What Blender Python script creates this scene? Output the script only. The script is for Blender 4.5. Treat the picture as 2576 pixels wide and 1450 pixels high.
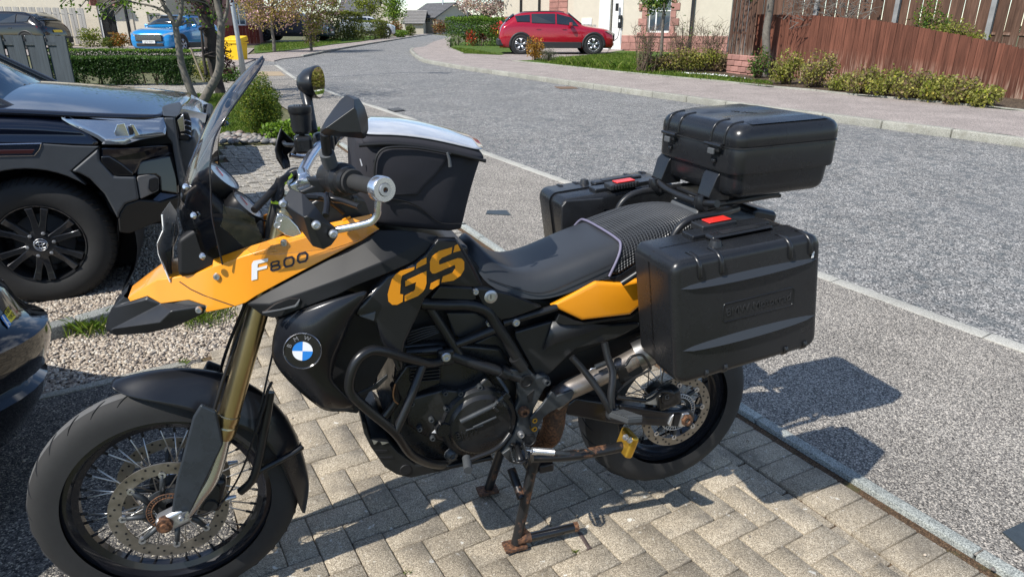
import bpy, bmesh, math, random
from mathutils import Vector, Matrix, noise
R = math.radians
random.seed(7)
for o in list(bpy.data.objects): bpy.data.objects.remove(o)
SC = bpy.context.scene
COL = SC.collection

# ---------------------------------------------------------------- camera, sky, sun
CX, CY, F = 1288.0, 725.0, 1703.5
CAM = Vector((0, 0, 1.5812))
PITCH, ROLL = 0.3640, 0.0044
FW = Vector((0, math.cos(PITCH), -math.sin(PITCH)))
_r = Vector((1, 0, 0)); _u = _r.cross(FW)
RT = _r*math.cos(ROLL) + _u*math.sin(ROLL)
UP = -_r*math.sin(ROLL) + _u*math.cos(ROLL)
cam = bpy.data.cameras.new('camera'); camo = bpy.data.objects.new('camera', cam); COL.objects.link(camo)
camo.matrix_world = Matrix(((RT.x, UP.x, -FW.x, CAM.x), (RT.y, UP.y, -FW.y, CAM.y), (RT.z, UP.z, -FW.z, CAM.z), (0, 0, 0, 1)))
cam.sensor_width = 36; cam.lens = F/2576*36; cam.clip_start = .05; cam.clip_end = 3000
SC.camera = camo
SUN = Vector((-.495, -.425, .755)).normalized()
w = bpy.data.worlds.new('World'); SC.world = w; w.use_nodes = True
nt = w.node_tree; nt.nodes.clear()
sky = nt.nodes.new('ShaderNodeTexSky'); sky.sky_type = 'NISHITA'; sky.sun_disc = False
sky.sun_elevation = math.asin(SUN.z); sky.sun_rotation = math.atan2(SUN.x, SUN.y)
sky.air_density = 1.0; sky.dust_density = 0.0; sky.ozone_density = 4.0
tc = nt.nodes.new('ShaderNodeTexCoord')
mp = nt.nodes.new('ShaderNodeMapping'); mp.inputs['Scale'].default_value = (1, 1, 2.6)
nz = nt.nodes.new('ShaderNodeTexNoise'); nz.inputs['Scale'].default_value = 2.3; nz.inputs['Detail'].default_value = 9; nz.inputs['Roughness'].default_value = .58
rp = nt.nodes.new('ShaderNodeValToRGB'); rp.color_ramp.elements[0].position = .52; rp.color_ramp.elements[1].position = .72
mx = nt.nodes.new('ShaderNodeMix'); mx.data_type = 'RGBA'; mx.inputs['B'].default_value = (8.5, 8.9, 9.6, 1)
bg = nt.nodes.new('ShaderNodeBackground'); bg.inputs['Strength'].default_value = .12
wo = nt.nodes.new('ShaderNodeOutputWorld')
lk = nt.links.new
lk(tc.outputs['Generated'], mp.inputs['Vector']); lk(mp.outputs['Vector'], nz.inputs['Vector']); lk(nz.outputs['Fac'], rp.inputs['Fac'])
lk(rp.outputs['Color'], mx.inputs['Factor']); lk(sky.outputs['Color'], mx.inputs['A']); lk(mx.outputs['Result'], bg.inputs['Color']); lk(bg.outputs['Background'], wo.inputs['Surface'])
sl = bpy.data.lights.new('sun', 'SUN'); sl.energy = 4.6; sl.angle = R(.53); sl.color = (1, .955, .88)
so = bpy.data.objects.new('sun', sl); COL.objects.link(so); so.rotation_euler = SUN.to_track_quat('Z', 'Y').to_euler(); so.location = (-20, -15, 30)
SC.view_settings.view_transform = 'Standard'; SC.view_settings.look = 'None'; SC.view_settings.exposure = 0.45; SC.view_settings.gamma = 1
SC.view_settings.use_curve_mapping = False
SC.render.engine = 'CYCLES'; SC.cycles.max_bounces = 8; SC.cycles.transparent_max_bounces = 12

# ---------------------------------------------------------------- helpers
def ray(x, y): return RT*((x-CX)/F) - UP*((y-CY)/F) + FW
TB = [(-50, 0), (3, 0), (9, .3), (26, .6), (60, 1.0), (110, 1.35), (3000, 1.35)]
def T(y):
    for (a, za), (b, zb) in zip(TB, TB[1:]):
        if y <= b: return za + (zb-za)*(y-a)/(b-a)
    return TB[-1][1]
def G(x, y, dz=0.):                       # where the line of sight through a photo point meets the ground (raised by dz)
    d = ray(x, y); t, st = .5, .25
    while t < 600:
        p = CAM + d*t
        if p.z < T(p.y)+dz: break
        t += st*max(1, t/10)
    a, b = t-st*max(1, t/10)*1.2, t
    for _ in range(40):
        m = (a+b)/2; p = CAM + d*m
        if p.z < T(p.y)+dz: b = m
        else: a = m
    return CAM + d*b
def AT(x, y, Y):                          # point on the line of sight at forward distance Y
    d = ray(x, y); return CAM + d*(Y/d.y)
def tag(o, label=None, cat=None, group=None, kind=None):
    if label: o['label'] = label
    if cat: o['category'] = cat
    if group: o['group'] = group
    if kind: o['kind'] = kind
    return o
def empty(name, loc=(0, 0, 0), label=None, cat=None, group=None, kind=None):
    o = bpy.data.objects.new(name, None); COL.objects.link(o); o.location = loc; o.empty_display_size = .1
    return tag(o, label, cat, group, kind)
def link(name, me, m=None, parent=None, world=True):
    o = bpy.data.objects.new(name, me); COL.objects.link(o)
    if m and not me.materials: me.materials.append(m)
    if parent:
        o.parent = parent
        if world: o.matrix_parent_inverse = wm(parent).inverted()
    return o
def wm(o):
    m = o.matrix_basis.copy()
    if o.parent: m = wm(o.parent) @ o.matrix_parent_inverse @ m
    return m
def mesh(name, vs, fs, m=None, parent=None, smooth=False):
    me = bpy.data.meshes.new(name); me.from_pydata([tuple(v) for v in vs], [], fs); me.update()
    if smooth: me.polygons.foreach_set('use_smooth', [True]*len(me.polygons))
    return link(name, me, m, parent)
def bmobj(name, bm, m=None, parent=None, smooth=False):
    me = bpy.data.meshes.new(name); bm.normal_update(); bm.to_mesh(me); bm.free()
    if smooth: me.polygons.foreach_set('use_smooth', [True]*len(me.polygons))
    return link(name, me, m, parent)
def bevel(o, wd, seg=2, ang=30):
    b = o.modifiers.new('bev', 'BEVEL'); b.width = wd; b.segments = seg; b.limit_method = 'ANGLE'; b.angle_limit = R(ang); b.harden_normals = True
    o.data.polygons.foreach_set('use_smooth', [True]*len(o.data.polygons))
    try: o.data.set_sharp_from_angle(angle=R(50))
    except Exception: pass
    return o
def subd(o, n=2):
    s = o.modifiers.new('sub', 'SUBSURF'); s.levels = n; s.render_levels = n
    o.data.polygons.foreach_set('use_smooth', [True]*len(o.data.polygons)); return o
def dupe(o, parent=None, M=None):
    c = o.copy(); COL.objects.link(c); c.parent = parent
    for ch in list(o.children): dupe(ch, c)
    return c

# ---- materials
MATS = {}
def mat(name, col, rough=.5, metal=0., var=0., vs=8., bump=0., bs=60., spec=.5, coat=0., trans=0., alpha=1., emis=None, rnd=0., rr=0., ior=1.45):
    if name in MATS: return MATS[name]
    m = bpy.data.materials.new(name); m.use_nodes = True; n = m.node_tree.nodes; l = m.node_tree.links.new
    b = n['Principled BSDF']; b.inputs['Base Color'].default_value = (*col, 1); b.inputs['Roughness'].default_value = rough
    b.inputs['Metallic'].default_value = metal; b.inputs['Specular IOR Level'].default_value = spec; b.inputs['Coat Weight'].default_value = coat; b.inputs['Coat Roughness'].default_value = .03
    b.inputs['Transmission Weight'].default_value = trans; b.inputs['Alpha'].default_value = alpha; b.inputs['IOR'].default_value = ior
    tcn = n.new('ShaderNodeTexCoord')
    if var or rr or rnd:
        nz = n.new('ShaderNodeTexNoise'); nz.inputs['Scale'].default_value = vs; nz.inputs['Detail'].default_value = 6; nz.inputs['Roughness'].default_value = .65
        l(tcn.outputs['Object'], nz.inputs['Vector'])
        if var or rnd:
            mr = n.new('ShaderNodeMapRange'); mr.inputs['From Min'].default_value = .25; mr.inputs['From Max'].default_value = .75
            mr.inputs['To Min'].default_value = 1-var; mr.inputs['To Max'].default_value = 1+var; l(nz.outputs['Fac'], mr.inputs['Value'])
            hs = n.new('ShaderNodeHueSaturation'); hs.inputs['Color'].default_value = (*col, 1)
            if rnd:
                oi = n.new('ShaderNodeObjectInfo'); m2 = n.new('ShaderNodeMapRange'); m2.inputs['To Min'].default_value = 1-rnd; m2.inputs['To Max'].default_value = 1+rnd
                l(oi.outputs['Random'], m2.inputs['Value']); mm = n.new('ShaderNodeMath'); mm.operation = 'MULTIPLY'
                l(m2.outputs['Result'], mm.inputs[0]); l(mr.outputs['Result'], mm.inputs[1]); l(mm.outputs[0], hs.inputs['Value'])
            else: l(mr.outputs['Result'], hs.inputs['Value'])
            l(hs.outputs['Color'], b.inputs['Base Color'])
        if rr:
            m3 = n.new('ShaderNodeMapRange'); m3.inputs['From Min'].default_value = .3; m3.inputs['From Max'].default_value = .7
            m3.inputs['To Min'].default_value = max(0, rough-rr); m3.inputs['To Max'].default_value = min(1, rough+rr); l(nz.outputs['Fac'], m3.inputs['Value']); l(m3.outputs['Result'], b.inputs['Roughness'])
    if bump:
        n2 = n.new('ShaderNodeTexNoise'); n2.inputs['Scale'].default_value = bs; n2.inputs['Detail'].default_value = 4; l(tcn.outputs['Object'], n2.inputs['Vector'])
        bp = n.new('ShaderNodeBump'); bp.inputs['Strength'].default_value = bump; bp.inputs['Distance'].default_value = .002*60/bs if bs < 400 else .0006
        l(n2.outputs['Fac'], bp.inputs['Height']); l(bp.outputs['Normal'], b.inputs['Normal'])
    if emis: b.inputs['Emission Color'].default_value = (*emis, 1); b.inputs['Emission Strength'].default_value = 1
    MATS[name] = m; return m
def speckle(name, layers, rough=.9, bump=.4, bs=300., rnd=0., dist=.003, patch=None, spots=None):
    """granular ground: colour ramp over fine cells, broad tone drift, optional dark patches / pale lichen spots"""
    if name in MATS: return MATS[name]
    m = bpy.data.materials.new(name); m.use_nodes = True; n = m.node_tree.nodes; l = m.node_tree.links.new
    b = n['Principled BSDF']; b.inputs['Roughness'].default_value = rough; b.inputs['Specular IOR Level'].default_value = .3
    ge = n.new('ShaderNodeNewGeometry')
    vo = n.new('ShaderNodeTexVoronoi'); vo.inputs['Scale'].default_value = bs; l(ge.outputs['Position'], vo.inputs['Vector'])
    sp = n.new('ShaderNodeSeparateColor'); l(vo.outputs['Color'], sp.inputs['Color'])
    cr = n.new('ShaderNodeValToRGB'); cr.color_ramp.interpolation = 'LINEAR'
    els = cr.color_ramp.elements
    els[0].position = layers[0][0]; els[0].color = (*layers[0][1], 1); els[1].position = layers[-1][0]; els[1].color = (*layers[-1][1], 1)
    for p, c in layers[1:-1]:
        e = els.new(p); e.color = (*c, 1)
    l(sp.outputs['Red'], cr.inputs['Fac'])
    cur = cr.outputs['Color']
    nz = n.new('ShaderNodeTexNoise'); nz.inputs['Scale'].default_value = 1.7; nz.inputs['Detail'].default_value = 8; nz.inputs['Roughness'].default_value = .62; l(ge.outputs['Position'], nz.inputs['Vector'])
    mr = n.new('ShaderNodeMapRange'); mr.inputs['From Min'].default_value = .3; mr.inputs['From Max'].default_value = .7; mr.inputs['To Min'].default_value = .82; mr.inputs['To Max'].default_value = 1.15; l(nz.outputs['Fac'], mr.inputs['Value'])
    hs = n.new('ShaderNodeHueSaturation'); l(cur, hs.inputs['Color'])
    if rnd:
        oi = n.new('ShaderNodeObjectInfo'); m2 = n.new('ShaderNodeMapRange'); m2.inputs['To Min'].default_value = 1-rnd; m2.inputs['To Max'].default_value = 1+rnd
        l(oi.outputs['Random'], m2.inputs['Value']); mm = n.new('ShaderNodeMath'); mm.operation = 'MULTIPLY'; l(m2.outputs['Result'], mm.inputs[0]); l(mr.outputs['Result'], mm.inputs[1]); l(mm.outputs[0], hs.inputs['Value'])
    else: l(mr.outputs['Result'], hs.inputs['Value'])
    cur = hs.outputs['Color']
    def over(cur, scale, lo, hi, col, detail=5, amt=1., stretch=None):
        nn = n.new('ShaderNodeTexNoise'); nn.inputs['Scale'].default_value = scale; nn.inputs['Detail'].default_value = detail; nn.inputs['Roughness'].default_value = .6
        l(ge.outputs['Position'], nn.inputs['Vector'])
        r2 = n.new('ShaderNodeMapRange'); r2.inputs['From Min'].default_value = lo; r2.inputs['From Max'].default_value = hi; r2.inputs['To Max'].default_value = amt; l(nn.outputs['Fac'], r2.inputs['Value'])
        mi = n.new('ShaderNodeMix'); mi.data_type = 'RGBA'; mi.inputs['B'].default_value = (*col, 1); l(r2.outputs['Result'], mi.inputs['Factor']); l(cur, mi.inputs['A'])
        return mi.outputs['Result']
    for a in (patch or []): cur = over(cur, *a)
    for a in (spots or []): cur = over(cur, *a)
    l(cur, b.inputs['Base Color'])
    bp = n.new('ShaderNodeBump'); bp.inputs['Strength'].default_value = bump; bp.inputs['Distance'].default_value = dist
    l(vo.outputs['Distance'], bp.inputs['Height']); bp.invert = True; l(bp.outputs['Normal'], b.inputs['Normal'])
    MATS[name] = m; return m
# ---------------------------------------------------------------- the ground
M_road = speckle('road chippings', [(0, (.03, .032, .035)), (.3, (.11, .11, .11)), (.6, (.24, .235, .225)), (.85, (.34, .33, .31)), (1, (.6, .58, .55))], bump=.9, bs=120, dist=.006,
                 patch=[(11, .49, .62, (.075, .088, .095), 7, .62), (.8, .5, .72, (.13, .135, .14), 6, .45)])
M_path = speckle('footpath tarmac', [(0, (.04, .037, .034)), (.35, (.15, .138, .125)), (.7, (.29, .27, .24)), (1, (.62, .56, .48))], bump=.9, bs=210, dist=.004, patch=[(1.3, .55, .8, (.13, .12, .11), 5, .4)])
M_pathfar = speckle('far footpath tarmac', [(0, (.12, .1, .095)), (.5, (.27, .235, .215)), (1, (.5, .43, .38))], bump=.5, bs=150, dist=.003)
M_tar = speckle('dark drive tarmac', [(0, (.018, .018, .019)), (.5, (.09, .085, .08)), (.85, (.2, .185, .165)), (1, (.5, .45, .36))], bump=1., bs=190, dist=.005)
M_conc = speckle('concrete kerb', [(0, (.16, .155, .13)), (.5, (.28, .275, .235)), (1, (.42, .41, .36))], bump=.3, bs=260, dist=.001, rnd=.1, patch=[(6, .52, .7, (.2, .19, .15), 6, .6), (40, .6, .75, (.12, .12, .1), 4, .5)])
M_strip = speckle('pale concrete strip', [(0, (.24, .235, .21)), (.5, (.36, .35, .315)), (1, (.48, .47, .42))], bump=.3, bs=300, dist=.001, rnd=.06, patch=[(7, .56, .75, (.22, .21, .18), 6, .5)])
M_gran = speckle('granite edging', [(0, (.1, .11, .11)), (.45, (.3, .32, .3)), (1, (.5, .52, .48))], bump=.3, bs=330, dist=.001, rnd=.08, patch=[(25, .55, .7, (.14, .15, .14), 4, .5)])
M_pav = speckle('block paver', [(0, (.13, .107, .078)), (.35, (.27, .228, .168)), (.75, (.38, .325, .245)), (1, (.58, .51, .4))], bump=.6, bs=420, dist=.0016, rnd=.1,
                patch=[(5.5, .50, .72, (.12, .105, .085), 8, .75), (34, .6, .72, (.13, .115, .095), 4, .55)], spots=[(26, .665, .71, (.62, .6, .54), 3, .8), (95, .66, .74, (.62, .59, .52), 3, .7)])
M_sand = speckle('joint sand', [(0, (.035, .022, .013)), (.6, (.085, .052, .03)), (1, (.19, .12, .07))], bump=.5, bs=300, dist=.002, patch=[(12, .55, .7, (.07, .085, .03), 4, .5)])
M_grav = speckle('gravel bed', [(0, (.12, .1, .085)), (.4, (.3, .26, .22)), (.8, (.46, .41, .35)), (1, (.6, .56, .5))], bump=1, bs=70, dist=.012)
M_soil = speckle('garden soil', [(0, (.03, .022, .015)), (.6, (.1, .07, .045)), (1, (.2, .15, .1))], bump=1, bs=60, dist=.02)
M_lawn = speckle('lawn', [(0, (.03, .06, .008)), (.5, (.075, .14, .018)), (1, (.15, .23, .035))], bump=1., bs=90, dist=.02, patch=[(3, .5, .75, (.13, .17, .03), 5, .5)])
M_field = speckle('rough ground', [(0, (.06, .07, .03)), (.6, (.12, .12, .06)), (1, (.2, .18, .1))], bump=.5, bs=20, dist=.03)

def sheet(name, pts, dz, m, parent=None, kind='structure', thick=0):
    bm = bmesh.new()
    vs = [bm.verts.new((p[0], p[1], 0)) for p in pts]
    f = bm.faces.new(vs); bm.normal_update()
    if f.normal.z < 0: f.normal_flip()
    bmesh.ops.triangulate(bm, faces=bm.faces[:])
    for yb, _ in TB[1:-1]:
        bmesh.ops.bisect_plane(bm, geom=bm.verts[:]+bm.edges[:]+bm.faces[:], plane_co=(0, yb, 0), plane_no=(0, 1, 0))
    for v in bm.verts: v.co.z = T(v.co.y)+dz
    if thick:
        bd = [e for e in bm.edges if e.is_boundary]
        r = bmesh.ops.extrude_edge_only(bm, edges=bd)
        for v in [g for g in r['geom'] if isinstance(g, bmesh.types.BMVert)]: v.co.z -= thick
    o = bmobj(name, bm, m, parent)
    if kind and not parent: o['kind'] = kind
    return o
def gp(L): return [G(*p) for p in L]
sheet('ground', [(-900, -30), (900, -30), (900, 1500), (-900, 1500)], -.03, M_field)

# road
near_edge = [(2574, 869), (2172, 724), (1443, 460), (1226, 384), (1044, 300), (859, 240), (751, 200), (699, 164)]
nE = gp(near_edge)
d0 = (nE[0]-nE[1]).normalized()
nE = [nE[0]+d0*9] + nE
leftfar = gp([(690, 155), (709, 150), (764, 144), (861, 124), (936, 111), (1004, 100), (1089, 87)])
kerb_top = [(1036, 126), (1030, 131), (1044, 146), (1066, 158), (1136, 171), (1164, 176), (1288, 194), (1468, 221), (1575, 236), (1703, 254), (1778, 265), (2197, 321), (2344, 341), (2519, 362), (2575, 371)]
kB = gp(kerb_top)                          # foot of the far kerb
dk = (kB[-1]-kB[-3]).normalized()
kB = kB + [kB[-1]+dk*12]
rightfar = gp([(1134, 92), (1090, 107), (1069, 118)])
junction = gp([(600, 168), (640, 152)])
road_poly = nE + junction + leftfar + rightfar + kB
sheet('road', road_poly, 0, M_road)
# near footpath between the drive edging and the flush road kerb
gA, gB = G(1870, 1040), G(2520, 1440)
gd = (gB-gA); gd.z = 0; gd.normalize(); gn = Vector((-gd.y, gd.x, 0))    # gn points to the road side
if gn.x < 0: gn = -gn
def gl(s, off=0): return Vector((gA.x, gA.y, 0)) + gd*s + gn*off
stripw = .1
def offs(L, d):
    out = []
    for i, p in enumerate(L):
        a = L[max(i-1, 0)]; b = L[min(i+1, len(L)-1)]; t = (b-a); t.z = 0; t.normalize(); nn = Vector((t.y, -t.x, 0))
        out.append(Vector((p.x, p.y, 0)) + nn*d)
    return out
nIn = offs(nE, -stripw)
if (nIn[2]-nE[2]).dot(gn) > 0: nIn = offs(nE, stripw)
path_poly = [gl(9), gl(-3.9)] + gp([(700, 262), (640, 240), (560, 200), (600, 168)]) + nIn[::-1]
sheet('footpath', path_poly, .004, M_path)
def blocks(name, L, length, wd, ht, top, m, childname, side=1, gap=.008, bev=.006, lowtop=None):
    """a run of edging/kerb blocks along polyline L (plan), width wd to one side"""
    root = empty(name, (L[0].x, L[0].y, T(L[0].y)), kind='structure')
    P = [Vector((p.x, p.y, 0)) for p in L]; acc = [0]
    for a, b in zip(P, P[1:]): acc.append(acc[-1]+(b-a).length)
    def pos(s):
        for i in range(len(P)-1):
            if s <= acc[i+1] or i == len(P)-2: return P[i]+(P[i+1]-P[i])*((s-acc[i])/max(1e-6, acc[i+1]-acc[i]))
    s = 0; k = 0
    while s < acc[-1]-.1 and k < 160:
        e = min(s+length, acc[-1]); a, b = pos(s+gap/2), pos(e-gap/2); t = (b-a).normalized(); n_ = Vector((t.y, -t.x, 0))*side
        vs = []
        j = random.uniform(-.002, .002)
        for q, dd in ((a, 0), (b, 0), (b, wd), (a, wd)): vs.append(q+n_*dd)
        z0 = [T(v.y) for v in vs]
        V = [(v.x, v.y, z-ht) for v, z in zip(vs, z0)]+[(v.x, v.y, z+top+j) for v, z in zip(vs, z0)]
        o = mesh(childname, V, [(3, 2, 1, 0), (4, 5, 6, 7), (0, 1, 5, 4), (1, 2, 6, 5), (2, 3, 7, 6), (3, 0, 4, 7)], m, root)
        bm = bmesh.new(); bm.from_mesh(o.data); bmesh.ops.recalc_face_normals(bm, faces=bm.faces[:])
        bmesh.ops.bevel(bm, geom=bm.edges[:], offset=bev, segments=2, affect='EDGES', profile=.5, clamp_overlap=True); bm.to_mesh(o.data); bm.free()
        o.data.polygons.foreach_set('use_smooth', [True]*len(o.data.polygons))
        s = e; k += 1
    return root
blocks('road_edging_strip', nE, .915, stripw, .1, .009, M_strip, 'edging_block', side=1 if (offs(nE, stripw)[2]-nE[2]).dot(gn) < 0 else -1, bev=.004)
import numpy as np
NR = np.random.default_rng(5)
def island_mat(name, cols, rough=.8, spec=.3, sss=0.):
    """stones / leaves: each loose piece gets its own tone"""
    if name in MATS: return MATS[name]
    m = bpy.data.materials.new(name); m.use_nodes = True; n = m.node_tree.nodes; l = m.node_tree.links.new
    b = n['Principled BSDF']; b.inputs['Roughness'].default_value = rough; b.inputs['Specular IOR Level'].default_value = spec
    ge = n.new('ShaderNodeNewGeometry'); cr = n.new('ShaderNodeValToRGB'); e = cr.color_ramp.elements
    e[0].position = cols[0][0]; e[0].color = (*cols[0][1], 1); e[1].position = cols[-1][0]; e[1].color = (*cols[-1][1], 1)
    for p, c in cols[1:-1]:
        q = e.new(p); q.color = (*c, 1)
    l(ge.outputs['Random Per Island'], cr.inputs['Fac']); l(cr.outputs['Color'], b.inputs['Base Color'])
    if sss:
        tr = n.new('ShaderNodeBsdfTranslucent'); mi = n.new('ShaderNodeMixShader'); mi.inputs['Fac'].default_value = sss
        l(cr.outputs['Color'], tr.inputs['Color']); l(b.outputs['BSDF'], mi.inputs[1]); l(tr.outputs['BSDF'], mi.inputs[2]); l(mi.outputs['Shader'], n['Material Output'].inputs['Surface'])
    MATS[name] = m; return m
def npmesh(name, V, Fc, m, parent=None, smooth=False):
    """V (n,3), Fc (k,c) arrays -> object"""
    me = bpy.data.meshes.new(name); c = Fc.shape[1]
    me.vertices.add(len(V)); me.vertices.foreach_set('co', V.astype(np.float32).ravel())
    me.loops.add(Fc.size); me.loops.foreach_set('vertex_index', Fc.astype(np.int32).ravel())
    me.polygons.add(len(Fc)); me.polygons.foreach_set('loop_start', np.arange(0, Fc.size, c, dtype=np.int32))
    me.update(calc_edges=True)
    if smooth: me.polygons.foreach_set('use_smooth', [True]*len(Fc))
    return link(name, me, m, parent)
def inpoly(P, poly):
    x, y = P[:, 0], P[:, 1]; ins = np.zeros(len(P), bool); q = np.array([(p[0], p[1]) for p in poly])
    for (x1, y1), (x2, y2) in zip(q, np.roll(q, -1, 0)):
        c = ((y1 > y) != (y2 > y)) & (x < (x2-x1)*(y-y1)/(y2-y1+1e-12)+x1); ins ^= c
    return ins
def Tn(y): return np.interp(y, [a for a, b in TB], [b for a, b in TB])
def scatter(poly, n):
    q = np.array([(p[0], p[1]) for p in poly]); lo, hi = q.min(0), q.max(0); out = []
    P = NR.uniform(lo, hi, (n*4, 2)); P = P[inpoly(P, poly)]
    return P[:n]
ICO_V = None
def rotm(n):
    q = NR.normal(size=(n, 4)); q /= np.linalg.norm(q, axis=1)[:, None]; a, b, c, d = q.T
    return np.stack([np.stack([1-2*(c*c+d*d), 2*(b*c-a*d), 2*(b*d+a*c)], -1), np.stack([2*(b*c+a*d), 1-2*(b*b+d*d), 2*(c*d-a*b)], -1), np.stack([2*(b*d-a*c), 2*(c*d+a*b), 1-2*(b*b+c*c)], -1)], 1)
def stones(name, P, size, m, flat=.6, zoff=0., parent=None, kind='stuff'):
    bm = bmesh.new(); bmesh.ops.create_icosphere(bm, subdivisions=1, radius=1); bv = np.array([v.co[:] for v in bm.verts]); bf = np.array([[v.index for v in f.verts] for f in bm.faces]); bm.free()
    n = len(P); s = size*NR.uniform(.6, 1.35, n); sh = NR.uniform(.65, 1.2, (n, 1, 3))
    v = bv[None]*(1+NR.uniform(-.22, .22, (n, len(bv), 1)))*sh
    v = np.einsum('nij,nkj->nki', rotm(n), v)*s[:, None, None]; v[..., 2] *= flat
    v[..., 0] += P[:, 0:1]; v[..., 1] += P[:, 1:2]; v[..., 2] += (Tn(P[:, 1])+zoff)[:, None]+s[:, None]*flat*.5
    Fq = (bf[None]+(np.arange(n)*len(bv))[:, None, None]).reshape(-1, 3)
    o = npmesh(name, v.reshape(-1, 3), Fq, m, parent, True)
    if kind: o['kind'] = kind
    return o
def blades(name, P, h, wd, m, zoff=0., lean=.5, parent=None, kind='stuff'):
    n = len(P); a = NR.uniform(0, 2*np.pi, n); hh = h*NR.uniform(.5, 1.3, n); z = Tn(P[:, 1])+zoff
    dx, dy = np.cos(a)*wd/2, np.sin(a)*wd/2; lx, ly = NR.normal(0, lean, n)*hh, NR.normal(0, lean, n)*hh
    V = np.stack([np.stack([P[:, 0]-dx, P[:, 1]-dy, z], 1), np.stack([P[:, 0]+dx, P[:, 1]+dy, z], 1), np.stack([P[:, 0]+lx*.4+dx*.6, P[:, 1]+ly*.4+dy*.6, z+hh*.6], 1), np.stack([P[:, 0]+lx, P[:, 1]+ly, z+hh], 1)], 1).reshape(-1, 3)
    i = np.arange(n)*4; Fq = np.stack([i, i+1, i+2, i+3], 1)
    o = npmesh(name, V, Fq, m, parent)
    if kind: o['kind'] = kind
    return o

# -- block paved drive
grav_r = [G(475, 902), G(600, 868)]
drive_poly = [gl(1.9), gl(-6.6), G(700, 366), G(562, 366), G(565, 480), G(600, 868), G(505, 897), G(560, 1130), G(600, 1350), G(640, 1470), G(640, 1470)+Vector((.15, -.5, 0))]
drive = sheet('driveway', drive_poly, -.012, M_sand)
PU = .1025; PO = (.5315, 1.8072); PT = -1.0419
ca, sa = math.cos(PT), math.sin(PT)
def lat(a, b): return Vector((PO[0]+PU*(a*ca-b*sa), PO[1]+PU*(a*sa+b*ca), 0))
def brick_bm(L, W, H=.05, bev=.004):
    bm = bmesh.new(); bmesh.ops.create_cube(bm, size=1); bmesh.ops.scale(bm, vec=(L, W, H), verts=bm.verts)
    bmesh.ops.translate(bm, vec=(0, 0, -H/2), verts=bm.verts)
    bmesh.ops.bevel(bm, geom=[e for e in bm.edges if all(v.co.z > -.01 for v in e.verts) or abs(e.verts[0].co.z-e.verts[1].co.z) > .01], offset=bev, segments=1, affect='EDGES', profile=.5)
    return bm
bb = brick_bm(.2025, .0995); PME = bpy.data.meshes.new('paver'); bb.to_mesh(PME); bb.free(); PME.materials.append(M_pav)
PME.polygons.foreach_set('use_smooth', [True]*len(PME.polygons)); PME.set_sharp_from_angle(angle=R(70))
places = []
dp2 = np.array([(p.x, p.y) for p in drive_poly])
for i in range(-75, 12):
    for j in range(-75, 40):
        k = (j-i) % 4
        if k == 1: c, ang = lat(i+.5, j+1), PT+math.pi/2
        elif k == 0: c, ang = lat(i+1, j+.5), PT
        else: continue
        d = (c-gl(0)).dot(gn)
        if d < -(.05+.21+.055) and inpoly(np.array([[c.x, c.y]]), drive_poly)[0]: places.append((c.x, c.y, ang))
HME = bpy.data.meshes.new('half_paver'); hb_ = brick_bm(.0995, .0995); hb_.to_mesh(HME); hb_.free(); HME.materials.append(M_pav)
halves = []
def fits(c): return (c-gl(0)).dot(gn) < -(.05+.21+.055) and inpoly(np.array([[c.x, c.y]]), drive_poly)[0]
for i in range(-75, 12):
    for j in range(-75, 40):
        c1 = lat(i+.5, j+.5)
        if not inpoly(np.array([[c1.x, c1.y]]), drive_poly)[0]: continue
        if (c1-gl(0)).dot(gn) > -(.05+.21+.04): continue
        k = (j-i) % 4
        whole = lat(i+.5, j+1) if k == 1 else lat(i+.5, j) if k == 2 else lat(i+1, j+.5) if k == 0 else lat(i, j+.5)
        if not fits(whole): halves.append((c1.x, c1.y, PT))
CME = bpy.data.meshes.new('cut_paver'); cb2 = brick_bm(.198, .16); cb2.to_mesh(CME); cb2.free(); CME.materials.append(M_pav)
gang = math.atan2(gd.y, gd.x); cuts = []; s = -6.4
while s < 1.8: c = gl(s, -.262-.08); cuts.append((c.x, c.y, gang)); s += .205
hang = math.atan2(gn.y, gn.x); s = -6.5
while s < 1.85:
    c = gl(s, -.05-.103); places.append((c.x, c.y, hang)); s += PU
    if int(s/PU) % 2 == 0: pass
def seen(pp):
    v = Vector((pp[0], pp[1], T(pp[1])))-CAM; z = v.dot(FW)
    if z < .2: return None
    x = CX+F*v.dot(RT)/z; y = CY-F*v.dot(UP)/z
    return z if -60 < x < 2640 and -60 < y < 1520 else None
vis = sorted([(seen(p), p) for p in places if seen(p)], key=lambda t: t[0])
DM = drive.matrix_basis.copy()
def bplace(p): return Matrix.Translation((p[0], p[1], T(p[1])+.004+random.uniform(-.0022, .0022))) @ Matrix.Rotation(p[2]+random.choice((0, math.pi))+random.uniform(-.006, .006), 4, 'Z') @ Matrix.Rotation(random.uniform(-.009, .009), 4, 'X') @ Matrix.Rotation(random.uniform(-.006, .006), 4, 'Y')
for z, p in vis[:300]:
    o = bpy.data.objects.new('paver', PME); COL.objects.link(o); o.parent = drive; o.matrix_parent_inverse = Matrix(); o.matrix_basis = bplace(p)
bv = np.array([v.co[:] for v in PME.vertices])
def joined(name, plist, parent, m, src=PME, kind='stuff'):
    bvs = np.array([v.co[:] for v in src.vertices]); V = []; Fs = []
    for k, p in enumerate(plist):
        M = np.array(bplace(p)); V.append(bvs@M[:3, :3].T+M[:3, 3])
    me = bpy.data.meshes.new(name); fl = []
    for k in range(len(plist)): fl += [[i+k*len(bvs) for i in f.vertices] for f in src.polygons]
    me.from_pydata(np.concatenate(V).tolist(), [], fl); me.update()
    o = link(name, me, m, parent)
    if kind: o['kind'] = kind
    return o
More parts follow.
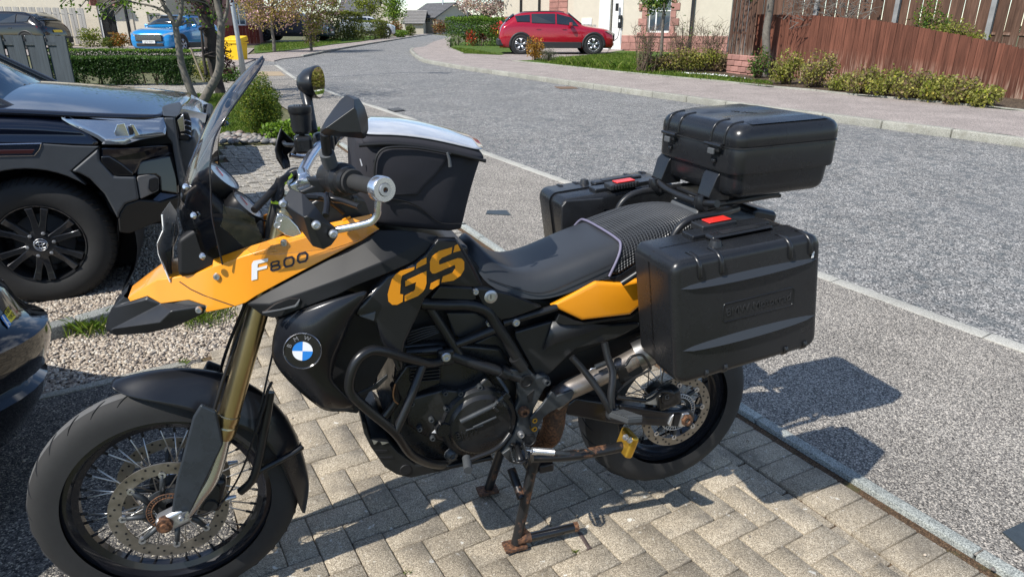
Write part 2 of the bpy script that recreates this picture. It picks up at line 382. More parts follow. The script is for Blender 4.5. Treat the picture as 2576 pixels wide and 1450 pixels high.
M_pav2 = speckle('weathered paver', [(0, (.11, .10, .085)), (.5, (.235, .215, .185)), (1, (.5, .47, .41))], bump=.5, bs=160, dist=.002, patch=[(5, .5, .72, (.12, .11, .1), 6, .6)], spots=[(24, .6, .68, (.6, .57, .5), 3, .9)])
cu_ = joined('cut_pavers', [p for p in cuts if seen(p)], drive, M_pav, CME); cu_.location.z -= .007
hv_ = [p for p in halves if seen(p)]
if hv_: joined('half_pavers', hv_, drive, M_pav, HME)
if len(vis) > 300: joined('distant_pavers', [p for z, p in vis[300:]], drive, M_pav2)
blocks('drive_edging', [gl(1.9), gl(-6.6)], .915, .05, .1, .012, M_gran, 'edging_block', side=1, bev=.004)

# -- dark tarmac, gravel, edgings
tar_poly = [G(0, 1017), G(475, 905), G(505, 899), G(560, 1130), G(600, 1350), G(640, 1470), G(640, 1470)+Vector((.15, -.6, 0)), Vector((-3.2, .6, 0)), Vector((-5, 2.0, 0))]
sheet('tarmac_drive', tar_poly, -.004, M_tar)
grav_poly = [G(0, 1015)+Vector((-2.5, -.55, 0)), G(0, 1015), G(475, 903), G(600, 868), G(565, 480), G(562, 420), Vector((-7.5, 8.5, 0)), Vector((-9, 5, 0))]
sheet('gravel_bed', grav_poly, -.02, M_grav)
M_stone = island_mat('gravel stone', [(0, (.13, .12, .115)), (.2, (.25, .205, .165)), (.5, (.37, .31, .245)), (.8, (.46, .395, .315)), (1, (.58, .54, .47))], .85)
gz = [G(-60, 1030), G(475, 903), G(610, 868), G(640, 640), G(560, 520), G(240, 540), G(-60, 690)]
stones('gravel', scatter(gz, 38000), .0086, M_stone, .75, -.015)
blocks('tarmac_edging', [G(-90, 1036), G(0, 1015), G(475, 903), G(503, 897)], .9, .05, .1, .004, M_conc, 'edging_block', side=1, bev=.004)
M_dkconc = speckle('dark kerb setts', [(0, (.1, .105, .1)), (.5, (.2, .21, .2)), (1, (.34, .35, .33))], bump=.3, bs=240, dist=.001, rnd=.12)
blocks('sett_edging', [G(75, 868), G(113, 860), G(268, 812), G(390, 776)], .24, .09, .1, .065, M_dkconc, 'sett', side=-1, bev=.008, gap=.012)
stones('loose_gravel_chips', np.concatenate([scatter(tar_poly, 90), scatter(drive_poly, 130), scatter(path_poly, 170)]), .006, M_stone, .7, .006)
M_blade = island_mat('grass blade', [(0, (.05, .095, .008)), (.5, (.1, .17, .015)), (.85, (.17, .24, .03)), (1, (.3, .3, .09))], .6, .3, .35)
def tuft(x, y, n, r, h): 
    c = G(x, y); return c, np.stack([NR.normal(c.x, r, n), NR.normal(c.y, r*.6, n)], 1), h
for (x, y, n, r, h, lab) in ((225, 832, 150, .06, .075, 'grass tuft growing over the dark setts by the black car'), (258, 812, 70, .03, .06, 'small grass tuft at the end of the dark setts under the black beak'), (505, 800, 420, .09, .05, 'low bright green grass patch in the gravel below the yellow beak'),
                            (460, 912, 40, .012, .02, 'tiny weed at the corner of the concrete edging'), (1446, 1391, 26, .006, .012, 'tiny yellow moss tuft beside the centre stand foot'), (1028, 1440, 26, .007, .012, 'tiny moss tuft between pavers at the bottom edge')):
    c, P_, h_ = tuft(x, y, n, r, h)
    o = blades('grass_tuft', P_, h_, .004, M_blade, .0, .45, kind=None); tag(o, lab, 'grass', 'weeds in the paving and gravel')

# -- lawn with pebble border, brick path beyond
lawn_poly = [G(555, 338), G(700, 338), G(705, 262), G(600, 240), G(420, 236), G(330, 236), Vector((-11, 13, 0)), Vector((-9, 9.2, 0)), G(470, 345)]
sheet('lawn', lawn_poly, -.006, M_lawn)
lz = [G(545, 340), G(705, 336), G(705, 262), G(600, 240), G(430, 237), G(430, 300), G(520, 320)]
blades('lawn_grass', scatter(lz, 26000), .05, .009, M_blade, -.006, .5)
soil_poly = [G(545, 352), G(705, 352), G(790, 352), G(775, 322), G(700, 326), G(545, 333)]
sheet('soil_bed', soil_poly, .0, M_soil)
pt_poly = [G(270, 214), G(560, 206), G(612, 216), G(600, 239), G(420, 235), G(290, 226)]
bp_ = sheet('brick_path', pt_poly, -.012, M_sand)
pp_ = []
c0 = G(430, 222); dv = (G(560, 222)-c0).normalized(); nv = Vector((-dv.y, dv.x, 0)); pa = math.atan2(dv.y, dv.x)
for i in range(-14, 28):
    for j in range(-16, 14):
        c = c0+dv*(i*.205+(j % 2)*.1)+nv*(j*.105)
        if inpoly(np.array([[c.x, c.y]]), pt_poly)[0]: pp_.append((c.x, c.y, pa))
joined('path_bricks', pp_, bp_, M_pav2)
PEB = []
for k in range(96):
    x = 546+k*1.55+random.uniform(-3, 3); y = 350+random.uniform(-12, 11); PEB.append((x, y))
peb = empty('pebble_border', G(610, 352), 'row of smooth grey and white cobbles edging the lawn beside the round bush', 'stones')
for k, (x, y) in enumerate(PEB):
    bm = bmesh.new(); bmesh.ops.create_icosphere(bm, subdivisions=2, radius=1); c = G(x, y)
    a = random.uniform(.03, .058); sv = (a, a*random.uniform(.6, .9), a*random.uniform(.45, .7))
    bmesh.ops.scale(bm, vec=sv, verts=bm.verts)
    for v in bm.verts: v.co *= 1+.12*noise.noise(v.co*14+Vector((k, 0, 0)))
    bmesh.ops.rotate(bm, cent=(0, 0, 0), matrix=Matrix.Rotation(random.uniform(0, 6), 3, 'Z') @ Matrix.Rotation(random.uniform(-.2, .2), 3, 'X'), verts=bm.verts)
    bmesh.ops.translate(bm, vec=c+Vector((0, 0, sv[2]*.6)), verts=bm.verts)
    g = random.choice(((.2, .19, .18), (.25, .23, .21), (.14, .14, .145), (.3, .27, .24), (.23, .18, .16), (.1, .105, .11)))
    bmobj('stone', bm, mat('pebble %.2f %.2f' % (g[0], g[2]), g, .7, var=.3, vs=30, bump=.2, bs=120), peb, True)
# -- far side: kerb, footpath, lawns, drive
side_far = -1
kin = offs(kB, .13)
if (kin[5]-kB[5]).dot(Vector((.4, 1, 0))) < 0: kin = offs(kB, -.13); side_far = 1
back = [(1131, 121), (1164, 135), (1225, 145), (1288, 154), (1398, 165), (1575, 184), (1680, 194), (1813, 206), (1930, 219), (2039, 228), (2174, 243), (2264, 249), (2414, 264), (2507, 274), (2574, 280)]
bk = [G(x, y, .1) for x, y in back]; db = (bk[-1]-bk[-3]).normalized(); bk = bk+[bk[-1]+db*10]
farpath = kin + bk[::-1] + [G(1134, 92, .1), G(1090, 105, .1), G(1069, 117, .1)]
sheet('far_footpath', farpath, .1, M_pathfar)
blocks('far_kerb', kB[::-1], .915, .125, .15, .108, M_conc, 'kerb_block', side=1, bev=.02, gap=.012)
blocks('garden_edging', bk[:2], .915, .05, .1, .13, M_conc, 'edging_block', side=-1, bev=.006)
blocks('lawn_edging', bk[3:], .915, .05, .1, .13, M_conc, 'edging_block', side=-1, bev=.006)
fl = bk[3:] + [bk[-1]+Vector((4, 5, 0)), Vector((16, 26, 0)), Vector((9, 28, 0)), G(1560, 128, .1), G(1500, 137, .1), G(1340, 152, .1)]
sheet('far_lawn', fl, .112, M_lawn)
sheet('house_drive', [bk[1], bk[2], bk[3], G(1340, 152, .1), G(1500, 137, .1), G(1560, 128, .1), Vector((9, 45, 0)), Vector((-1, 45, 0)), G(1300, 118, .1)], .104, M_pathfar)
sheet('corner_lawn', [bk[0], bk[1], G(1260, 139, .1), Vector((2, 40, 0)), Vector((-3, 48, 0))], .112, M_lawn)
lz2 = [bk[4], bk[5], bk[6], bk[7], bk[8], G(1800, 190, .1), G(1610, 180, .1), G(1600, 135, .1), G(1500, 140, .1), G(1345, 152, .1)]
blades('far_lawn_grass', np.concatenate([scatter(lz2, 15000), scatter([bk[0], bk[1], G(1255, 139, .1), G(1180, 125, .1)], 2500)]), .07, .012, M_blade, .105, .5)
# ---------------------------------------------------------------- the motorcycle
BX, BY, PHI = -.9574, 1.5799, .3350
BU = Vector((math.cos(PHI), math.sin(PHI), 0)); BV = Vector((math.sin(PHI), -math.cos(PHI), 0)); BO = Vector((BX, BY, .004))
MB = Matrix(((BU.x, -BV.x, 0, BX), (BU.y, -BV.y, 0, BY), (0, 0, 1, .004), (0, 0, 0, 1)))
def L(u, v, w_): return Vector((u, -v, w_))                  # bike frame: u rearwards from the front axle, v to its left, w up
def B(x, y, v):                                              # photo point on the bike's plane at lateral offset v
    d = ray(x, y); t = ((BO-CAM).dot(BV)+v)/d.dot(BV); X = CAM+d*t-BO
    return L(X.dot(BU), v, X.z)
class TL:
    def __init__(s, i, j): s.x, s.y = 644*i, 362.25*j
    def __call__(s, *pts): return [(s.x+.25*p[0], s.y+.25*p[1])+tuple(p[2:]) for p in pts]
t11, t12, t21, t22, t23, t31, t32, t33, t42, t43 = TL(0, 0), TL(1, 0), TL(0, 1), TL(1, 1), TL(2, 1), TL(0, 2), TL(1, 2), TL(2, 2), TL(1, 3), TL(2, 3)
def zC(*pts): return [(838.5+.3239*p[0], 737.9+.3239*p[1])+tuple(p[2:]) for p in pts]
bike = empty('motorcycle', (0, 0, 0), 'black and yellow adventure motorcycle on its centre stand on the block paving', 'motorcycle')
bike.matrix_basis = MB
def add(name, bm_or_me, m, parent=None, smooth=False):
    if isinstance(bm_or_me, bmesh.types.BMesh):
        bmesh.ops.recalc_face_normals(bm_or_me, faces=bm_or_me.faces[:])
        me = bpy.data.meshes.new(name); bm_or_me.to_mesh(me); bm_or_me.free()
    else: me = bm_or_me
    if smooth: me.polygons.foreach_set('use_smooth', [True]*len(me.polygons))
    o = bpy.data.objects.new(name, me); COL.objects.link(o); me.materials.append(m); o.parent = parent or bike
    return o
# materials of the machine
K_pl = mat('black textured plastic', (.017, .018, .02), .34, var=.25, vs=5, bump=.25, bs=350, rr=.06)
K_pt = mat('satin black paint', (.011, .012, .015), .3, var=.15, vs=4, rr=.05, coat=.15)
K_fr = mat('black frame enamel', (.013, .0135, .015), .36, var=.3, vs=9, bump=.2, bs=90, rr=.1)
K_en = mat('black engine casting', (.014, .0145, .0155), .3, var=.35, vs=14, bump=.3, bs=140, rr=.12)
K_rb = mat('tyre rubber', (.022, .022, .022), .78, var=.3, vs=6, bump=.25, bs=200)
K_tread = mat('dusty tread rubber', (.095, .095, .095), .9, var=.2, vs=9, bump=.3, bs=160)
K_ye = mat('amber yellow paint', (.80, .30, .012), .28, coat=.6, var=.03, vs=3)
K_gold = mat('gold anodised fork', (.50, .40, .23), .3, metal=1, var=.1, vs=10)
K_al = mat('cast aluminium', (.55, .56, .58), .38, metal=.9, var=.12, vs=12, rr=.08)
K_st = mat('silver tube', (.72, .74, .78), .26, metal=.95, var=.06, vs=10)
K_disc = mat('brake disc steel', (.27, .245, .21), .42, metal=.8, var=.25, vs=40, rr=.1)
K_spoke = mat('spoke steel', (.55, .53, .5), .35, metal=.9, var=.2, vs=20)
K_rust = mat('rusty steel', (.095, .045, .025), .8, metal=.2, var=.7, vs=34, bump=.5, bs=160)
K_exh = mat('tarnished exhaust pipe', (.25, .215, .19), .45, metal=.7, var=.35, vs=22, rr=.15)
K_seat = mat('grey black seat vinyl', (.03, .033, .038), .42, var=.12, vs=7, bump=.25, bs=420)
K_fab = mat('dark bag fabric', (.020, .020, .026), .85, var=.2, vs=9, bump=.5, bs=600)
K_dark = mat('black and gap shade', (.008, .008, .009), .6)  # black hoses, zips and lettering, also painted-in shade of slots and bores
K_white = mat('white print', (.75, .75, .76), .4)
K_grey = mat('mid grey plastic', (.075, .08, .085), .5, var=.15, vs=10)
K_rub2 = mat('grey rubber', (.05, .055, .06), .7, var=.2, vs=30)
K_lime = mat('lime cable tie', (.55, .75, .05), .4)
K_red = mat('red latch', (.68, .03, .02), .35, coat=.3)
K_mirror = mat('mirror glass', (.9, .9, .9), .02, metal=1)
K_goldp = mat('gold plate', (.6, .36, .05), .35, metal=.8)
K_blue = mat('roundel blue', (.02, .2, .6), .3)
K_cast = mat('scuffed black casting', (.045, .05, .055), .45, metal=.3, var=.45, vs=26, rr=.1)
def rustmix(name, col, rough, metal, lo, hi, sc=18):
    m = bpy.data.materials.new(name); m.use_nodes = True; n = m.node_tree.nodes; l = m.node_tree.links.new; b = n['Principled BSDF']; MATS[name] = m
    t = n.new('ShaderNodeTexCoord'); z = n.new('ShaderNodeTexNoise'); z.inputs['Scale'].default_value = sc; z.inputs['Detail'].default_value = 9; z.inputs['Roughness'].default_value = .7; l(t.outputs['Object'], z.inputs['Vector'])
    r = n.new('ShaderNodeMapRange'); r.inputs['From Min'].default_value = lo; r.inputs['From Max'].default_value = hi; l(z.outputs['Fac'], r.inputs['Value'])
    z2 = n.new('ShaderNodeTexNoise'); z2.inputs['Scale'].default_value = sc*5; z2.inputs['Detail'].default_value = 5; l(t.outputs['Object'], z2.inputs['Vector'])
    cr = n.new('ShaderNodeValToRGB'); cr.color_ramp.elements[0].color = (.035, .017, .011, 1); cr.color_ramp.elements[0].position = .35; cr.color_ramp.elements[1].color = (.22, .10, .045, 1); cr.color_ramp.elements[1].position = .68; l(z2.outputs['Fac'], cr.inputs['Fac'])
    mi = n.new('ShaderNodeMix'); mi.data_type = 'RGBA'; mi.inputs['A'].default_value = (*col, 1); l(r.outputs[0], mi.inputs['Factor']); l(cr.outputs['Color'], mi.inputs['B']); l(mi.outputs['Result'], b.inputs['Base Color'])
    for soc, a_, b_ in (('Roughness', rough, .85), ('Metallic', metal, .05)):
        q = n.new('ShaderNodeMapRange'); q.inputs['To Min'].default_value = a_; q.inputs['To Max'].default_value = b_; l(r.outputs[0], q.inputs['Value']); l(q.outputs[0], b.inputs[soc])
    bp = n.new('ShaderNodeBump'); bp.inputs['Strength'].default_value = .35; bp.inputs['Distance'].default_value = .001; l(z2.outputs['Fac'], bp.inputs['Height']); l(bp.outputs['Normal'], b.inputs['Normal']); return m
K_rust = rustmix('rusty steel plate', (.03, .02, .016), .6, .2, .30, .55, 25)
K_exh = rustmix('heat stained exhaust', (.27, .24, .215), .38, .75, .56, .68, 12)
K_bar = rustmix('chipped black tube', (.012, .0125, .014), .32, .1, .655, .70, 13)
K_stand = rustmix('rusting black stand', (.012, .0125, .014), .34, .1, .53, .60, 13)
def glass(name, tint, fac=.12, rough=.03, tints=None):
    if name in MATS: return MATS[name]
    m = bpy.data.materials.new(name); m.use_nodes = True; n = m.node_tree.nodes; l = m.node_tree.links.new
    n.remove(n['Principled BSDF']); tr = n.new('ShaderNodeBsdfTransparent'); tr.inputs['Color'].default_value = (*tint, 1)
    gl_ = n.new('ShaderNodeBsdfGlossy'); gl_.inputs['Roughness'].default_value = rough
    fr = n.new('ShaderNodeFresnel'); fr.inputs['IOR'].default_value = 1.5; ad = n.new('ShaderNodeMath'); ad.operation = 'ADD'; ad.inputs[1].default_value = fac-.04; ad.use_clamp = True
    mi = n.new('ShaderNodeMixShader'); l(fr.outputs[0], ad.inputs[0]); l(ad.outputs[0], mi.inputs['Fac']); l(tr.outputs[0], mi.inputs[1]); l(gl_.outputs[0], mi.inputs[2]); l(mi.outputs[0], n['Material Output'].inputs['Surface'])
    MATS[name] = m; return m
K_smoke = glass('smoked screen', (.46, .44, .43), .10)
K_frost = glass('frosted acrylic', (.8, .8, .78), .22, .5)
K_clear = glass('clear acrylic', (.95, .95, .94), .05)

FR = [B]
def vv(p, v): return FR[0](p[0], p[1], p[2] if len(p) > 2 else v)
def plate(name, pts, v, th, m, parent=None, bev=.004, mir=False, ins=0, dep=0, seg=2, dv=0.):
    """panel cut to a side outline at offset v, th deep inwards; ins/dep crown its face"""
    Q = [vv(p, v) for p in pts]
    if dv: Q = [q+Vector((0, -dv, 0)) for q in Q]
    bm = bmesh.new(); sg = 1
    f1 = [bm.verts.new(q) for q in Q]; f2 = [bm.verts.new(q+Vector((0, th, 0))) for q in Q]
    f = bm.faces.new(f1); bm.faces.new(f2[::-1]); n = len(Q)
    for i in range(n): bm.faces.new((f1[i], f2[i], f2[(i+1) % n], f1[(i+1) % n]))
    bmesh.ops.recalc_face_normals(bm, faces=bm.faces[:])
    if ins:
        fs = [f]
        for k, (a, d) in enumerate(((ins*.35, dep*.6), (ins*.65, dep*.4))):
            bmesh.ops.inset_region(bm, faces=fs, thickness=a, depth=d, use_even_offset=True)
    o = add(name, bm, m, parent)
    if bev: bevel(o, bev, seg)
    if mir:
        me = o.data.copy(); me.name = name
        for vt in me.vertices: vt.co.y = -vt.co.y
        me.flip_normals()
        c = bpy.data.objects.new(name, me); COL.objects.link(c); c.parent = o.parent
        if bev: bevel(c, bev, seg)
    return o
def flat(name, pts, v, m, parent, dv=.0015):
    """thin print or foil lying on a panel"""
    bm = bmesh.new(); Q = [vv(p, v)+Vector((0, -dv, 0)) for p in pts]
    a = [bm.verts.new(q) for q in Q]; b = [bm.verts.new(q+Vector((0, .0012, 0))) for q in Q]; bm.faces.new(a); bm.faces.new(b[::-1])
    for i in range(len(a)): bm.faces.new((a[i], b[i], b[(i+1) % len(a)], a[(i+1) % len(a)]))
    return add(name, bm, m, parent)
def surf(name, V, Fs, m, parent=None, th=.004, bev=0, sub=0, mir=False, raw=False):
    Q = [Vector(p) if raw else FR[0](*p) for p in V]; bm = bmesh.new(); q = [bm.verts.new(p) for p in Q]
    for f in Fs: bm.faces.new([q[i] for i in f])
    if mir:
        q2 = [bm.verts.new((p.x, -p.y, p.z)) if abs(p.y) > 1e-4 else q[i] for i, p in enumerate(Q)]
        for f in Fs: bm.faces.new([q2[i] for i in f][::-1])
    o = add(name, bm, m, parent, True)
    if sub: subd(o, sub)
    if th:
        s = o.modifiers.new('sol', 'SOLIDIFY'); s.thickness = th; s.offset = -1
    if bev: bevel(o, bev, 2)
    return o
def spline(P, n=6, closed=False):
    out = []; N = len(P)
    rng = range(N) if closed else range(N-1)
    for i in rng:
        p0 = P[(i-1) % N] if closed or i > 0 else P[i]; p1 = P[i]; p2 = P[(i+1) % N]; p3 = P[(i+2) % N] if closed or i+2 < N else p2
        for k in range(n):
            t = k/n; out.append(.5*((2*p1)+(p2-p0)*t+(2*p0-5*p1+4*p2-p3)*t*t+(3*p1-p0-3*p2+p3)*t*t*t))
    if not closed: out.append(P[-1])
    return out
def tubebm(P, r, seg=10, caps=True, bm=None):
    bm = bm or bmesh.new(); rings = []; up = Vector((0, 0, 1)); N = len(P)
    t0 = (P[1]-P[0]).normalized(); nrm = t0.orthogonal().normalized()
    for i, p in enumerate(P):
        t = (P[min(i+1, N-1)]-P[max(i-1, 0)]).normalized(); nrm = (nrm-t*nrm.dot(t)).normalized(); bn = t.cross(nrm)
        rr = r[i] if isinstance(r, (list, tuple)) else r
        rings.append([bm.verts.new(p+(nrm*math.cos(a)+bn*math.sin(a))*rr) for a in [2*math.pi*k/seg for k in range(seg)]])
    for a, b in zip(rings, rings[1:]):
        for k in range(seg): bm.faces.new((a[k], a[(k+1) % seg], b[(k+1) % seg], b[k]))
    if caps: bm.faces.new(rings[0][::-1]); bm.faces.new(rings[-1])
    return bm
def tube(name, pts, r, m, parent=None, n=5, seg=10, raw=False, smooth=True, v=None):
    P = [Vector(p) if raw else vv(p, v) for p in pts]
    if n > 1 and len(P) > 2: P = spline(P, n)
    if isinstance(r, (list, tuple)) and len(r) != len(P): r = [r[0]+(r[-1]-r[0])*i/(len(P)-1) for i in range(len(P))]
    o = add(name, tubebm(P, r, seg), m, parent, True)
    try: o.data.set_sharp_from_angle(angle=R(60))
    except Exception: pass
    return o
def lathe(name, prof, c, m, parent=None, seg=64, axis=Vector((0, -1, 0)), closed=False, smooth=True, sharp=40, a0=0):
    """prof: (radius, height along axis); c: centre"""
    ax = Vector(axis).normalized(); e1 = ax.orthogonal().normalized(); e2 = ax.cross(e1); bm = bmesh.new(); rings = []
    for r, h in prof:
        if r < 1e-6: rings.append([bm.verts.new(c+ax*h)])
        else: rings.append([bm.verts.new(c+ax*h+(e1*math.cos(a0+2*math.pi*k/seg)+e2*math.sin(a0+2*math.pi*k/seg))*r) for k in range(seg)])
    pr = list(zip(rings, rings[1:]))+([(rings[-1], rings[0])] if closed else [])
    for a, b in pr:
        for k in range(seg):
            k2 = (k+1) % seg
            if len(a) == 1 and len(b) == 1: continue
            if len(a) == 1: bm.faces.new((a[0], b[k2], b[k]))
            elif len(b) == 1: bm.faces.new((a[k], a[k2], b[0]))
            else: bm.faces.new((a[k], a[k2], b[k2], b[k]))
    o = add(name, bm, m, parent, smooth)
    try: o.data.set_sharp_from_angle(angle=R(sharp))
    except Exception: pass
    return o
BOLT = {}
def bolt(x, y, v, r=.008, m=None, parent=None, h=.006):
    m = m or K_al; key = (round(r, 4), m.name)
    if key not in BOLT:
        o = lathe('bolt', [(0, .2*h), (r*.4, .2*h), (r*.45, h), (r*.8, h), (r, h*.5), (r, -h)], Vector((0, 0, 0)), m, parent or bike, 12); BOLT[key] = o.data
    else:
        o = bpy.data.objects.new('bolt', BOLT[key]); COL.objects.link(o); o.parent = parent or bike
    o.location = vv((x, y), v); return o
def box(name, c, s, m, parent=None, rot=None, bev=.004, seg=2):
    bm = bmesh.new(); bmesh.ops.create_cube(bm, size=1); bmesh.ops.scale(bm, vec=s, verts=bm.verts)
    if rot: bmesh.ops.rotate(bm, cent=(0, 0, 0), matrix=rot, verts=bm.verts)
    bmesh.ops.translate(bm, vec=c, verts=bm.verts); o = add(name, bm, m, parent)
    if bev: bevel(o, bev, seg)
    return o

# ---- wheels
def wheel(name, c, Rt, tw, Rr, rw, nsp, discs, dr, hub, steer=0.):
    """c centre (bike frame); Rt tyre radius, tw half width, Rr rim radius"""
    rim = lathe(name, [(Rr+.004, -rw), (Rr+.004, -rw+.004), (Rr-.012, -rw+.008), (Rr-.016, -rw*.45), (Rr-.03, -rw*.25), (Rr-.03, rw*.25), (Rr-.016, rw*.45), (Rr-.012, rw-.008), (Rr+.004, rw-.004), (Rr+.004, rw), (Rr-.012, rw+.001), (Rr-.02, rw*.55), (Rr-.036, rw*.35), (Rr-.036, -rw*.35), (Rr-.02, -rw*.55), (Rr-.012, -rw-.001)], c, mat('black wheel rim', (.012, .0125, .016), .22, coat=.3), None, 96, closed=True)
    pr = []; 
    for k in range(25):
        a = math.pi*(k/24); x = math.cos(a)*tw*1.0; s_ = math.sin(a)
        pr.append((Rr+.002+(Rt-Rr-.002)*(s_**.62), x))
    ty = lathe('tyre', pr, c, K_rb, rim, 120); ty.data.materials.append(K_tread)
    sl = []
    for p in ty.data.polygons:
        rr = math.hypot(p.center.x-c.x, p.center.z-c.z); sl.append(1 if rr > Rt-.0045 else 0)
    ty.data.polygons.foreach_set('material_index', sl)
    gb = bmesh.new()                                          # tread grooves, slanting sipes cut as dark slivers standing in the crown
    for k in range(30):
        for sg in (-1, 1):
            a = 2*math.pi*(k+(.5 if sg > 0 else 0))/30; P = []
            for q in range(5):
                f_ = q/4; x = sg*tw*(.12+.62*f_); rr = Rr+.002+(Rt-Rr-.002)*(math.sqrt(max(0, 1-(x/tw)**2))**.62)+.0008; aa = a+f_*.13
                P.append(c+Vector((math.cos(aa)*rr, x, math.sin(aa)*rr)))
            tubebm(P, [.0006, .0018, .002, .0018, .0006], 4, True, gb)
    add('tread_groove', gb, K_dark, rim)['kind'] = 'stuff'
    lathe('hub', [(.012, -hub-.012), (.03, -hub-.008), (.046, -hub), (.046, -hub+.006), (.03, -hub+.012), (.026, 0), (.03, hub-.012), (.046, hub-.006), (.046, hub), (.03, hub+.008), (.012, hub+.012)], c, mat('grey hub', (.05, .05, .05), .4, metal=.5), rim, 40)
    for k in range(nsp):
        a = 2*math.pi*k/nsp; sd = 1 if k % 2 else -1; tw_ = (1 if (k//2) % 2 else -1)*.55
        p = c+Vector((math.cos(a)*(Rr-.034), sd*.006, math.sin(a)*(Rr-.034))); q = c+Vector((math.cos(a+tw_)*.043, sd*(hub-.003), math.sin(a+tw_)*.043))
        o = add('spoke', tubebm([p, p+(q-p)*.5, q], .0021, 6), K_spoke, rim, True)
        nip = add('spoke_nipple', tubebm([p-(q-p).normalized()*.004, p+(q-p).normalized()*.018], .0038, 6), K_dark, rim, True)
    for dv_ in discs:
        disc(rim, c, dv_, dr, hub)
    return rim
def disc(rim, c, v, ro, hub, inner=.775, nb=8):
    ri = ro*inner; bm = bmesh.new(); n = 96; th = .0024
    dname = 'brake_disc'
    o = lathe(dname, [(ri, -th), (ro, -th), (ro, th), (ri, th)], c+L(0, v, 0), K_disc, rim, 96, closed=True, sharp=30)
    hb = bmesh.new()
    for k in range(48):
        a = 2*math.pi*k/48; r_ = ri+(ro-ri)*(.25, .5, .78)[k % 3]
        p = c+L(0, v, 0)+Vector((math.cos(a)*r_, 0, math.sin(a)*r_))
        tubebm([p+Vector((0, th+.0006, 0)), p-Vector((0, th+.0006, 0))], .0034 if ro > .14 else .0038, 8, True, hb)
    add('disc_hole', hb, K_dark, rim)['kind'] = 'stuff'
    cb = bmesh.new(); rc = ri*.99
    for k in range(nb):                                       # open spider: arms from hub to floating bobbins
        a = 2*math.pi*k/nb; p1 = c+L(0, v, 0)+Vector((math.cos(a)*rc, 0, math.sin(a)*rc)); p0 = c+L(0, v*.93, 0)+Vector((math.cos(a+.22)*.05, 0, math.sin(a+.22)*.05))
        tubebm([p0, p1], [.009, .0065], 6, True, cb)
    o2 = add('disc_carrier', cb, K_cast, rim, True)
    lathe('carrier_ring', [(.045, -.003), (.066, -.003), (.066, .003), (.045, .003)], c+L(0, v*.95, 0), K_cast, rim, 40, closed=True)
    for k in range(nb):
        a = 2*math.pi*k/nb; p1 = c+L(0, v, 0)+Vector((math.cos(a)*rc, 0, math.sin(a)*rc))
        lathe('disc_bobbin', [(.004, -.005), (.0095, -.005), (.0095, .005), (.004, .005)], p1, K_al, rim, 14, closed=True)
FC = L(0, 0, .345)
fw = wheel('front_wheel', FC, .345, .047, .262, .033, 36, (-.064, .064), .150, .036)
fw['label'] = 'large spoked front wheel with twin drilled discs'
RC = L(1.578, 0, .364)
rw_ = wheel('rear_wheel', RC, .318, .077, .213, .052, 36, (.0895,), .1325, .05)
# abs rings
for (c, v, r0, m) in ((FC, .071, .044, K_rust), (RC, .096, .056, K_al)):
    bm = bmesh.new()
    for k in range(40):
        a = 2*math.pi*k/40; p = c+L(0, v, 0)+Vector((math.cos(a)*r0, 0, math.sin(a)*r0)); q = c+L(0, v, 0)+Vector((math.cos(a)*(r0+.011), 0, math.sin(a)*(r0+.011)))
        tubebm([p, q], .0017, 4, True, bm)
    for rr in (r0, r0+.012): tubebm([c+L(0, v, 0)+Vector((math.cos(a)*rr, 0, math.sin(a)*rr)) for a in [2*math.pi*k/40 for k in range(41)]], .002, 6, False, bm)
    add('sensor_ring', bm, m, fw if c is FC else rw_, True)

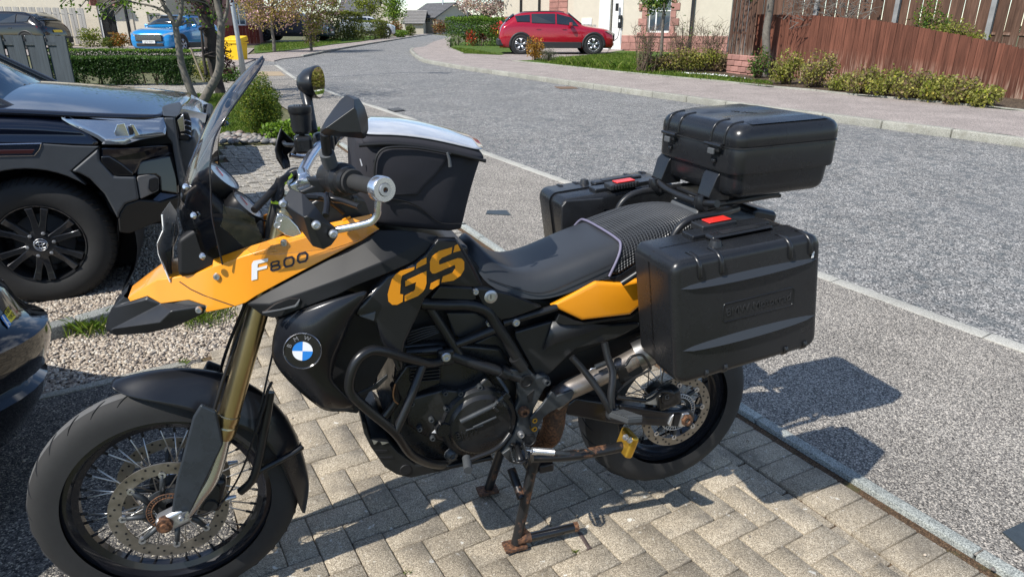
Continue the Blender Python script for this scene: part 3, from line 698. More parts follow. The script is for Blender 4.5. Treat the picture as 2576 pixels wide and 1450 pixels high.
# ---- fork
fl_, fu_ = B(566, 1080, .1), B(650, 780, .1)
fd_ = (fu_-fl_).normalized(); ftop = fl_+fd_*.62
for sg in (1, -1):
    def S(p): return Vector((p.x, p.y*sg, p.z))
    par = bike
    ft = tube('fork_tube', [S(fl_+fd_*.035), S(ftop)], .0265, K_gold, None, 1, 24, raw=True)
    lathe('fork_collar', [(.0265, .05), (.0285, .048), (.029, .03), (.0275, .026), (.0275, .018), (.0295, .014), (.029, -.01), (.026, -.02), (0, -.02)], S(fl_), K_gold, ft, 28, axis=S(fd_)-S(Vector()), sharp=25)
    lo = S(fl_)-S(fd_)*.02; axp = Vector((0, S(fl_).y, .345))
    tube('fork_slider', [lo, lo-S(fd_)*.12, Vector((lo.x-.085, lo.y, .40)), axp+Vector((.045, 0, .01))], [.021, .025], K_st, None, 4, 18, raw=True)
    box('axle_clamp', axp+Vector((.015, 0, 0)), (.085, .045, .05), K_al, None, Matrix.Rotation(R(-20), 3, 'Y'), .012, 3)
    lathe('axle_nut', [(0, .03), (.011, .03), (.012, .024), (.02, .024), (.02, 0)], axp+Vector((-.005, -.012*sg, 0)), K_rust, None, 20, axis=(0, -sg, 0))
    # guard over the slider
    V = [B(*p) for p in ((505, 1018, .135), (545, 1035, .138), (562, 1118, .138), (475, 1300, .125), (452, 1318, .12), (430, 1295, .115), (443, 1210, .12), (485, 1050, .13))]
    bm = bmesh.new(); a = [bm.verts.new(S(p)) for p in V]; b = [bm.verts.new(S(p+Vector((0, .014, 0)))) for p in V]; bm.faces.new(a); bm.faces.new(b[::-1])
    for i in range(8): bm.faces.new((a[i], b[i], b[(i+1) % 8], a[(i+1) % 8]))
    g_ = add('fork_guard', bm, mat('slate fork guard', (.028, .034, .042), .3, var=.2, vs=20, rr=.08), None); bevel(g_, .006, 3)
    # caliper
    cc = FC+Vector((.115, -.066*sg, .045))
    cal = box('front_caliper', cc+Vector((0, -.018*sg, 0)), (.06, .045, .105), K_en, None, Matrix.Rotation(R(18), 3, 'Y'), .014, 3)
    for k in (-1, 1): lathe('caliper_piston', [(0, .006), (.017, .006), (.019, 0)], cc+Vector((k*.006, -.041*sg, k*.026)), K_fr, cal, 24, axis=(0, -sg, 0))
    tube('bleed_nipple', [cc+Vector((.03, -.02*sg, -.03)), cc+Vector((.058, -.02*sg, -.028))], [.009, .005], K_al, cal, 1, 10, raw=True)
    tube('brake_hose', [cc+Vector((0, -.02*sg, .05)), cc+Vector((.0, -.035*sg, .16)), Vector((.14, -.1*sg, .6)), Vector((.2, -.085*sg, .75)), Vector((.3, -.06*sg, .95))], .0045, K_dark, None, 6, 8, raw=True)
for v_ in (0,):
    box('fork_brace', L(.16, 0, .625), (.05, .2, .02), K_fr, None, Matrix.Rotation(R(-22), 3, 'Y'))
bolt(456, 1303, .14, .009)
plate('inner_fender', [(1300, 935), (1420, 895), (1620, 825), (1645, 890), (1570, 985), (1520, 1060), (1440, 1040), (1330, 1000)], .07, .14, K_dark, None, .01)
tube('fender_stay', [(640, 1190, .085), (735, 1140, .07), (760, 1120, .06)], .009, K_fr, None, 3, 8)
tube('fender_stay', [(605, 1235, .075), (640, 1195, .085), (665, 1080, .085), (680, 985, .075)], .012, K_fr, None, 4, 8)
tube('speed_cable', [(470, 1300, .12), (540, 1280, .11), (600, 1200, .1), (640, 1090, .1), (672, 950, .09), (690, 870, .06)], .003, K_dark, None, 6, 6)
tube('speed_cable', [(684, 960, .1), (672, 985, .1), (668, 1010, .1), (655, 1050, .1), (645, 1085, .1)], .004, K_dark, None, 6, 6)

# ---- front mudguard: a long arched shell
def mudguard():
    top = [(277, 968), (310, 955), (380, 938), (450, 930), (530, 934), (600, 955), (660, 985), (720, 1045), (755, 1110), (775, 1180), (784, 1230), (770, 1291)]
    low = [(283, 975), (320, 998), (385, 1010), (450, 1025), (520, 1045), (570, 1070), (625, 1080), (670, 1110), (705, 1160), (730, 1215), (747, 1255), (764, 1291)]
    rows = []
    for i, (a, b) in enumerate(zip(top, low)):
        e = min(1, (i+.35)/2.2, (len(top)-i-.4)/2); hw = .028+.040*e
        A = B(a[0], a[1], .02); Bq = B(b[0], b[1], hw)
        row = []
        for s in (-1, -.72, -.33, 0, .33, .72, 1):
            f = abs(s); z = A.z+(Bq.z-A.z)*f**1.9; x = A.x+(Bq.x-A.x)*f**1.9
            row.append(Vector((x, -hw*(s*1.0), z)))
        rows.append(row)
    V = [p for r in rows for p in r]; n = 7
    Fs = [(i*n+k, i*n+k+1, (i+1)*n+k+1, (i+1)*n+k) for i in range(len(rows)-1) for k in range(n-1)]
    return surf('front_mudguard', V, Fs, K_pt, th=.004, sub=2, raw=True)
mudguard()

# ---- beak and yellow side strips
ye_low = [(327, 758, .055), (370, 744, .075), (405, 763, .09), (475, 754, .115), (520, 769, .13), (515, 786, .13), (589, 771, .15), (618, 761, .16), (644, 744, .165), (694, 717, .17), (769, 677, .175), (869, 625, .18), (909, 605, .185), (954, 575, .19)]
ye_up = [(321, 749, .05), (360, 724, .062), (396, 703, .075), (440, 697, .085), (485, 690, .1), (533, 672, .12), (612, 645, .15), (700, 618, .16), (800, 588, .165), (870, 573, .17), (936, 560, .175)]
def yside():
    Q1 = [B(*p) for p in ye_low]; Q2 = [B(*p) for p in ye_up]
    bm = bmesh.new()
    for sg in (1, -1):
        a = [bm.verts.new((p.x, p.y*sg, p.z)) for p in Q1]; b = [bm.verts.new((p.x, p.y*sg, p.z)) for p in Q2]
        bm.faces.new(a+b[::-1] if sg > 0 else (a+b[::-1])[::-1])
        c = [bm.verts.new((p.x*1.0+.004, 0, p.z+.012)) for p in Q2[:6]]
        for i in range(5): bm.faces.new((b[i], b[i+1], c[i+1], c[i]))
        d = [bm.verts.new((p.x+.004, p.y*sg*.86, p.z+.016)) for p in Q2[5:]]
        for i in range(len(d)-1): bm.faces.new((b[5+i], b[6+i], d[i+1], d[i]))
    bmesh.ops.remove_doubles(bm, verts=bm.verts, dist=.0005)
    bmesh.ops.triangulate(bm, faces=[f for f in bm.faces if len(f.verts) > 4])
    o = add('side_fairing', bm, K_ye); o['label'] = 'amber yellow beak and side fairing'
    s = o.modifiers.new('sol', 'SOLIDIFY'); s.thickness = .005; s.offset = -1
    bevel(o, .004, 2, 25); return o
yf = yside()
nose = [(327, 758, .052), (370, 744, .074), (405, 763, .09), (475, 754, .115), (520, 769, .13), (512, 789, .13), (475, 807, .122), (435, 824, .11), (375, 838, .09), (290, 844, .05), (265, 832, .03), (264, 819, .03), (270, 797, .035), (280, 774, .04), (310, 744, .045)]
Q = [B(*p) for p in nose]; mid = [B(275, 829, .045), B(432, 782, .135), B(400, 812, .125), B(282, 826, .06), B(372, 752, .082)]
bm = bmesh.new()
for sg in (1, -1):
    a = [bm.verts.new((p.x, p.y*sg, p.z)) for p in Q]; k = [bm.verts.new((p.x, p.y*sg, p.z)) for p in mid]
    for f in ((a[10], a[11], a[12], k[0]), (a[12], a[13], k[4], k[0]), (a[13], a[14], a[0], a[1], k[4]), (k[4], a[1], a[2], k[1], k[0]), (a[2], a[3], a[4], k[1]), (a[4], a[5], k[2], k[1]), (k[0], k[1], k[2], k[3]), (a[5], a[6], a[7], k[2]), (k[2], a[7], a[8], k[3]), (k[3], a[8], a[9]), (k[3], a[9], a[10], k[0])): bm.faces.new(f if sg > 0 else f[::-1])
    c = [bm.verts.new((p.x+(.012 if i in (10, 11) else 0), 0, p.z-.006)) for i, p in enumerate(Q)]
    for i in list(range(5, 14)): bm.faces.new((a[i], a[i+1], c[i+1], c[i]))
bmesh.ops.remove_doubles(bm, verts=bm.verts, dist=.0005); bmesh.ops.triangulate(bm, faces=[f for f in bm.faces if len(f.verts) > 4])
o = add('beak_lower', bm, K_pl); bevel(o, .005, 2, 20)

# lettering on the yellow strip: F 800, laid on the panel's own surface
from mathutils.bvhtree import BVHTree
def onto(o):
    bm = bmesh.new(); bm.from_mesh(o.data); bmesh.ops.triangulate(bm, faces=bm.faces[:]); t = BVHTree.FromBMesh(bm); bm.free()
    inv = MB.inverted(); cl = inv @ CAM
    def f(x, y, lift=.0015):
        d = (inv.to_3x3() @ ray(x, y)).normalized(); h = t.ray_cast(cl, d)
        if h[0] is None: return B(x, y, .17)
        n = h[1] if h[1].dot(d) < 0 else -h[1]
        return h[0]+n*lift
    return f
ony = onto(yf)
def z1(*P): return [(375.7+.2962*x, 429.3+.2962*y) for x, y in P]
F_ = z1((868, 930), (870, 790), (885, 763), (1010, 740), (1008, 768), (922, 790), (920, 822), (1002, 800), (998, 826), (918, 846), (918, 918))
def decal(name, pts, on, m, par, lift=.0015):
    bm = bmesh.new(); bm.faces.new([bm.verts.new(on(x, y, lift)) for x, y in pts]); return add(name, bm, m, par)
tube('panel_seam', [ony(*p, .0003) for p in ((452, 708), (480, 727), (510, 741), (540, 752), (589, 769))], .0014, K_dark, yf, 1, 5, raw=True)
for (x, y) in ((546, 695), (715, 612), (823, 578)): bolt(x, y, .1, .0085, K_al, yf).location = ony(x, y, .002)
bolt(500, 779, .135, .008)
decal('lettering', F_, ony, K_white, yf)
K_print = mat('dark blue print', (.012, .012, .03), .35)
def ringletter(outer, inner, m, par, on):
    bm = bmesh.new(); n = len(outer)
    a = [bm.verts.new(on(x, y)) for x, y in outer]; b = [bm.verts.new(on(x, y)) for x, y in inner]
    for i in range(n): bm.faces.new((a[i], a[(i+1) % n], b[(i+1) % n], b[i]))
    return add('lettering', bm, m, par)
def rr8(cx, cy, w_, h_, sk, rot=-.23):
    out = []
    for dx, dy in ((-.5, -.25), (-.3, -.5), (.3, -.5), (.5, -.25), (.5, .25), (.3, .5), (-.3, .5), (-.5, .25)):
        x, y = dx*w_-dy*sk, dy*h_; out.append((cx+x*math.cos(rot)-y*math.sin(rot), cy+x*math.sin(rot)+y*math.cos(rot)))
    return out
ringletter(rr8(692, 662, 24, 13, 3), rr8(692, 662, 15, 5, 2), K_print, yf, ony)
ringletter(rr8(693, 673, 27, 14, 3), rr8(693, 673, 17, 5.5, 2), K_print, yf, ony)
ringletter(rr8(727, 658, 29, 26, 5), rr8(727, 658, 19, 16, 4), K_print, yf, ony)
ringletter(rr8(761, 647, 29, 26, 5), rr8(761, 647, 19, 16, 4), K_print, yf, ony)

# ---- black wing panel under the strip
wing_up = [(618, 765, .162), (660, 739, .168), (769, 681, .178), (869, 629, .184), (909, 609, .19), (954, 578, .195), (1006, 577, .2), (1066, 583, .205), (1106, 593, .205)]
wing_lo = [(101+1000, 603, .21), (1069, 637, .222), (1044, 657, .228), (994, 680, .235), (894, 720, .238), (851, 742, .238), (784, 767, .225), (706, 797, .2), (685, 800, .19), (659, 794, .175), (640, 779, .168)]
ridge = [(1060, 612, .222), (960, 660, .236), (860, 700, .235), (760, 735, .215), (680, 765, .19)]
A = wing_up; Z = wing_lo
V = A+Z+ridge; nA, nZ = len(A), len(Z); r0 = nA+nZ
Fs = [(8, 9, r0), (7, 8, r0), (6, 7, r0), (5, 6, r0, r0+1), (4, 5, r0+1), (3, 4, r0+1, r0+2), (2, 3, r0+2, r0+3), (1, 2, r0+3, r0+4), (0, 1, r0+4), (19, 0, r0+4), (18, 19, r0+4), (17, 18, r0+4), (16, 17, r0+4), (15, 16, r0+4, r0+3), (14, 15, r0+3, r0+2), (13, 14, r0+2), (12, 13, r0+2, r0+1), (11, 12, r0+1), (10, 11, r0+1, r0), (9, 10, r0)]
surf('wing_panel', V, Fs, mat('matt black panel', (.012, .0125, .014), .5, spec=.28, var=.15, vs=5), th=.02, bev=.004, mir=True)
plate('intake_scoop', t32((60, 225), (190, 130), (330, 75), (440, 78), (390, 150), (250, 185), (90, 232)), .2, .01, K_dark, None, .002, dv=.02)
plate('intake_lip', t32((60, 218), (240, 190), (390, 150), (440, 85), (425, 150), (390, 172), (90, 232)), .215, .01, K_grey, None, .002, dv=.018)

# ---- radiator shroud with the roundel and the GS panel
sh_o = [(709, 797, .195), (765, 775, .225), (819, 757, .24), (880, 740, .245), (939, 724, .243), (904, 767, .245), (891, 789, .242), (869, 844, .235), (851, 884, .225), (834, 944, .215), (839, 964, .215), (884, 1007, .2), (904, 1034, .19), (824, 1036, .17), (804, 1026, .165), (739, 974, .16), (686, 914, .17), (681, 874, .172), (694, 807, .185)]
sh_i = [(760, 830, .252), (830, 795, .262), (800, 870, .255), (760, 930, .238), (800, 985, .222), (715, 870, .225)]
V = sh_o+sh_i; b0 = len(sh_o)
Fs = [(0, 1, b0), (1, 2, b0+1, b0), (2, 3, b0+1), (3, 4, b0+1), (4, 5, b0+1), (5, 6, b0+1), (6, 7, b0+2, b0+1), (7, 8, b0+2), (8, 9, b0+3, b0+2), (9, 10, b0+4, b0+3), (10, 11, b0+4), (11, 12, b0+4), (12, 13, b0+4), (13, 14, b0+4), (14, 15, b0+3, b0+4), (15, 16, b0+5, b0+3), (16, 17, b0+5), (17, 18, b0+5), (18, 0, b0, b0+5), (b0, b0+1, b0+2), (b0, b0+2, b0+3, b0+5)]
shr = surf('radiator_shroud', V, Fs, K_pt, th=.012, sub=2, mir=True)
gs = t32((1840, -38), (1700, 100), (1640, 250), (1580, 380), (1510, 540), (1490, 640), (1490, 800), (1430, 850), (1340, 640), (1270, 560), (1210, 360), (1140, 280))
gsP = [(1101, 600), (1149, 600), (1162, 619), (1190, 665), (1216, 719), (1190, 722)] + gs + [(904, 799), (891, 789), (904, 767), (939, 724), (971, 689), (994, 681), (1044, 658), (1069, 638)]
gsp = plate('tank_panel', gsP, .226, .02, K_pt, None, .006, mir=True, ins=.012, dep=.004, seg=3)
gsp['label'] = 'black tank panel with big yellow letters'
VG = .2306
for pl in (t22((2030, 1005), (2000, 1020), (1985, 1090), (2060, 1068)), t22((1975, 1035), (1840, 1075), (1770, 1130), (1750, 1180), (1750, 1270), (1772, 1298), (1800, 1300), (2000, 1212), (2005, 1245), (1980, 1290), (1880, 1330), (1865, 1390), (1990, 1370), (2060, 1320), (2095, 1260), (2095, 1180), (2070, 1150), (2030, 1145), (1850, 1210), (1840, 1200), (1842, 1170), (1870, 1142), (1965, 1100)),
           t22((1850, 1355), (1760, 1400), (1748, 1455), (1775, 1460), (1843, 1410)), t22((1715, 1140), (1660, 1165), (1615, 1205), (1612, 1250), (1715, 1200)),
           t22((1595, 1235), (1590, 1262), (1470, 1320), (1458, 1372), (1448, 1505), (1480, 1512), (1475, 1584), (1420, 1614), (1370, 1614), (1332, 1580), (1325, 1510), (1345, 1435), (1368, 1360), (1402, 1310), (1450, 1275)),
           t22((1715, 1275), (1502, 1375), (1502, 1430), (1612, 1385), (1598, 1462), (1588, 1475), (1496, 1525), (1496, 1580), (1630, 1525), (1680, 1482), (1700, 1450), (1715, 1400))):
    flat('lettering', pl, VG, K_ye, gsp, .0008)
plate('panel_facet', t32((1045, 285), (1210, 232), (1190, 335)), .232, .01, K_grey, gsp, .003)
# roundel
rc = B(761.5, 881, .252); rn = Vector((-.12, -1, .18)).normalized()
rd_ = lathe('roundel', [(0, .004), (.024, .004), (.0245, .0035), (.041, .0035), (.043, .005), (.045, .003), (.045, -.012)], rc, mat('roundel black', (.008, .008, .009), .15, coat=.5), shr, 48, axis=rn, sharp=20)
e1 = rn.cross(Vector((0, 0, 1))).normalized(); e2 = e1.cross(rn).normalized(); e1 = -e1 if e1.x < 0 else e1
for q in range(4):
    bm = bmesh.new(); c0 = bm.verts.new(rc+rn*.0052); a0 = math.pi/2*q-.12
    vs = [bm.verts.new(rc+rn*.0052+(e1*math.cos(a0+math.pi/2*k/8)+e2*math.sin(a0+math.pi/2*k/8))*.0235) for k in range(9)]
    for k in range(8): bm.faces.new((c0, vs[k], vs[k+1]))
    add('roundel_quarter', bm, K_white if q % 2 == 0 else K_blue, shr)
lathe('roundel_ring', [(.0425, .004), (.0435, .0062), (.045, .004)], rc, K_st, shr, 48, axis=rn)
def letters(txt, pos, ex, ey, size, m, parent, depth=.0006, name='lettering', align='CENTER'):
    """text as real geometry: pos centre, ex/ey axes in the parent's local frame"""
    cu = bpy.data.curves.new(name, 'FONT'); cu.body = txt; cu.size = size; cu.align_x = align; cu.align_y = 'CENTER'; cu.extrude = depth
    tmp = bpy.data.objects.new(name, cu); COL.objects.link(tmp); dg = bpy.context.evaluated_depsgraph_get(); me = bpy.data.meshes.new_from_object(tmp.evaluated_get(dg)); bpy.data.objects.remove(tmp)
    ez = ex.cross(ey).normalized(); M = Matrix(((ex.x, ey.x, ez.x, pos.x), (ex.y, ey.y, ez.y, pos.y), (ex.z, ey.z, ez.z, pos.z), (0, 0, 0, 1))); me.transform(M)
    me.materials.clear(); o = bpy.data.objects.new(name, me); COL.objects.link(o); me.materials.append(m); o.parent = parent or bike
    return o
for ch, an in (('B', 152), ('M', 112), ('W', 66)):
    a = R(an); p = rc+rn*.0042+(e1*math.cos(a)+e2*math.sin(a))*.0325; ey = (e1*math.cos(a)+e2*math.sin(a)); ex = ey.cross(rn)
    letters(ch, p, ex.normalized(), ey.normalized(), .015, mat('faded letters', (.2, .2, .21), .4), shr)

# ---- dark innards so that nothing shows through
plate('radiator', [(700, 800), (930, 760), (1000, 860), (960, 930), (900, 1040), (820, 1030), (700, 930)], .12, .24, K_dark, None, .004)
plate('engine', zC((500, 400), (840, 380), (1300, 420), (1440, 640), (1440, 1050), (1350, 1170), (1200, 1250), (900, 1290), (700, 1310), (520, 1240), (430, 1050), (470, 700)), .125, .25, K_en, None, .012)
plate('airbox', [(1000, 640), (1180, 640), (1290, 760), (1420, 760), (1430, 900), (1330, 960), (1180, 960), (1040, 930), (980, 820)], .1, .2, K_dark, None, .01)
plate('dash_block', [(700, 560), (830, 480), (930, 500), (950, 585), (1100, 600), (1180, 620), (1180, 720), (900, 740), (760, 700), (680, 640)], .12, .24, K_pl, None, .01)
plate('headlight_housing', [(447, 604), (470, 588), (540, 545), (610, 560), (668, 590), (645, 634), (612, 648), (533, 675), (485, 692), (470, 695), (447, 692)], .105, .21, K_dark, None, .01)
plate('lamp_bracket', t21((1780, 1040), (1800, 960), (1850, 950), (1950, 1010), (1960, 1290), (1850, 1330), (1800, 1320)), .095, .03, K_pl, None, .004)
plate('tail_frame', [(1270, 740), (1420, 760), (1620, 690), (1690, 600), (1760, 570), (1830, 560), (1800, 640), (1700, 720), (1620, 830), (1430, 900), (1330, 930)], .1, .2, K_dark, None, .01)
# ---- frame tubes, crash bars
tube('frame_tube', [(1060, 762, .15), (1120, 765, .155), (1181, 766, .16), (1226, 782, .16), (1249, 817, .16), (1275, 855, .16), (1302, 900, .16)], .0165, K_fr, None, 5, 14)
tube('frame_tube', [(1080, 772, .14), (1118, 830, .145), (1156, 892, .15)], .0135, K_fr, None, 2, 12)
tube('frame_tube', [(1148, 865, .15), (1200, 845, .155), (1256, 822, .158)], .0125, K_fr, None, 2, 12)
tube('frame_tube', [(1118, 886, .152), (1190, 912, .155), (1262, 935, .158), (1312, 950, .16)], .0165, K_fr, None, 3, 14)
tube('frame_tube', [(1022, 886, .13), (1112, 878, .14)], .0135, K_fr, None, 1, 12)
tube('frame_joint', [(1258, 930, .159), (1276, 940, .16)], .0205, K_fr, None, 1, 14)
tube('frame_joint', [(1296, 898, .16), (1314, 925, .16)], .02, K_fr, None, 1, 14)
box('engine_mount', B(1122, 897, .158), (.05, .02, .05), K_fr, None, None, .012, 3); bolt(1122, 897, .172, .014)
cb_ = tube('crash_bar', [(1107, 910, .165), (1078, 913, .19), (1020, 899, .225), (968, 884, .25), (932, 881, .262), (900, 903, .27), (882, 943, .272), (882, 984, .268), (919, 1023, .26), (994, 1088, .24), (1033, 1140, .21), (1080, 1164, .17), (1120, 1169, .14)], .0128, K_bar, None, 6, 14)
tube('crash_bar_strut', [(1063, 918, .2), (1033, 997, .225), (994, 1086, .24)], .0125, K_bar, cb_, 3, 14)
tube('crash_bar', [L(.62, -.16, .8), L(.55, -.25, .84), L(.53, -.26, .7), L(.6, -.25, .5), L(.72, -.14, .42)], .0128, K_fr, None, 6, 14, raw=True)

# ---- engine
cl = B(1204, 1058, .150)
lathe('clutch_cover', [(0, .034), (.055, .034), (.088, .03), (.095, .024), (.098, .02), (.109, .018), (.116, .008), (.116, -.02)], cl, K_en, None, 56, sharp=28)
letters('BMW', cl+Vector((-.045, -.0345, -.012)), Vector((1, 0, .16)).normalized(), Vector((-.16, 0, 1)).normalized(), .03, K_fr, None, .0015)
for (a, b, r_) in (((1158, 1060, .186), (1245, 1018, .186), .008), ((1190, 1074, .186), (1248, 1048, .186), .004), ((1172, 1082, .186), (1215, 1068, .186), .003)): tube('cover_rib', [a, b], r_, K_cast, None, 1, 10)
tube('clutch_cable', [(1240, 1022, .19), (1262, 1000, .195), (1276, 985, .19), (1250, 945, .16)], .006, K_cast, None, 4, 10)
for (x, y, s) in ((1256, 1012, .014), (1272, 993, .018), (1245, 1026, .01)): box('cable_clamp', B(x, y, .192), (s, .02, .022), K_en, None, Matrix.Rotation(R(-40), 3, 'Y'), .003)
cas = zC((560, 850), (620, 800), (860, 735), (990, 750), (1140, 690), (1190, 640), (1300, 760), (1380, 830), (1400, 960), (1380, 1060), (1330, 1130), (1200, 1210), (1040, 1240), (900, 1160), (770, 1130), (660, 1080), (570, 1010))
plate('engine_case', cas, .15, .06, K_en, None, .008, ins=.008, dep=.004)
plate('cylinder_block', zC((570, 560), (840, 540), (835, 700), (620, 790), (540, 840), (470, 700)), .14, .05, K_en, None, .006)
for k in range(5): plate('cooling_fin', zC((600, 590+k*24), (830, 560+k*26), (830, 568+k*26), (600, 600+k*24)), .152, .03, K_fr, None, .001)
for k in range(5): tube('cover_groove', zC((570, 395-k*22, .13), (700, 345-k*20, .135), (820, 300-k*14, .135)), .0035, K_fr, None, 2, 8)
plate('side_cover', zC((870, 145), (1100, 140), (1200, 190), (1225, 240), (985, 350), (940, 330)), .135, .015, K_pl, None, .005, ins=.006, dep=.003)
plate('side_cover_lower', zC((1000, 430), (1240, 320), (1330, 330), (1420, 560), (1330, 600), (1010, 470)), .11, .015, K_pl, None, .005)
plate('starter_cover', zC((930, 560), (1180, 540), (1300, 640), (1250, 690), (930, 680)), .12, .02, K_en, None, .005)
for (x, y) in ((867, 768), (985, 770), (1137, 722), (1273, 766), (1345, 862), (1365, 1000), (607, 850), (878, 890), (760, 975), (668, 1045), (770, 1118), (908, 1155), (1357, 1090)):
    p = zC((x, y))[0]; bolt(p[0], p[1], .158 if y > 700 else .15, .0085, K_cast, None, .009)
lathe('oil_cap', [(0, .02), (.02, .02), (.024, .012), (.026, 0)], B(1114, 1073, .155), K_en, None, 24)
flat('oil_mark', zC((765, 1078), (800, 1045), (803, 1080)), .162, K_white, None)
for (x, y, v, r_) in ((917, 1244, .15, .016),): p = zC((x, y))[0]; lathe('lower_mount', [(0, .012), (.006, .012), (.008, .016), (r_, .012), (r_+.006, 0)], B(p[0], p[1], v), K_cast, None, 20)
skid = zC((220, 985), (240, 1090), (290, 1190), (400, 1350), (490, 1405), (600, 1432), (1250, 1292), (1232, 1268), (900, 1335), (640, 1330), (500, 1230), (430, 1152), (290, 1130), (252, 1005))
sk = plate('skid_plate', skid, .155, .31, mat('black skid plate', (.02, .021, .022), .4, metal=.3, var=.3, vs=15, rr=.1), None, .004)
for pl in (zC((325, 1215), (420, 1212), (436, 1232), (345, 1238)), zC((355, 1268), (462, 1264), (475, 1284), (372, 1290))): plate('skid_slot', pl, .1565, .004, K_dark, sk, .0015)
p = zC((562, 1366))[0]; lathe('skid_hole', [(0, .002), (.016, .002), (.018, 0)], B(p[0], p[1], .1555), K_dark, sk, 20)
flat('bare_metal', zC((300, 1132), (345, 1142), (330, 1162), (315, 1168)), .157, K_al, sk); flat('bare_metal', zC((365, 1146), (430, 1152), (400, 1165), (378, 1170)), .157, K_al, sk)
tube('coolant_hose', zC((470, 700, .13), (500, 800, .12), (440, 900, .12), (400, 950, .12)), .012, K_en, None, 4, 12)
tube('copper_wire', zC((480, 700, .14), (465, 770, .145), (475, 830, .145), (505, 855, .145)), .0022, mat('copper wire', (.35, .16, .06), .5), None, 4, 6)
plate('lower_fairing_blade', zC((190, 772), (300, 720), (420, 622), (425, 655), (340, 740), (190, 800)), .2, .006, K_pl, None, .002)

# ---- footpeg plate, gear lever, stands
fp = zC((1330, 590), (1450, 590), (1482, 545), (1525, 592), (1580, 650), (1645, 632), (1690, 655), (1682, 702), (1640, 745), (1560, 900), (1550, 960), (1602, 1060), (1562, 1180), (1480, 1190), (1385, 1165), (1345, 1235), (1300, 1250), (1400, 1090), (1440, 980), (1412, 900), (1442, 830), (1422, 680), (1332, 632))
fpp = plate('footpeg_plate', fp, .172, .025, K_cast, None, .006)
for (x, y, r_) in ((1497, 678, .021), (1522, 1135, .022)):
    p = zC((x, y))[0]; lathe('plate_bore', [(0, .0015), (r_*.72, .0015), (r_*.8, .004), (r_, .003), (r_, 0)], B(p[0], p[1], .173), K_dark, fpp, 28)
plate('plate_window', zC((1505, 790), (1560, 745), (1545, 830), (1515, 850)), .1735, .004, K_dark, fpp, .001)
for (x, y, r_, m) in ((1478, 913, .017, K_rust), (1555, 972, .01, K_goldp), (1553, 1037, .01, K_goldp), (1455, 1088, .01, K_al), (1445, 1190, .011, K_cast), (1655, 680, .012, K_cast)):
    p = zC((x, y))[0]; bolt(p[0], p[1], .175, r_, m, fpp, .012)
tube('gear_lever', zC((1372, 1085, .19), (1310, 1165, .2), (1230, 1222, .21), (1130, 1262, .215), (1055, 1290, .215)), [.008, .006], K_fr, None, 4, 10)
gt = tube('lever_rubber', zC((1035, 1275, .2), (1047, 1372, .25)), .013, K_rub2, None, 1, 14)
pg = empty('footpeg'); pg.parent = bike
bm = bmesh.new()
c0 = B(1300, 1120, .18); c1 = B(1310, 1158, .265); d_ = (c1-c0).normalized(); s_ = Vector((.023, 0, .0))
for sg in (-1, 1): tubebm([c0+s_*sg*.7, c0.lerp(c1, .5)+s_*sg, c1+s_*sg*.8], .004, 6, True, bm)
tubebm([c1-s_*.8, c1+d_*.012, c1+s_*.8], .004, 6, True, bm)
tubebm([c0, c1], .009, 8, True, bm)
add('peg_frame', bm, K_fr, pg, True)
tb_ = bmesh.new()
for sg in (-1, 1):
    for k in range(7): p = c0.lerp(c1, (k+.5)/7)+s_*sg*.95; tubebm([p, p+Vector((0, 0, .009))], .0028, 5, True, tb_)
add('peg_teeth', tb_, K_cast, pg)
plate('peg_bracket', zC((1310, 1245), (1400, 1180), (1430, 1240), (1420, 1330), (1370, 1310)), .18, .012, K_cast, pg, .004)
# side stand, folded up along the left side
ss = tube('side_stand', [(1338, 1149, .19), (1395, 1147, .192), (1438, 1144, .195), (1488, 1137, .2), (1540, 1127, .205), (1585, 1117, .208)], .0165, K_stand, None, 4, 16)
gp_ = box('stand_foot', B(1577, 1112, .21), (.03, .075, .075), K_goldp, ss, Matrix.Rotation(R(18), 3, 'Y'), .01, 2)
for (x, y) in ((1573, 1098), (1583, 1105)): lathe('foot_bolt', [(0, .004), (.004, .004), (.0045, .007), (.009, .006), (.01, 0)], B(x, y, .252), K_al, ss, 14)
hel = []; A_, B_ = B(1338, 1133, .2), B(1393, 1137, .2); ax_ = (B_-A_); e_ = ax_.normalized().orthogonal(); e3 = ax_.normalized().cross(e_)
for k in range(22*8+1): t = k/(22*8); a = 2*math.pi*k/8; hel.append(A_+ax_*t+(e_*math.cos(a)+e3*math.sin(a))*.0075)
tube('stand_spring', hel, .0016, K_st, ss, 1, 5, raw=True)
tube('spring_hook', [B_, B(1438, 1142, .197)], .009, K_cast, ss, 1, 10, raw=True); tube('spring_hook', [A_, B(1322, 1131, .195)], .0025, K_st, ss, 1, 6, raw=True)
tube('stand_loop', [(1450, 1130, .22), (1470, 1126, .222), (1482, 1132, .222), (1492, 1137, .22)], .0035, K_cast, ss, 4, 6)
# centre stand, down
cst = empty('centre_stand'); cst.parent = bike
ft = B(1298, 1366, .15); kt = B(1338, 1180, .12)
tube('stand_leg', [kt, ft], .0165, K_stand, cst, 1, 14, raw=True)
ftm, ktm = Vector((ft.x, -ft.y, ft.z)), Vector((kt.x, -kt.y, kt.z))
tube('stand_leg', [ktm, ftm], .0165, K_stand, cst, 1, 14, raw=True)
tube('stand_crosstube', [kt, ktm], .017, K_fr, cst, 1, 14, raw=True); tube('stand_brace', [B(1286, 1178, .06), B(1312, 1252, .135)], .014, K_stand, cst, 1, 12, raw=True)
tube('stand_hanger', [kt, B(1345, 1160, .12), B(1340, 1140, .12)], .022, K_fr, cst, 2, 12, raw=True)
for f_ in (ft, ftm): box('stand_pad', f_+Vector((-.004, 0, -.006)), (.075, .05, .012), K_rust, cst, None, .003)
lv0, lv1 = B(1300, 1357, .152), B(1452, 1352, .16); lv1.z = .04
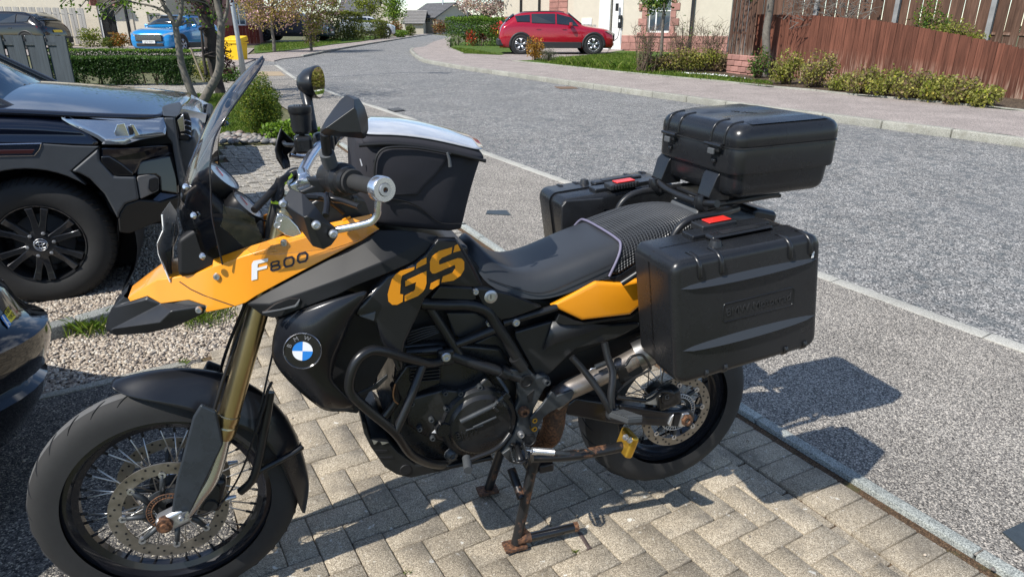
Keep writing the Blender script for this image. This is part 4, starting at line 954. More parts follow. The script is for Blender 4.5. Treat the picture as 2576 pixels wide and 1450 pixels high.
tube('stand_lever', [lv0, lv0.lerp(lv1, .3), lv1], .0155, mat('glossy black tube', (.01, .01, .011), .18, coat=.4), cst, 1, 16, raw=True)
tube('lever_rust', [lv0, lv0.lerp(lv1, .22)], .0161, K_rust, cst, 1, 16, raw=True); tube('lever_rust', [lv0.lerp(lv1, .93), lv1], .0161, K_rust, cst, 1, 16, raw=True)
plate('stand_gusset', [(1303, 1330), (1318, 1325), (1346, 1349), (1345, 1356), (1305, 1356)], .153, .006, K_rust, cst, .001)
pd = box('lever_pad', B(1468, 1364, .185), (.022, .085, .03), mat('worn pad', (.07, .05, .045), .8, var=.4, vs=30), cst, Matrix.Rotation(R(25), 3, 'Y'), .008, 2)
box('stand_stop', B(1372, 1172, .13), (.05, .03, .03), K_fr, cst, None, .006)

# ---- exhaust
tube('exhaust_header', [(1395, 1000, .1), (1390, 1060, .09), (1385, 1100, .07), (1360, 1120, .05), (1320, 1120, .03)], [.034, .036, .034, .03, .028], K_rust, None, 6, 20) if False else tube('exhaust_header', [(1412, 985, .11), (1396, 1030, .1), (1392, 1068, .09), (1378, 1100, .06), (1340, 1108, .03)], .036, K_rust, None, 6, 20)
tube('exhaust_pipe', [(1390, 1010, .12), (1425, 982, .125), (1463, 964, .128), (1538, 930, .13), (1613, 889, .135), (1660, 866, .14)], .0325, K_exh, None, 5, 24)
tube('silencer', [(1600, 893, .14), (1650, 870, .15), (1800, 800, .15)], .05, mat('silencer steel', (.2, .2, .2), .35, metal=.9, var=.2, vs=10), None, 2, 28)
plate('heel_guard', t33((180, 1310), (300, 1180), (400, 1040), (420, 1045), (450, 1085), (610, 1022), (632, 1050), (600, 1120), (520, 1185), (400, 1240), (320, 1300), (250, 1430), (200, 1440)), .185, .01, K_cast, None, .005)
tube('exhaust_spring', t33((780, 830, .16), (800, 805, .16), (840, 800, .16), (940, 752, .16)), .0022, K_st, None, 2, 6); tube('spring_sleeve', t33((838, 793, .16), (938, 752, .16)), .008, K_cast, None, 1, 10)
# passenger peg hanger
tube('peg_hanger', t33((600, 690, .165), (700, 800, .18), (800, 925, .2), (900, 1070, .22), (985, 1230, .235)), .0105, K_fr, None, 4, 12)
tube('peg_hanger', t33((930, 545, .165), (962, 690, .18), (1008, 830, .2), (1010, 950, .215), (995, 1070, .225), (1000, 1200, .235)), .0115, K_fr, None, 5, 12)
tube('wire_guard', t33((1040, 795, .2), (1110, 785, .2), (1150, 765, .2), (1200, 690, .2), (1290, 668, .2), (1340, 700, .195), (1392, 790, .19), (1375, 825, .19), (1240, 895, .19), (1130, 970, .2), (1055, 1045, .21)), .0042, K_fr, None, 4, 8)
plate('wire_guard_plate', t33((1065, 850), (1085, 930), (1110, 980), (1215, 890), (1180, 880), (1150, 800), (1090, 800)), .19, .005, K_fr, None, .001)
pp = empty('passenger_peg'); pp.parent = bike
a0_, a1_ = B(1549, 1040, .235), B(1598, 1057, .33); ax_ = (a1_-a0_); bx_ = Vector((.052, 0, -.006)); 
bm = bmesh.new(); bmesh.ops.create_cube(bm, size=1)
M3 = Matrix((bx_, ax_, Vector((.002, 0, .02)))).transposed()
for v in bm.verts: v.co = M3 @ v.co+(a0_+a1_)/2
o = add('peg_rubber', bm, K_rub2, pp); bevel(o, .005, 2)
for k in range(9):
    c = a0_+ax_*((k+.5)/9)+Vector((0, 0, .0115)); tube('peg_rib', [c-bx_*.46, c+bx_*.46], .0034, K_rub2, pp, 1, 6, raw=True)
box('peg_knuckle', B(1540, 1036, .228), (.035, .03, .04), K_cast, pp, None, .008, 2)

# ---- swingarm, rear brake
sa = t33((520, 1200), (640, 1105), (1100, 1172), (1580, 1238), (1800, 1222), (1852, 1290), (1840, 1335), (1740, 1402), (1600, 1395), (1050, 1372), (560, 1280))
swg = plate('swingarm', sa, .125, .045, K_pt, None, .008, seg=3); plate('swingarm', [(x, y) for x, y in sa], -.085, .045, K_pt, swg, .008)
plate('swingarm_groove', t33((1060, 1280), (1560, 1310), (1585, 1325), (1560, 1335), (1060, 1318)), .1265, .004, K_fr, swg, .0015)
plate('swingarm_ridge', t33((1090, 1180), (1585, 1250), (1560, 1275), (1070, 1240)), .131, .01, K_pt, swg, .003)
plate('axle_recess', t33((1640, 1265), (1800, 1250), (1800, 1390), (1620, 1390)), .1275, .006, K_dark, swg, .002)
plate('adjuster_block', t33((1720, 1265), (1785, 1255), (1795, 1300), (1745, 1390), (1680, 1400)), .134, .012, K_al, swg, .003)
plate('adjuster_cap', t33((1635, 1262), (1600, 1395), (1570, 1370), (1600, 1300)), .132, .012, K_al, swg, .003)
lathe('axle_nut', [(.008, .006), (.012, .012), (.02, .012), (.021, 0)], B(1726, 1054, .138), K_rust, swg, 6)
plate('chain_guard', t33((620, 1090), (900, 1100), (1400, 1190), (1390, 1200), (880, 1150), (600, 1130)), -.09, .02, K_fr, swg, .003)
cal = box('rear_caliper', B(1678, 998, .115), (.085, .05, .065), K_en, None, Matrix.Rotation(R(-12), 3, 'Y'), .014, 3)
lathe('caliper_piston', [(0, .006), (.024, .006), (.027, 0)], B(1679, 998, .142), K_fr, cal, 24)
letters('G', B(1678, 998, .1495), Vector((1, 0, .1)).normalized(), Vector((-.1, 0, 1)).normalized(), .026, K_grey, cal)
plate('caliper_bracket', t33((1290, 1160), (1380, 1090), (1450, 1040), (1490, 1050), (1480, 1120), (1690, 1195), (1690, 1205)), .12, .012, mat('dull alloy', (.3, .3, .29), .5, metal=.6, var=.3, vs=30), None, .004)
tube('rear_brake_hose', t33((1060, 1095, .14), (1200, 1110, .142), (1340, 1128, .145), (1420, 1100, .15), (1490, 1042, .155), (1560, 1040, .15), (1620, 1062, .145)), .005, K_dark, None, 5, 8)
tube('hose_guide', t33((1060, 1095, .14), (1340, 1128, .145)), .008, K_fr, None, 1, 8)

# ---- seat, mesh cover, side panels, tail
def section(P):
    return P
def sb(x, y, v): q = B(x, y, v); return q.x, q.z
fs_ = [((1180, 580), -.05, (1168, 622), .075), ((1226, 622), -.08, (1218, 716), .115), ((1288, 643), -.1, (1272, 737), .135), ((1350, 618), -.12, (1355, 762), .15), ((1438, 574), -.135, (1458, 728), .16), ((1505, 549), -.14, (1545, 688), .16), ((1570, 525), -.14, (1612, 655), .158), ((1640, 512), -.125, (1672, 612), .145), ((1705, 512), -.11, (1728, 580), .13), ((1752, 528), -.09, (1768, 560), .11)]
V = []; n = 11
for (f, vf_, nn, vn) in fs_:
    uf, wf = sb(f[0], f[1], vf_); un, wn = sb(nn[0], nn[1], vn); hw = vn
    wt = wf+.012; u0 = (uf+un)/2; u_c = uf*.6+un*.4
    for k in range(n):
        s = -1+2*k/(n-1); a = abs(s)
        # crown falls away to a vertical flank
        prof = [(0, 0), (.35, .006), (.62, .03), (.82, .10), (.95, .42), (1, 1)]
        j = [0, .2, .4, .6, .8, 1].index(round(a, 1)); px, pz = prof[j]
        z = wt-(wt-wn)*pz; uu = u_c+(un-u_c)*pz
        V.append(L(uu, (hw*px)*(1 if s > 0 else -1), z))
Fs = [(i*n+k, i*n+k+1, (i+1)*n+k+1, (i+1)*n+k) for i in range(len(fs_)-1) for k in range(n-1)]
Fs += [tuple(range(n)), tuple(range((len(fs_)-1)*n, len(fs_)*n))]
seat = surf('seat', V, Fs, K_seat, th=0, sub=2, raw=True)
# perforated mesh cover over the rear half
M_mesh = bpy.data.materials.new('spacer mesh'); M_mesh.use_nodes = True
n_ = M_mesh.node_tree.nodes; l_ = M_mesh.node_tree.links.new; b_ = n_['Principled BSDF']; b_.inputs['Base Color'].default_value = (.04, .043, .048, 1); b_.inputs['Roughness'].default_value = .38
iv = 4; MV = []; C0 = 4
def seatpt(i, k): return V[i*n+k]
for i in range(4, 10):
    for k in range(n):
        p = seatpt(i, k).copy()
        if i == 4: p = seatpt(4, k).lerp(seatpt(5, k), .72+.1*abs(k-5)/5)
        c = L(p.x, 0, p.z-.06); d = (p-c); d.x = 0; p = p+d.normalized()*.006
        MV.append(p)
MF = [(i*n+k, i*n+k+1, (i+1)*n+k+1, (i+1)*n+k) for i in range(5) for k in range(n-1)]
cov = surf('seat_mesh_cover', MV, MF, mat('mesh backing', (.015, .016, .018), .5), th=.003, sub=2, raw=True)
# strands: a real net of small knots over the cover
dg = bpy.context.evaluated_depsgraph_get(); ev = cov.evaluated_get(dg); em = ev.to_mesh()
bmv = bmesh.new(); bmv.from_mesh(em); bvh = BVHTree.FromBMesh(bmv); bmv.free(); ev.to_mesh_clear()
sv, sf = [], []
ulo = min(p.x for p in MV); uhi = max(p.x for p in MV)
for a in range(int((uhi-ulo)/.0092)):
    for k in range(76):
        th_ = -1.75+3.5*(k+.5*(a % 2))/75; u = ulo+.006+a*.0092; cz = 1.0; 
        zc = 1.0+.02*((u-1.2)/.4); o_ = L(u, 0, zc-.05); dd = Vector((0, -math.sin(th_), math.cos(th_)))
        h = bvh.ray_cast(o_+dd*.6, -dd)
        if h[0] is None: continue
        p, nn_ = h[0], h[1]
        if nn_.dot(dd) < 0: nn_ = -nn_
        t1 = Vector((1, 0, 0)); t1 = (t1-nn_*t1.dot(nn_)).normalized(); t2 = nn_.cross(t1)
        b0 = len(sv); rO, rI = .0049, .0031
        for q in range(6):
            an = math.pi/3*q
            sv.append(p+nn_*.001+(t1*math.cos(an)+t2*math.sin(an))*rO); sv.append(p+nn_*.0028+(t1*math.cos(an)+t2*math.sin(an))*rI)
        for q in range(6): q2 = (q+1) % 6; sf.append((b0+2*q, b0+2*q2, b0+2*q2+1, b0+2*q+1))
me = bpy.data.meshes.new('mesh_strands'); me.from_pydata([tuple(p) for p in sv], [], sf); me.update()
add('mesh_strands', me, mat('mesh strands', (.06, .064, .07), .35), cov)['kind'] = 'stuff'
tube('mesh_piping', [MV[k]+(Vector((0, -.002 if k > 5 else .002, .001))) for k in range(n)], .004, mat('lilac piping', (.16, .15, .22), .6), cov, 4, 8, raw=True)
tube('seat_seam', [(1226, 700, .117), (1290, 722, .137), (1365, 737, .153), (1460, 700, .161), (1560, 655, .161), (1610, 632, .159)], .0014, K_fr, seat, 4, 6)
plate('tank_side_cover', [(1081, 751), (1106, 720), (1190, 724), (1200, 752), (1189, 756), (1081, 751)][:5], .165, .02, K_pl, None, .004)
plate('lock_panel', [(1192, 724), (1220, 724), (1288, 742), (1364, 771), (1288, 799), (1260, 804), (1240, 788), (1213, 764)], .168, .02, K_pl, None, .004, ins=.006, dep=.002)
lk_ = lathe('seat_lock', [(0, .004), (.011, .004), (.0125, .002), (.018, .001), (.019, 0)], B(1235, 746, .171), K_al, None, 24); box('key_slot', B(1235, 746, .1755), (.0022, .001, .012), K_dark, lk_, None, 0)
bolt(1196, 733, .169, .009); bolt(1298, 810, .168, .012); bolt(1230, 813, .15, .009)
tube('subframe_rail', [(1265, 812, .155), (1330, 793, .155), (1400, 772, .158)], .011, K_fr, None, 2, 10)
sc = t33((30, 440), (410, 330), (450, 350), (640, 358), (990, 370), (1280, 345), (1290, 385), (1060, 500), (900, 550), (640, 612), (560, 690), (380, 862), (285, 890), (240, 878), (30, 500)) 
scp = plate('tail_side_panel', sc, .15, .02, K_pl, None, .006, mir=True)
surf('panel_facet', [(x, y, v) for (x, y), v in zip(t33((410, 330), (990, 372), (440, 552), (315, 635)), (.156, .156, .165, .158))], [(0, 1, 2), (0, 2, 3)], mat('pale black plastic', (.03, .032, .036), .42, bump=.25, bs=350), scp, th=.003)
tye = [(1386, 769, .158), (1468, 724, .165), (1500, 708, .168), (1563, 712, .172), (1622, 698, .176), (1622, 759, .178), (1585, 791, .176), (1463, 805, .168)]
typ = plate('tail_panel', tye, .17, .02, K_ye, None, .006, ins=.012, dep=.004, seg=3, mir=True); typ['label'] = 'amber yellow tail panel'
plate('tail_upper', [(1512, 704), (1560, 690), (1616, 652), (1640, 652), (1640, 700), (1563, 711)], .164, .03, K_pl, None, .005, mir=True)
plate('tail_trim', t33((440, 340), (475, 255), (640, 330), (730, 340), (1185, 275), (1300, 200), (1300, 225), (1200, 300), (720, 372), (520, 372)), .164, .02, K_fr, None, .003, mir=True)
box('tail_unit', L(1.70, 0, 1.02), (.24, .17, .06), K_grey, None, Matrix.Rotation(R(10), 3, 'Y'), .02, 3)
box('rear_lamp', L(1.84, 0, 1.0), (.1, .16, .09), K_pt, None, Matrix.Rotation(R(14), 3, 'Y'), .016, 2)
plate('rear_fender', [(1800, 600), (1870, 590), (1900, 640), (1880, 700), (1820, 690)], .06, .12, K_fr, None, .01)
for sg in (1, -1):
    tube('grab_rail', [L(1.40, .172*sg, .93), L(1.44, .172*sg, 1.0), L(1.468, .172*sg, 1.045), L(1.515, .171*sg, 1.068), L(1.61, .165*sg, 1.074), L(1.70, .12*sg, 1.07)], .0115, K_fr, None, 6, 12, raw=True)
    tube('rack_bar', [L(1.58, .13*sg, 1.085), L(1.66, .12*sg, 1.092), L(1.86, .10*sg, 1.10)], .011, K_fr, None, 3, 10, raw=True)
    tube('pannier_rail', [L(1.28, .19*sg, .9), L(1.40, .215*sg, .97), L(1.6, .22*sg, .98), L(1.74, .2*sg, .95)], .009, K_fr, None, 4, 10, raw=True)
box('rack_plate', L(1.75, 0, 1.092), (.26, .2, .012), K_fr, None, None, .004)
tube('rack_crossbar', [L(1.59, -.17, 1.105), L(1.585, -.08, 1.09), L(1.585, .08, 1.09), L(1.59, .17, 1.105)], .0115, K_fr, None, 3, 10, raw=True)

# ---- screen, guard, clocks
rows = [((462, 582), (560, 665), .15), ((449, 545), (547, 608), .155), ((447, 515), (533, 540), .158), ((455, 472), (530, 462), .155), ((469, 421), (529, 412), .15), ((496, 359), (541, 345), .143), ((527, 289), (572, 290), .13), ((567, 227), (616, 227), .1), ((624, 169), (651, 176), .06), ((661, 139), (664, 150), .02)]
V = []; n2 = 9
for c, e, hv in rows:
    C_ = B(c[0], c[1], 0); E_ = B(e[0], e[1], hv)
    for k in range(n2):
        s = -1+2*k/(n2-1); f = abs(s)**2.2; V.append(Vector((C_.x+(E_.x-C_.x)*f, -hv*s, C_.z+(E_.z-C_.z)*f)))
Fs = [(i*n2+k, i*n2+k+1, (i+1)*n2+k+1, (i+1)*n2+k) for i in range(len(rows)-1) for k in range(n2-1)]
scr = surf('windscreen', V, Fs, K_smoke, th=0, sub=2, raw=True); scr['label'] = 'tall smoked windscreen'
for sg in (1, -1): tube('screen_edge', [Vector((V[i*n2+n2-1].x, V[i*n2+n2-1].y*sg, V[i*n2+n2-1].z)) for i in range(len(rows))], .0022, mat('screen edge', (.02, .02, .024), .15), scr, 5, 6, raw=True)
for (x, y, v) in ((467, 470, .06), (487, 542, .1), (509, 644, .13)): lathe('screen_bolt', [(0, .006), (.004, .006), (.007, .003), (.0085, 0)], B(x, y, v+.02), K_st, scr, 16, axis=(-.5, -.8, .2))
gdo = [(427, 508, .01), (444, 534, -.05), (447, 560, -.07), (450, 584, -.07), (444, 604, -.08), (436, 622, -.08), (430, 655, -.07), (436, 690, -.03), (430, 712, .05), (418, 690, .08), (411, 672, .09), (398, 636, .1), (395, 613, .1), (410, 580, .09), (404, 541, .08)]
gd_ = plate('lamp_guard', gdo, 0, .005, K_frost, None, .0015); gd_['label'] = 'clear pointed headlight guard'
lines = [((414, 560), (446, 566)), ((415, 578), (447, 582)), ((413, 596), (446, 592)), ((410, 612), (442, 612)), ((424, 548), (421, 580)), ((434, 560), (430, 600)), ((440, 566), (438, 592))]
for a, b in lines: tube('guard_print', [(a[0], a[1], .09), (b[0], b[1], -.05)], .0009, mat('guard print', (.12, .12, .12), .6), gd_, 1, 4)
for a, b in (((408, 540), (411, 578)), ((410, 580), (397, 612)), ((397, 614), (400, 640)), ((400, 640), (428, 708))): tube('guard_edge', [(a[0], a[1], .085), (b[0], b[1], .085)], .0022, mat('acrylic edge', (.75, .75, .73), .2), gd_, 1, 6)
plate('guard_bracket', t21((1640, 1090), (1710, 1065), (1735, 1030), (1725, 1150), (1720, 1290), (1765, 1330), (1690, 1330), (1660, 1250)), .06, .02, K_pl, None, .003)
for (c, r_) in ((L(.252, .0, 1.235), .045), (L(.300, .03, 1.165), .045)):
    nrm = Vector((.74, -.1, .66)).normalized()
    g0 = lathe('gauge', [(0, -.045), (r_*.8, -.045), (r_, -.03), (r_+.003, .004), (r_+.001, .008), (r_-.005, .006), (r_-.006, .002), (0, .002)], c, K_pl, None, 40, axis=nrm)
    lathe('gauge_face', [(0, .0035), (r_-.007, .0035)], c, mat('gauge face', (.55, .55, .53), .12, coat=.6), g0, 36, axis=nrm)
    lathe('gauge_ring', [(r_-.007, .004), (r_-.004, .0065), (r_-.002, .004)], c, K_al, g0, 36, axis=nrm)
    e1_ = nrm.orthogonal().normalized(); tube('needle', [c+nrm*.005, c+nrm*.005+e1_*.03], .001, K_red, g0, 1, 4, raw=True)
box('gauge_housing', L(.226, .012, 1.155), (.07, .1, .17), K_pl, None, Matrix.Rotation(R(-35), 3, 'Y'), .02, 3)
dfl = [(560, 512, .19), (568, 520, .19), (600, 525, .19), (640, 548, .19), (660, 600, .185), (700, 632, .18), (640, 642, .18), (606, 615, .185), (575, 585, .19), (553, 570, .19), (560, 548, .19)]
plate('wind_deflector', dfl, 0, .003, K_clear, None, .001)
plate('wind_deflector', [(640, 640, .185), (664, 600, .19), (700, 605, .19), (800, 590, .192), (930, 575, .192), (954, 577, .195), (905, 604, .198), (840, 625, .196), (700, 640, .188)], 0, .003, K_clear, None, .001)

# ---- bars and controls
hb = tube('handlebar', [L(.576, -.425, 1.274), L(.53, -.30, 1.267), L(.5, -.22, 1.26), L(.47, -.15, 1.24), L(.438, -.05, 1.212), L(.43, 0, 1.206), L(.438, .05, 1.212), L(.47, .15, 1.24), L(.5, .22, 1.26), L(.53, .3, 1.267), L(.57, .41, 1.273)], .0145, K_st, None, 5, 18, raw=True)
plate('bar_riser', t22((400, 430), (420, 300), (500, 280), (560, 330), (560, 400), (480, 470), (380, 460)), .04, .07, K_st, None, .008, seg=3)
box('bar_clamp', L(.432, 0, 1.205), (.05, .09, .04), K_st, None, Matrix.Rotation(R(-20), 3, 'Y'), .008, 3)
for sg in (1, -1):
    a, b = L(.536, .315*sg, 1.268), L(.576, .425*sg, 1.274)
    tube('grip', [a, a.lerp(b, .15), b], .0175, K_rb, None, 1, 20, raw=True)
    lathe('grip_flange', [(.014, -.004), (.026, -.004), (.028, 0), (.026, .006), (.014, .006)], a, K_rb, None, 28, axis=(b-a))
    d0 = (b-a).normalized()
    w0 = lathe('bar_end', [(.012, -.003), (.0245, -.003), (.0265, 0), (.0265, .022), (.0245, .0255), (.014, .0255), (.0135, .022), (0, .022)], b, K_st, None, 36, axis=d0, sharp=30)
    lathe('bar_end_bolt', [(.0055, .022), (.0055, .029), (.0125, .029), (.0135, .023)], b, K_al, w0, 20, axis=d0); lathe('bolt_socket', [(0, .0225), (.0056, .0225)], b, K_rust, w0, 6, axis=d0)
    if sg > 0: G0 = [b+d0*.008+Vector((-.005, 0, -.02)), B(951, 520, .43), B(950, 537, .425), B(936, 556, .42), B(905, 566, .415), B(846, 578, .40)]
    else: G0 = [b+Vector((0, 0, -.02)), b+Vector((-.03, 0, -.05)), b+Vector((-.1, -.005, -.07)), b+Vector((-.15, -.02, -.06))]
    tube('handguard_bar', G0, .0078, K_st, None, 6, 14, raw=True)
sw = L(.514, .258, 1.2645)
a_ = (L(.576, .425, 1.274)-L(.5, .22, 1.26)).normalized()
s0 = lathe('switchgear', [(.015, -.055), (.03, -.053), (.035, -.048), (.037, -.02), (.034, .0), (.0375, .004), (.0375, .02), (.03, .026), (.03, .045), (.024, .05), (.015, .05)], sw, K_pl, None, 28, axis=a_, sharp=25)
box('switch_block', sw+Vector((.0, .015, -.03)), (.05, .055, .05), K_pl, s0, None, .012, 3)
for (dx, dz, m) in ((.02, -.02, K_grey), (.026, .008, K_red), (.02, -.045, K_grey)): box('switch_button', sw+Vector((dx+.012, .012, dz-.005)), (.012, .016, .01), m, s0, None, .003)
plate('clutch_perch', t22((500, 345), (640, 345), (710, 400), (740, 470), (640, 520), (480, 510), (420, 480), (560, 420)), .24, .03, K_pl, None, .006)
tube('clutch_lever', [B(800, 500, .27), B(770, 507, .3), B(745, 495, .33), B(840, 500, .33), B(905, 520, .42)][2:], .0065, K_fr, None, 5, 10, raw=True)
tube('clutch_lever', t22((520, 530, .3), (620, 520, .32), (700, 530, .34), (715, 600, .36), (700, 720, .39)), .007, K_pt, None, 4, 10)
hg = [t22(p)[0] for p in ((345, 438), (465, 492), (600, 620), (700, 752), (820, 850), (826, 930), (760, 1020), (680, 1062), (570, 1030), (270, 622), (252, 585))]
hv = [.36, .37, .40, .415, .41, .41, .42, .425, .42, .36, .355]
rg = [t22(p)[0] for p in ((262, 592), (480, 735), (520, 722), (820, 850))]
V = [(x, y, v) for (x, y), v in zip(hg, hv)]+[(rg[1][0], rg[1][1], .435), (rg[2][0], rg[2][1], .44)]
surf('handguard', V, [(0, 1, 11, 10), (1, 2, 12, 11), (2, 3, 12), (3, 4, 12), (10, 11, 9), (11, 8, 9), (11, 12, 7, 8), (12, 6, 7), (12, 4, 5, 6)], K_pl, th=.005, bev=.005)
for p, v in (((605, 812), .437), ((778, 900), .418), ((275, 600), .363)): q = t22(p)[0]; lathe('handguard_bolt', [(0, .004), (.004, .004), (.005, .008), (.0085, .006), (.0095, 0)], B(q[0], q[1], v+.006), K_al, None, 14)
def zm(*P): return [(644+.259*x, 147.6+.259*y)+tuple(z) for x, y, *z in P]
rg2 = zm((235, 668, -.40), (300, 730, -.41), (405, 830, -.42), (380, 880, -.42), (310, 930, -.43), (330, 1000, -.43), (330, 1058, -.42), (262, 1080, -.40), (195, 970, -.37), (178, 885, -.37), (200, 780, -.38))
surf('handguard', rg2+zm((235, 880, -.45)), [(i, (i+1) % 11, 11) for i in range(11)], K_pl, th=.006, bev=.003)
rs = B(757, 303, -.21)
rv = lathe('brake_reservoir', [(0, .041), (.028, .041), (.0315, .038), (.032, .028), (.0305, .02), (.029, .018), (.026, -.028), (.02, -.036), (0, -.038)], rs, K_pl, None, 40, axis=(0, 0, 1), sharp=30)
for k in range(5): box('cap_rib', rs+Vector((-.014+k*.007, 0, .042)), (.0022, .022 if k % 2 else .034, .0025), K_fr, rv, None, 0)
box('brake_master', rs+Vector((0, 0, -.065)), (.05, .06, .05), K_en, None, None, .012, 3); tube('reservoir_hose', [rs+Vector((0, 0, -.035)), rs+Vector((-.01, .0, -.06)), rs+Vector((-.03, 0, -.09))], .008, K_dark, None, 3, 10, raw=True)
tube('brake_lever', [rs+Vector((-.02, .05, -.075)), rs+Vector((-.045, .1, -.08)), rs+Vector((-.05, .2, -.085))], .0065, K_fr, None, 4, 10, raw=True)
box('throttle_housing', L(.522, -.28, 1.266), (.06, .05, .06), K_pl, None, None, .015, 3)
# mirrors
mo = t12((650, 1300), (700, 1205), (780, 1090), (850, 1000), (905, 955), (970, 960), (1040, 992), (1095, 1075), (1128, 1180), (1133, 1300), (1105, 1382), (1080, 1396), (960, 1385), (840, 1372), (690, 1362), (652, 1335))
V = [(x, y, .33) for x, y in mo]+[(x, y, .375) for x, y in t12((700, 1290), (985, 1085), (1010, 1110), (1060, 1330), (850, 1330))]+[(x, y, .36) for x, y in t12((985, 1000))]
Fs = [(0, 1, 16), (1, 2, 3, 17, 16), (3, 4, 21, 17), (4, 5, 21), (5, 6, 21), (6, 7, 18, 21), (21, 18, 17), (7, 8, 18), (8, 9, 19, 18), (9, 10, 19), (10, 11, 19), (11, 12, 19), (12, 13, 20, 19), (13, 14, 20), (14, 15, 16, 20), (15, 0, 16), (16, 17, 18, 19, 20)]
ml = surf('mirror', V, Fs, K_pl, th=.02, bev=.014)
plate('mirror_glass', [(1000-0+(x-1000)*.86+0, y) for x, y in []] or [((x-893)*.88+893, (y-300)*.88+300) for x, y in mo], .305, .004, K_mirror, ml, .001)
tube('mirror_stalk', [B(818, 335, .32), B(823, 385, .29), B(830, 418, .275)], .011, K_pl, None, 3, 12, raw=True); tube('mirror_sleeve', [B(822, 385, .29), B(831, 415, .275)], .0165, K_grey, None, 1, 14, raw=True)
mc = B(798, 207, -.335); mn = Vector((.93, -.34, .05)).normalized(); mu = Vector((-.22, 0, .97)); mu = (mu-mn*mu.dot(mn)).normalized(); mw = mn.cross(mu)
bm = bmesh.new(); rings = []
for (f, h) in ((.05, -.052), (.5, -.05), (.85, -.03), (1., -.004), (1., .003)):
    rings.append([bm.verts.new(mc+mn*h+(mu*math.cos(a)*.046+mw*math.sin(a)*.072*(1+.12*math.cos(a)))*f) for a in [2*math.pi*k/28 for k in range(28)]])
for a, b in zip(rings, rings[1:]):
    for k in range(28): bm.faces.new((a[k], a[(k+1) % 28], b[(k+1) % 28], b[k]))
bm.faces.new(rings[0]); bm.faces.new(rings[-1])
mr = add('mirror', bm, K_pl, None, True)
bm = bmesh.new(); bm.faces.new([bm.verts.new(mc+mn*.0045+(mu*math.cos(a)*.042+mw*math.sin(a)*.067*(1+.12*math.cos(a)))) for a in [2*math.pi*k/28 for k in range(28)]]); add('mirror_glass', bm, K_mirror, mr)
tube('mirror_stalk', [B(770, 235, -.33), B(775, 262, -.3), B(790, 330, -.25)], [.018, .011], K_pl, None, 4, 14, raw=True)
# wiring
tube('cable_bundle', t22((-20, 665, .16), (100, 540, .12), (200, 430, .08), (280, 350, .05), (350, 315, .02), (440, 285, -.05)), .0085, K_dark, None, 5, 12)
tube('cable_bundle', t22((250, 370, .06), (215, 470, .08), (205, 560, .09), (195, 680, .1), (160, 800, .1), (140, 940, .1)), .013, K_dark, None, 5, 12)
tube('cable_bundle', t22((240, 400, .07), (255, 480, .085), (225, 560, .095)), .008, K_dark, None, 4, 10)
tube('brake_line', t22((200, 430, .02), (330, 270, -.05), (420, 240, -.15)), .003, K_grey, None, 5, 8)
tube('wire_loop', [(560, 470, -.05), (600, 510, -.03), (640, 545, 0), (688, 560, .05)], .002, K_dark, None, 5, 6)
for (x, y, v, d0) in ((322, 340, .035, (-.6, 0, .8)), (250, 387, .06, (.1, 0, 1)), (212, 582, .095, (.1, 0, 1))):
    q = t22((x, y))[0]; lathe('cable_tie', [(.0125, -.0025), (.0145, -.0025), (.0145, .0025), (.0125, .0025)], B(q[0], q[1], v), K_lime, None, 20, axis=d0, closed=True)
tube('cable_tie_tail', t22((180, 570, .1), (212, 585, .105), (240, 615, .105)), .002, K_lime, None, 2, 5)
yk = t22((175, 835), (215, 705), (240, 700), (330, 735), (420, 830), (480, 945), (400, 952), (300, 920))
plate('top_yoke', yk, .15, .30, K_st, None, .006, seg=3)
for p in ((237, 752), (214, 815)): q = t22(p)[0]; lathe('yoke_bolt', [(0, .0005), (.005, .0005), (.006, .002), (.0085, .0015)], B(q[0], q[1], .1515), K_al, None, 14)
plate('dash_trim', t22((720, 520), (830, 580), (850, 700), (990, 760), (1050, 830), (860, 830), (740, 760), (715, 640)), .1, .06, K_pl, None, .005)
plate('tank_trim', t22((870, 760), (950, 725), (955, 742), (885, 780), (862, 830), (850, 830)), .15, .008, K_ye, None, .002)
tube('hand_wire', t22((700, 560, .2), (800, 620, .17), (880, 690, .15)), .006, K_dark, None, 3, 8)
plate('ignition_barrel', t22((900, 560), (1000, 545), (1020, 590), (960, 620), (890, 610)), .03, .03, K_al, None, .004)
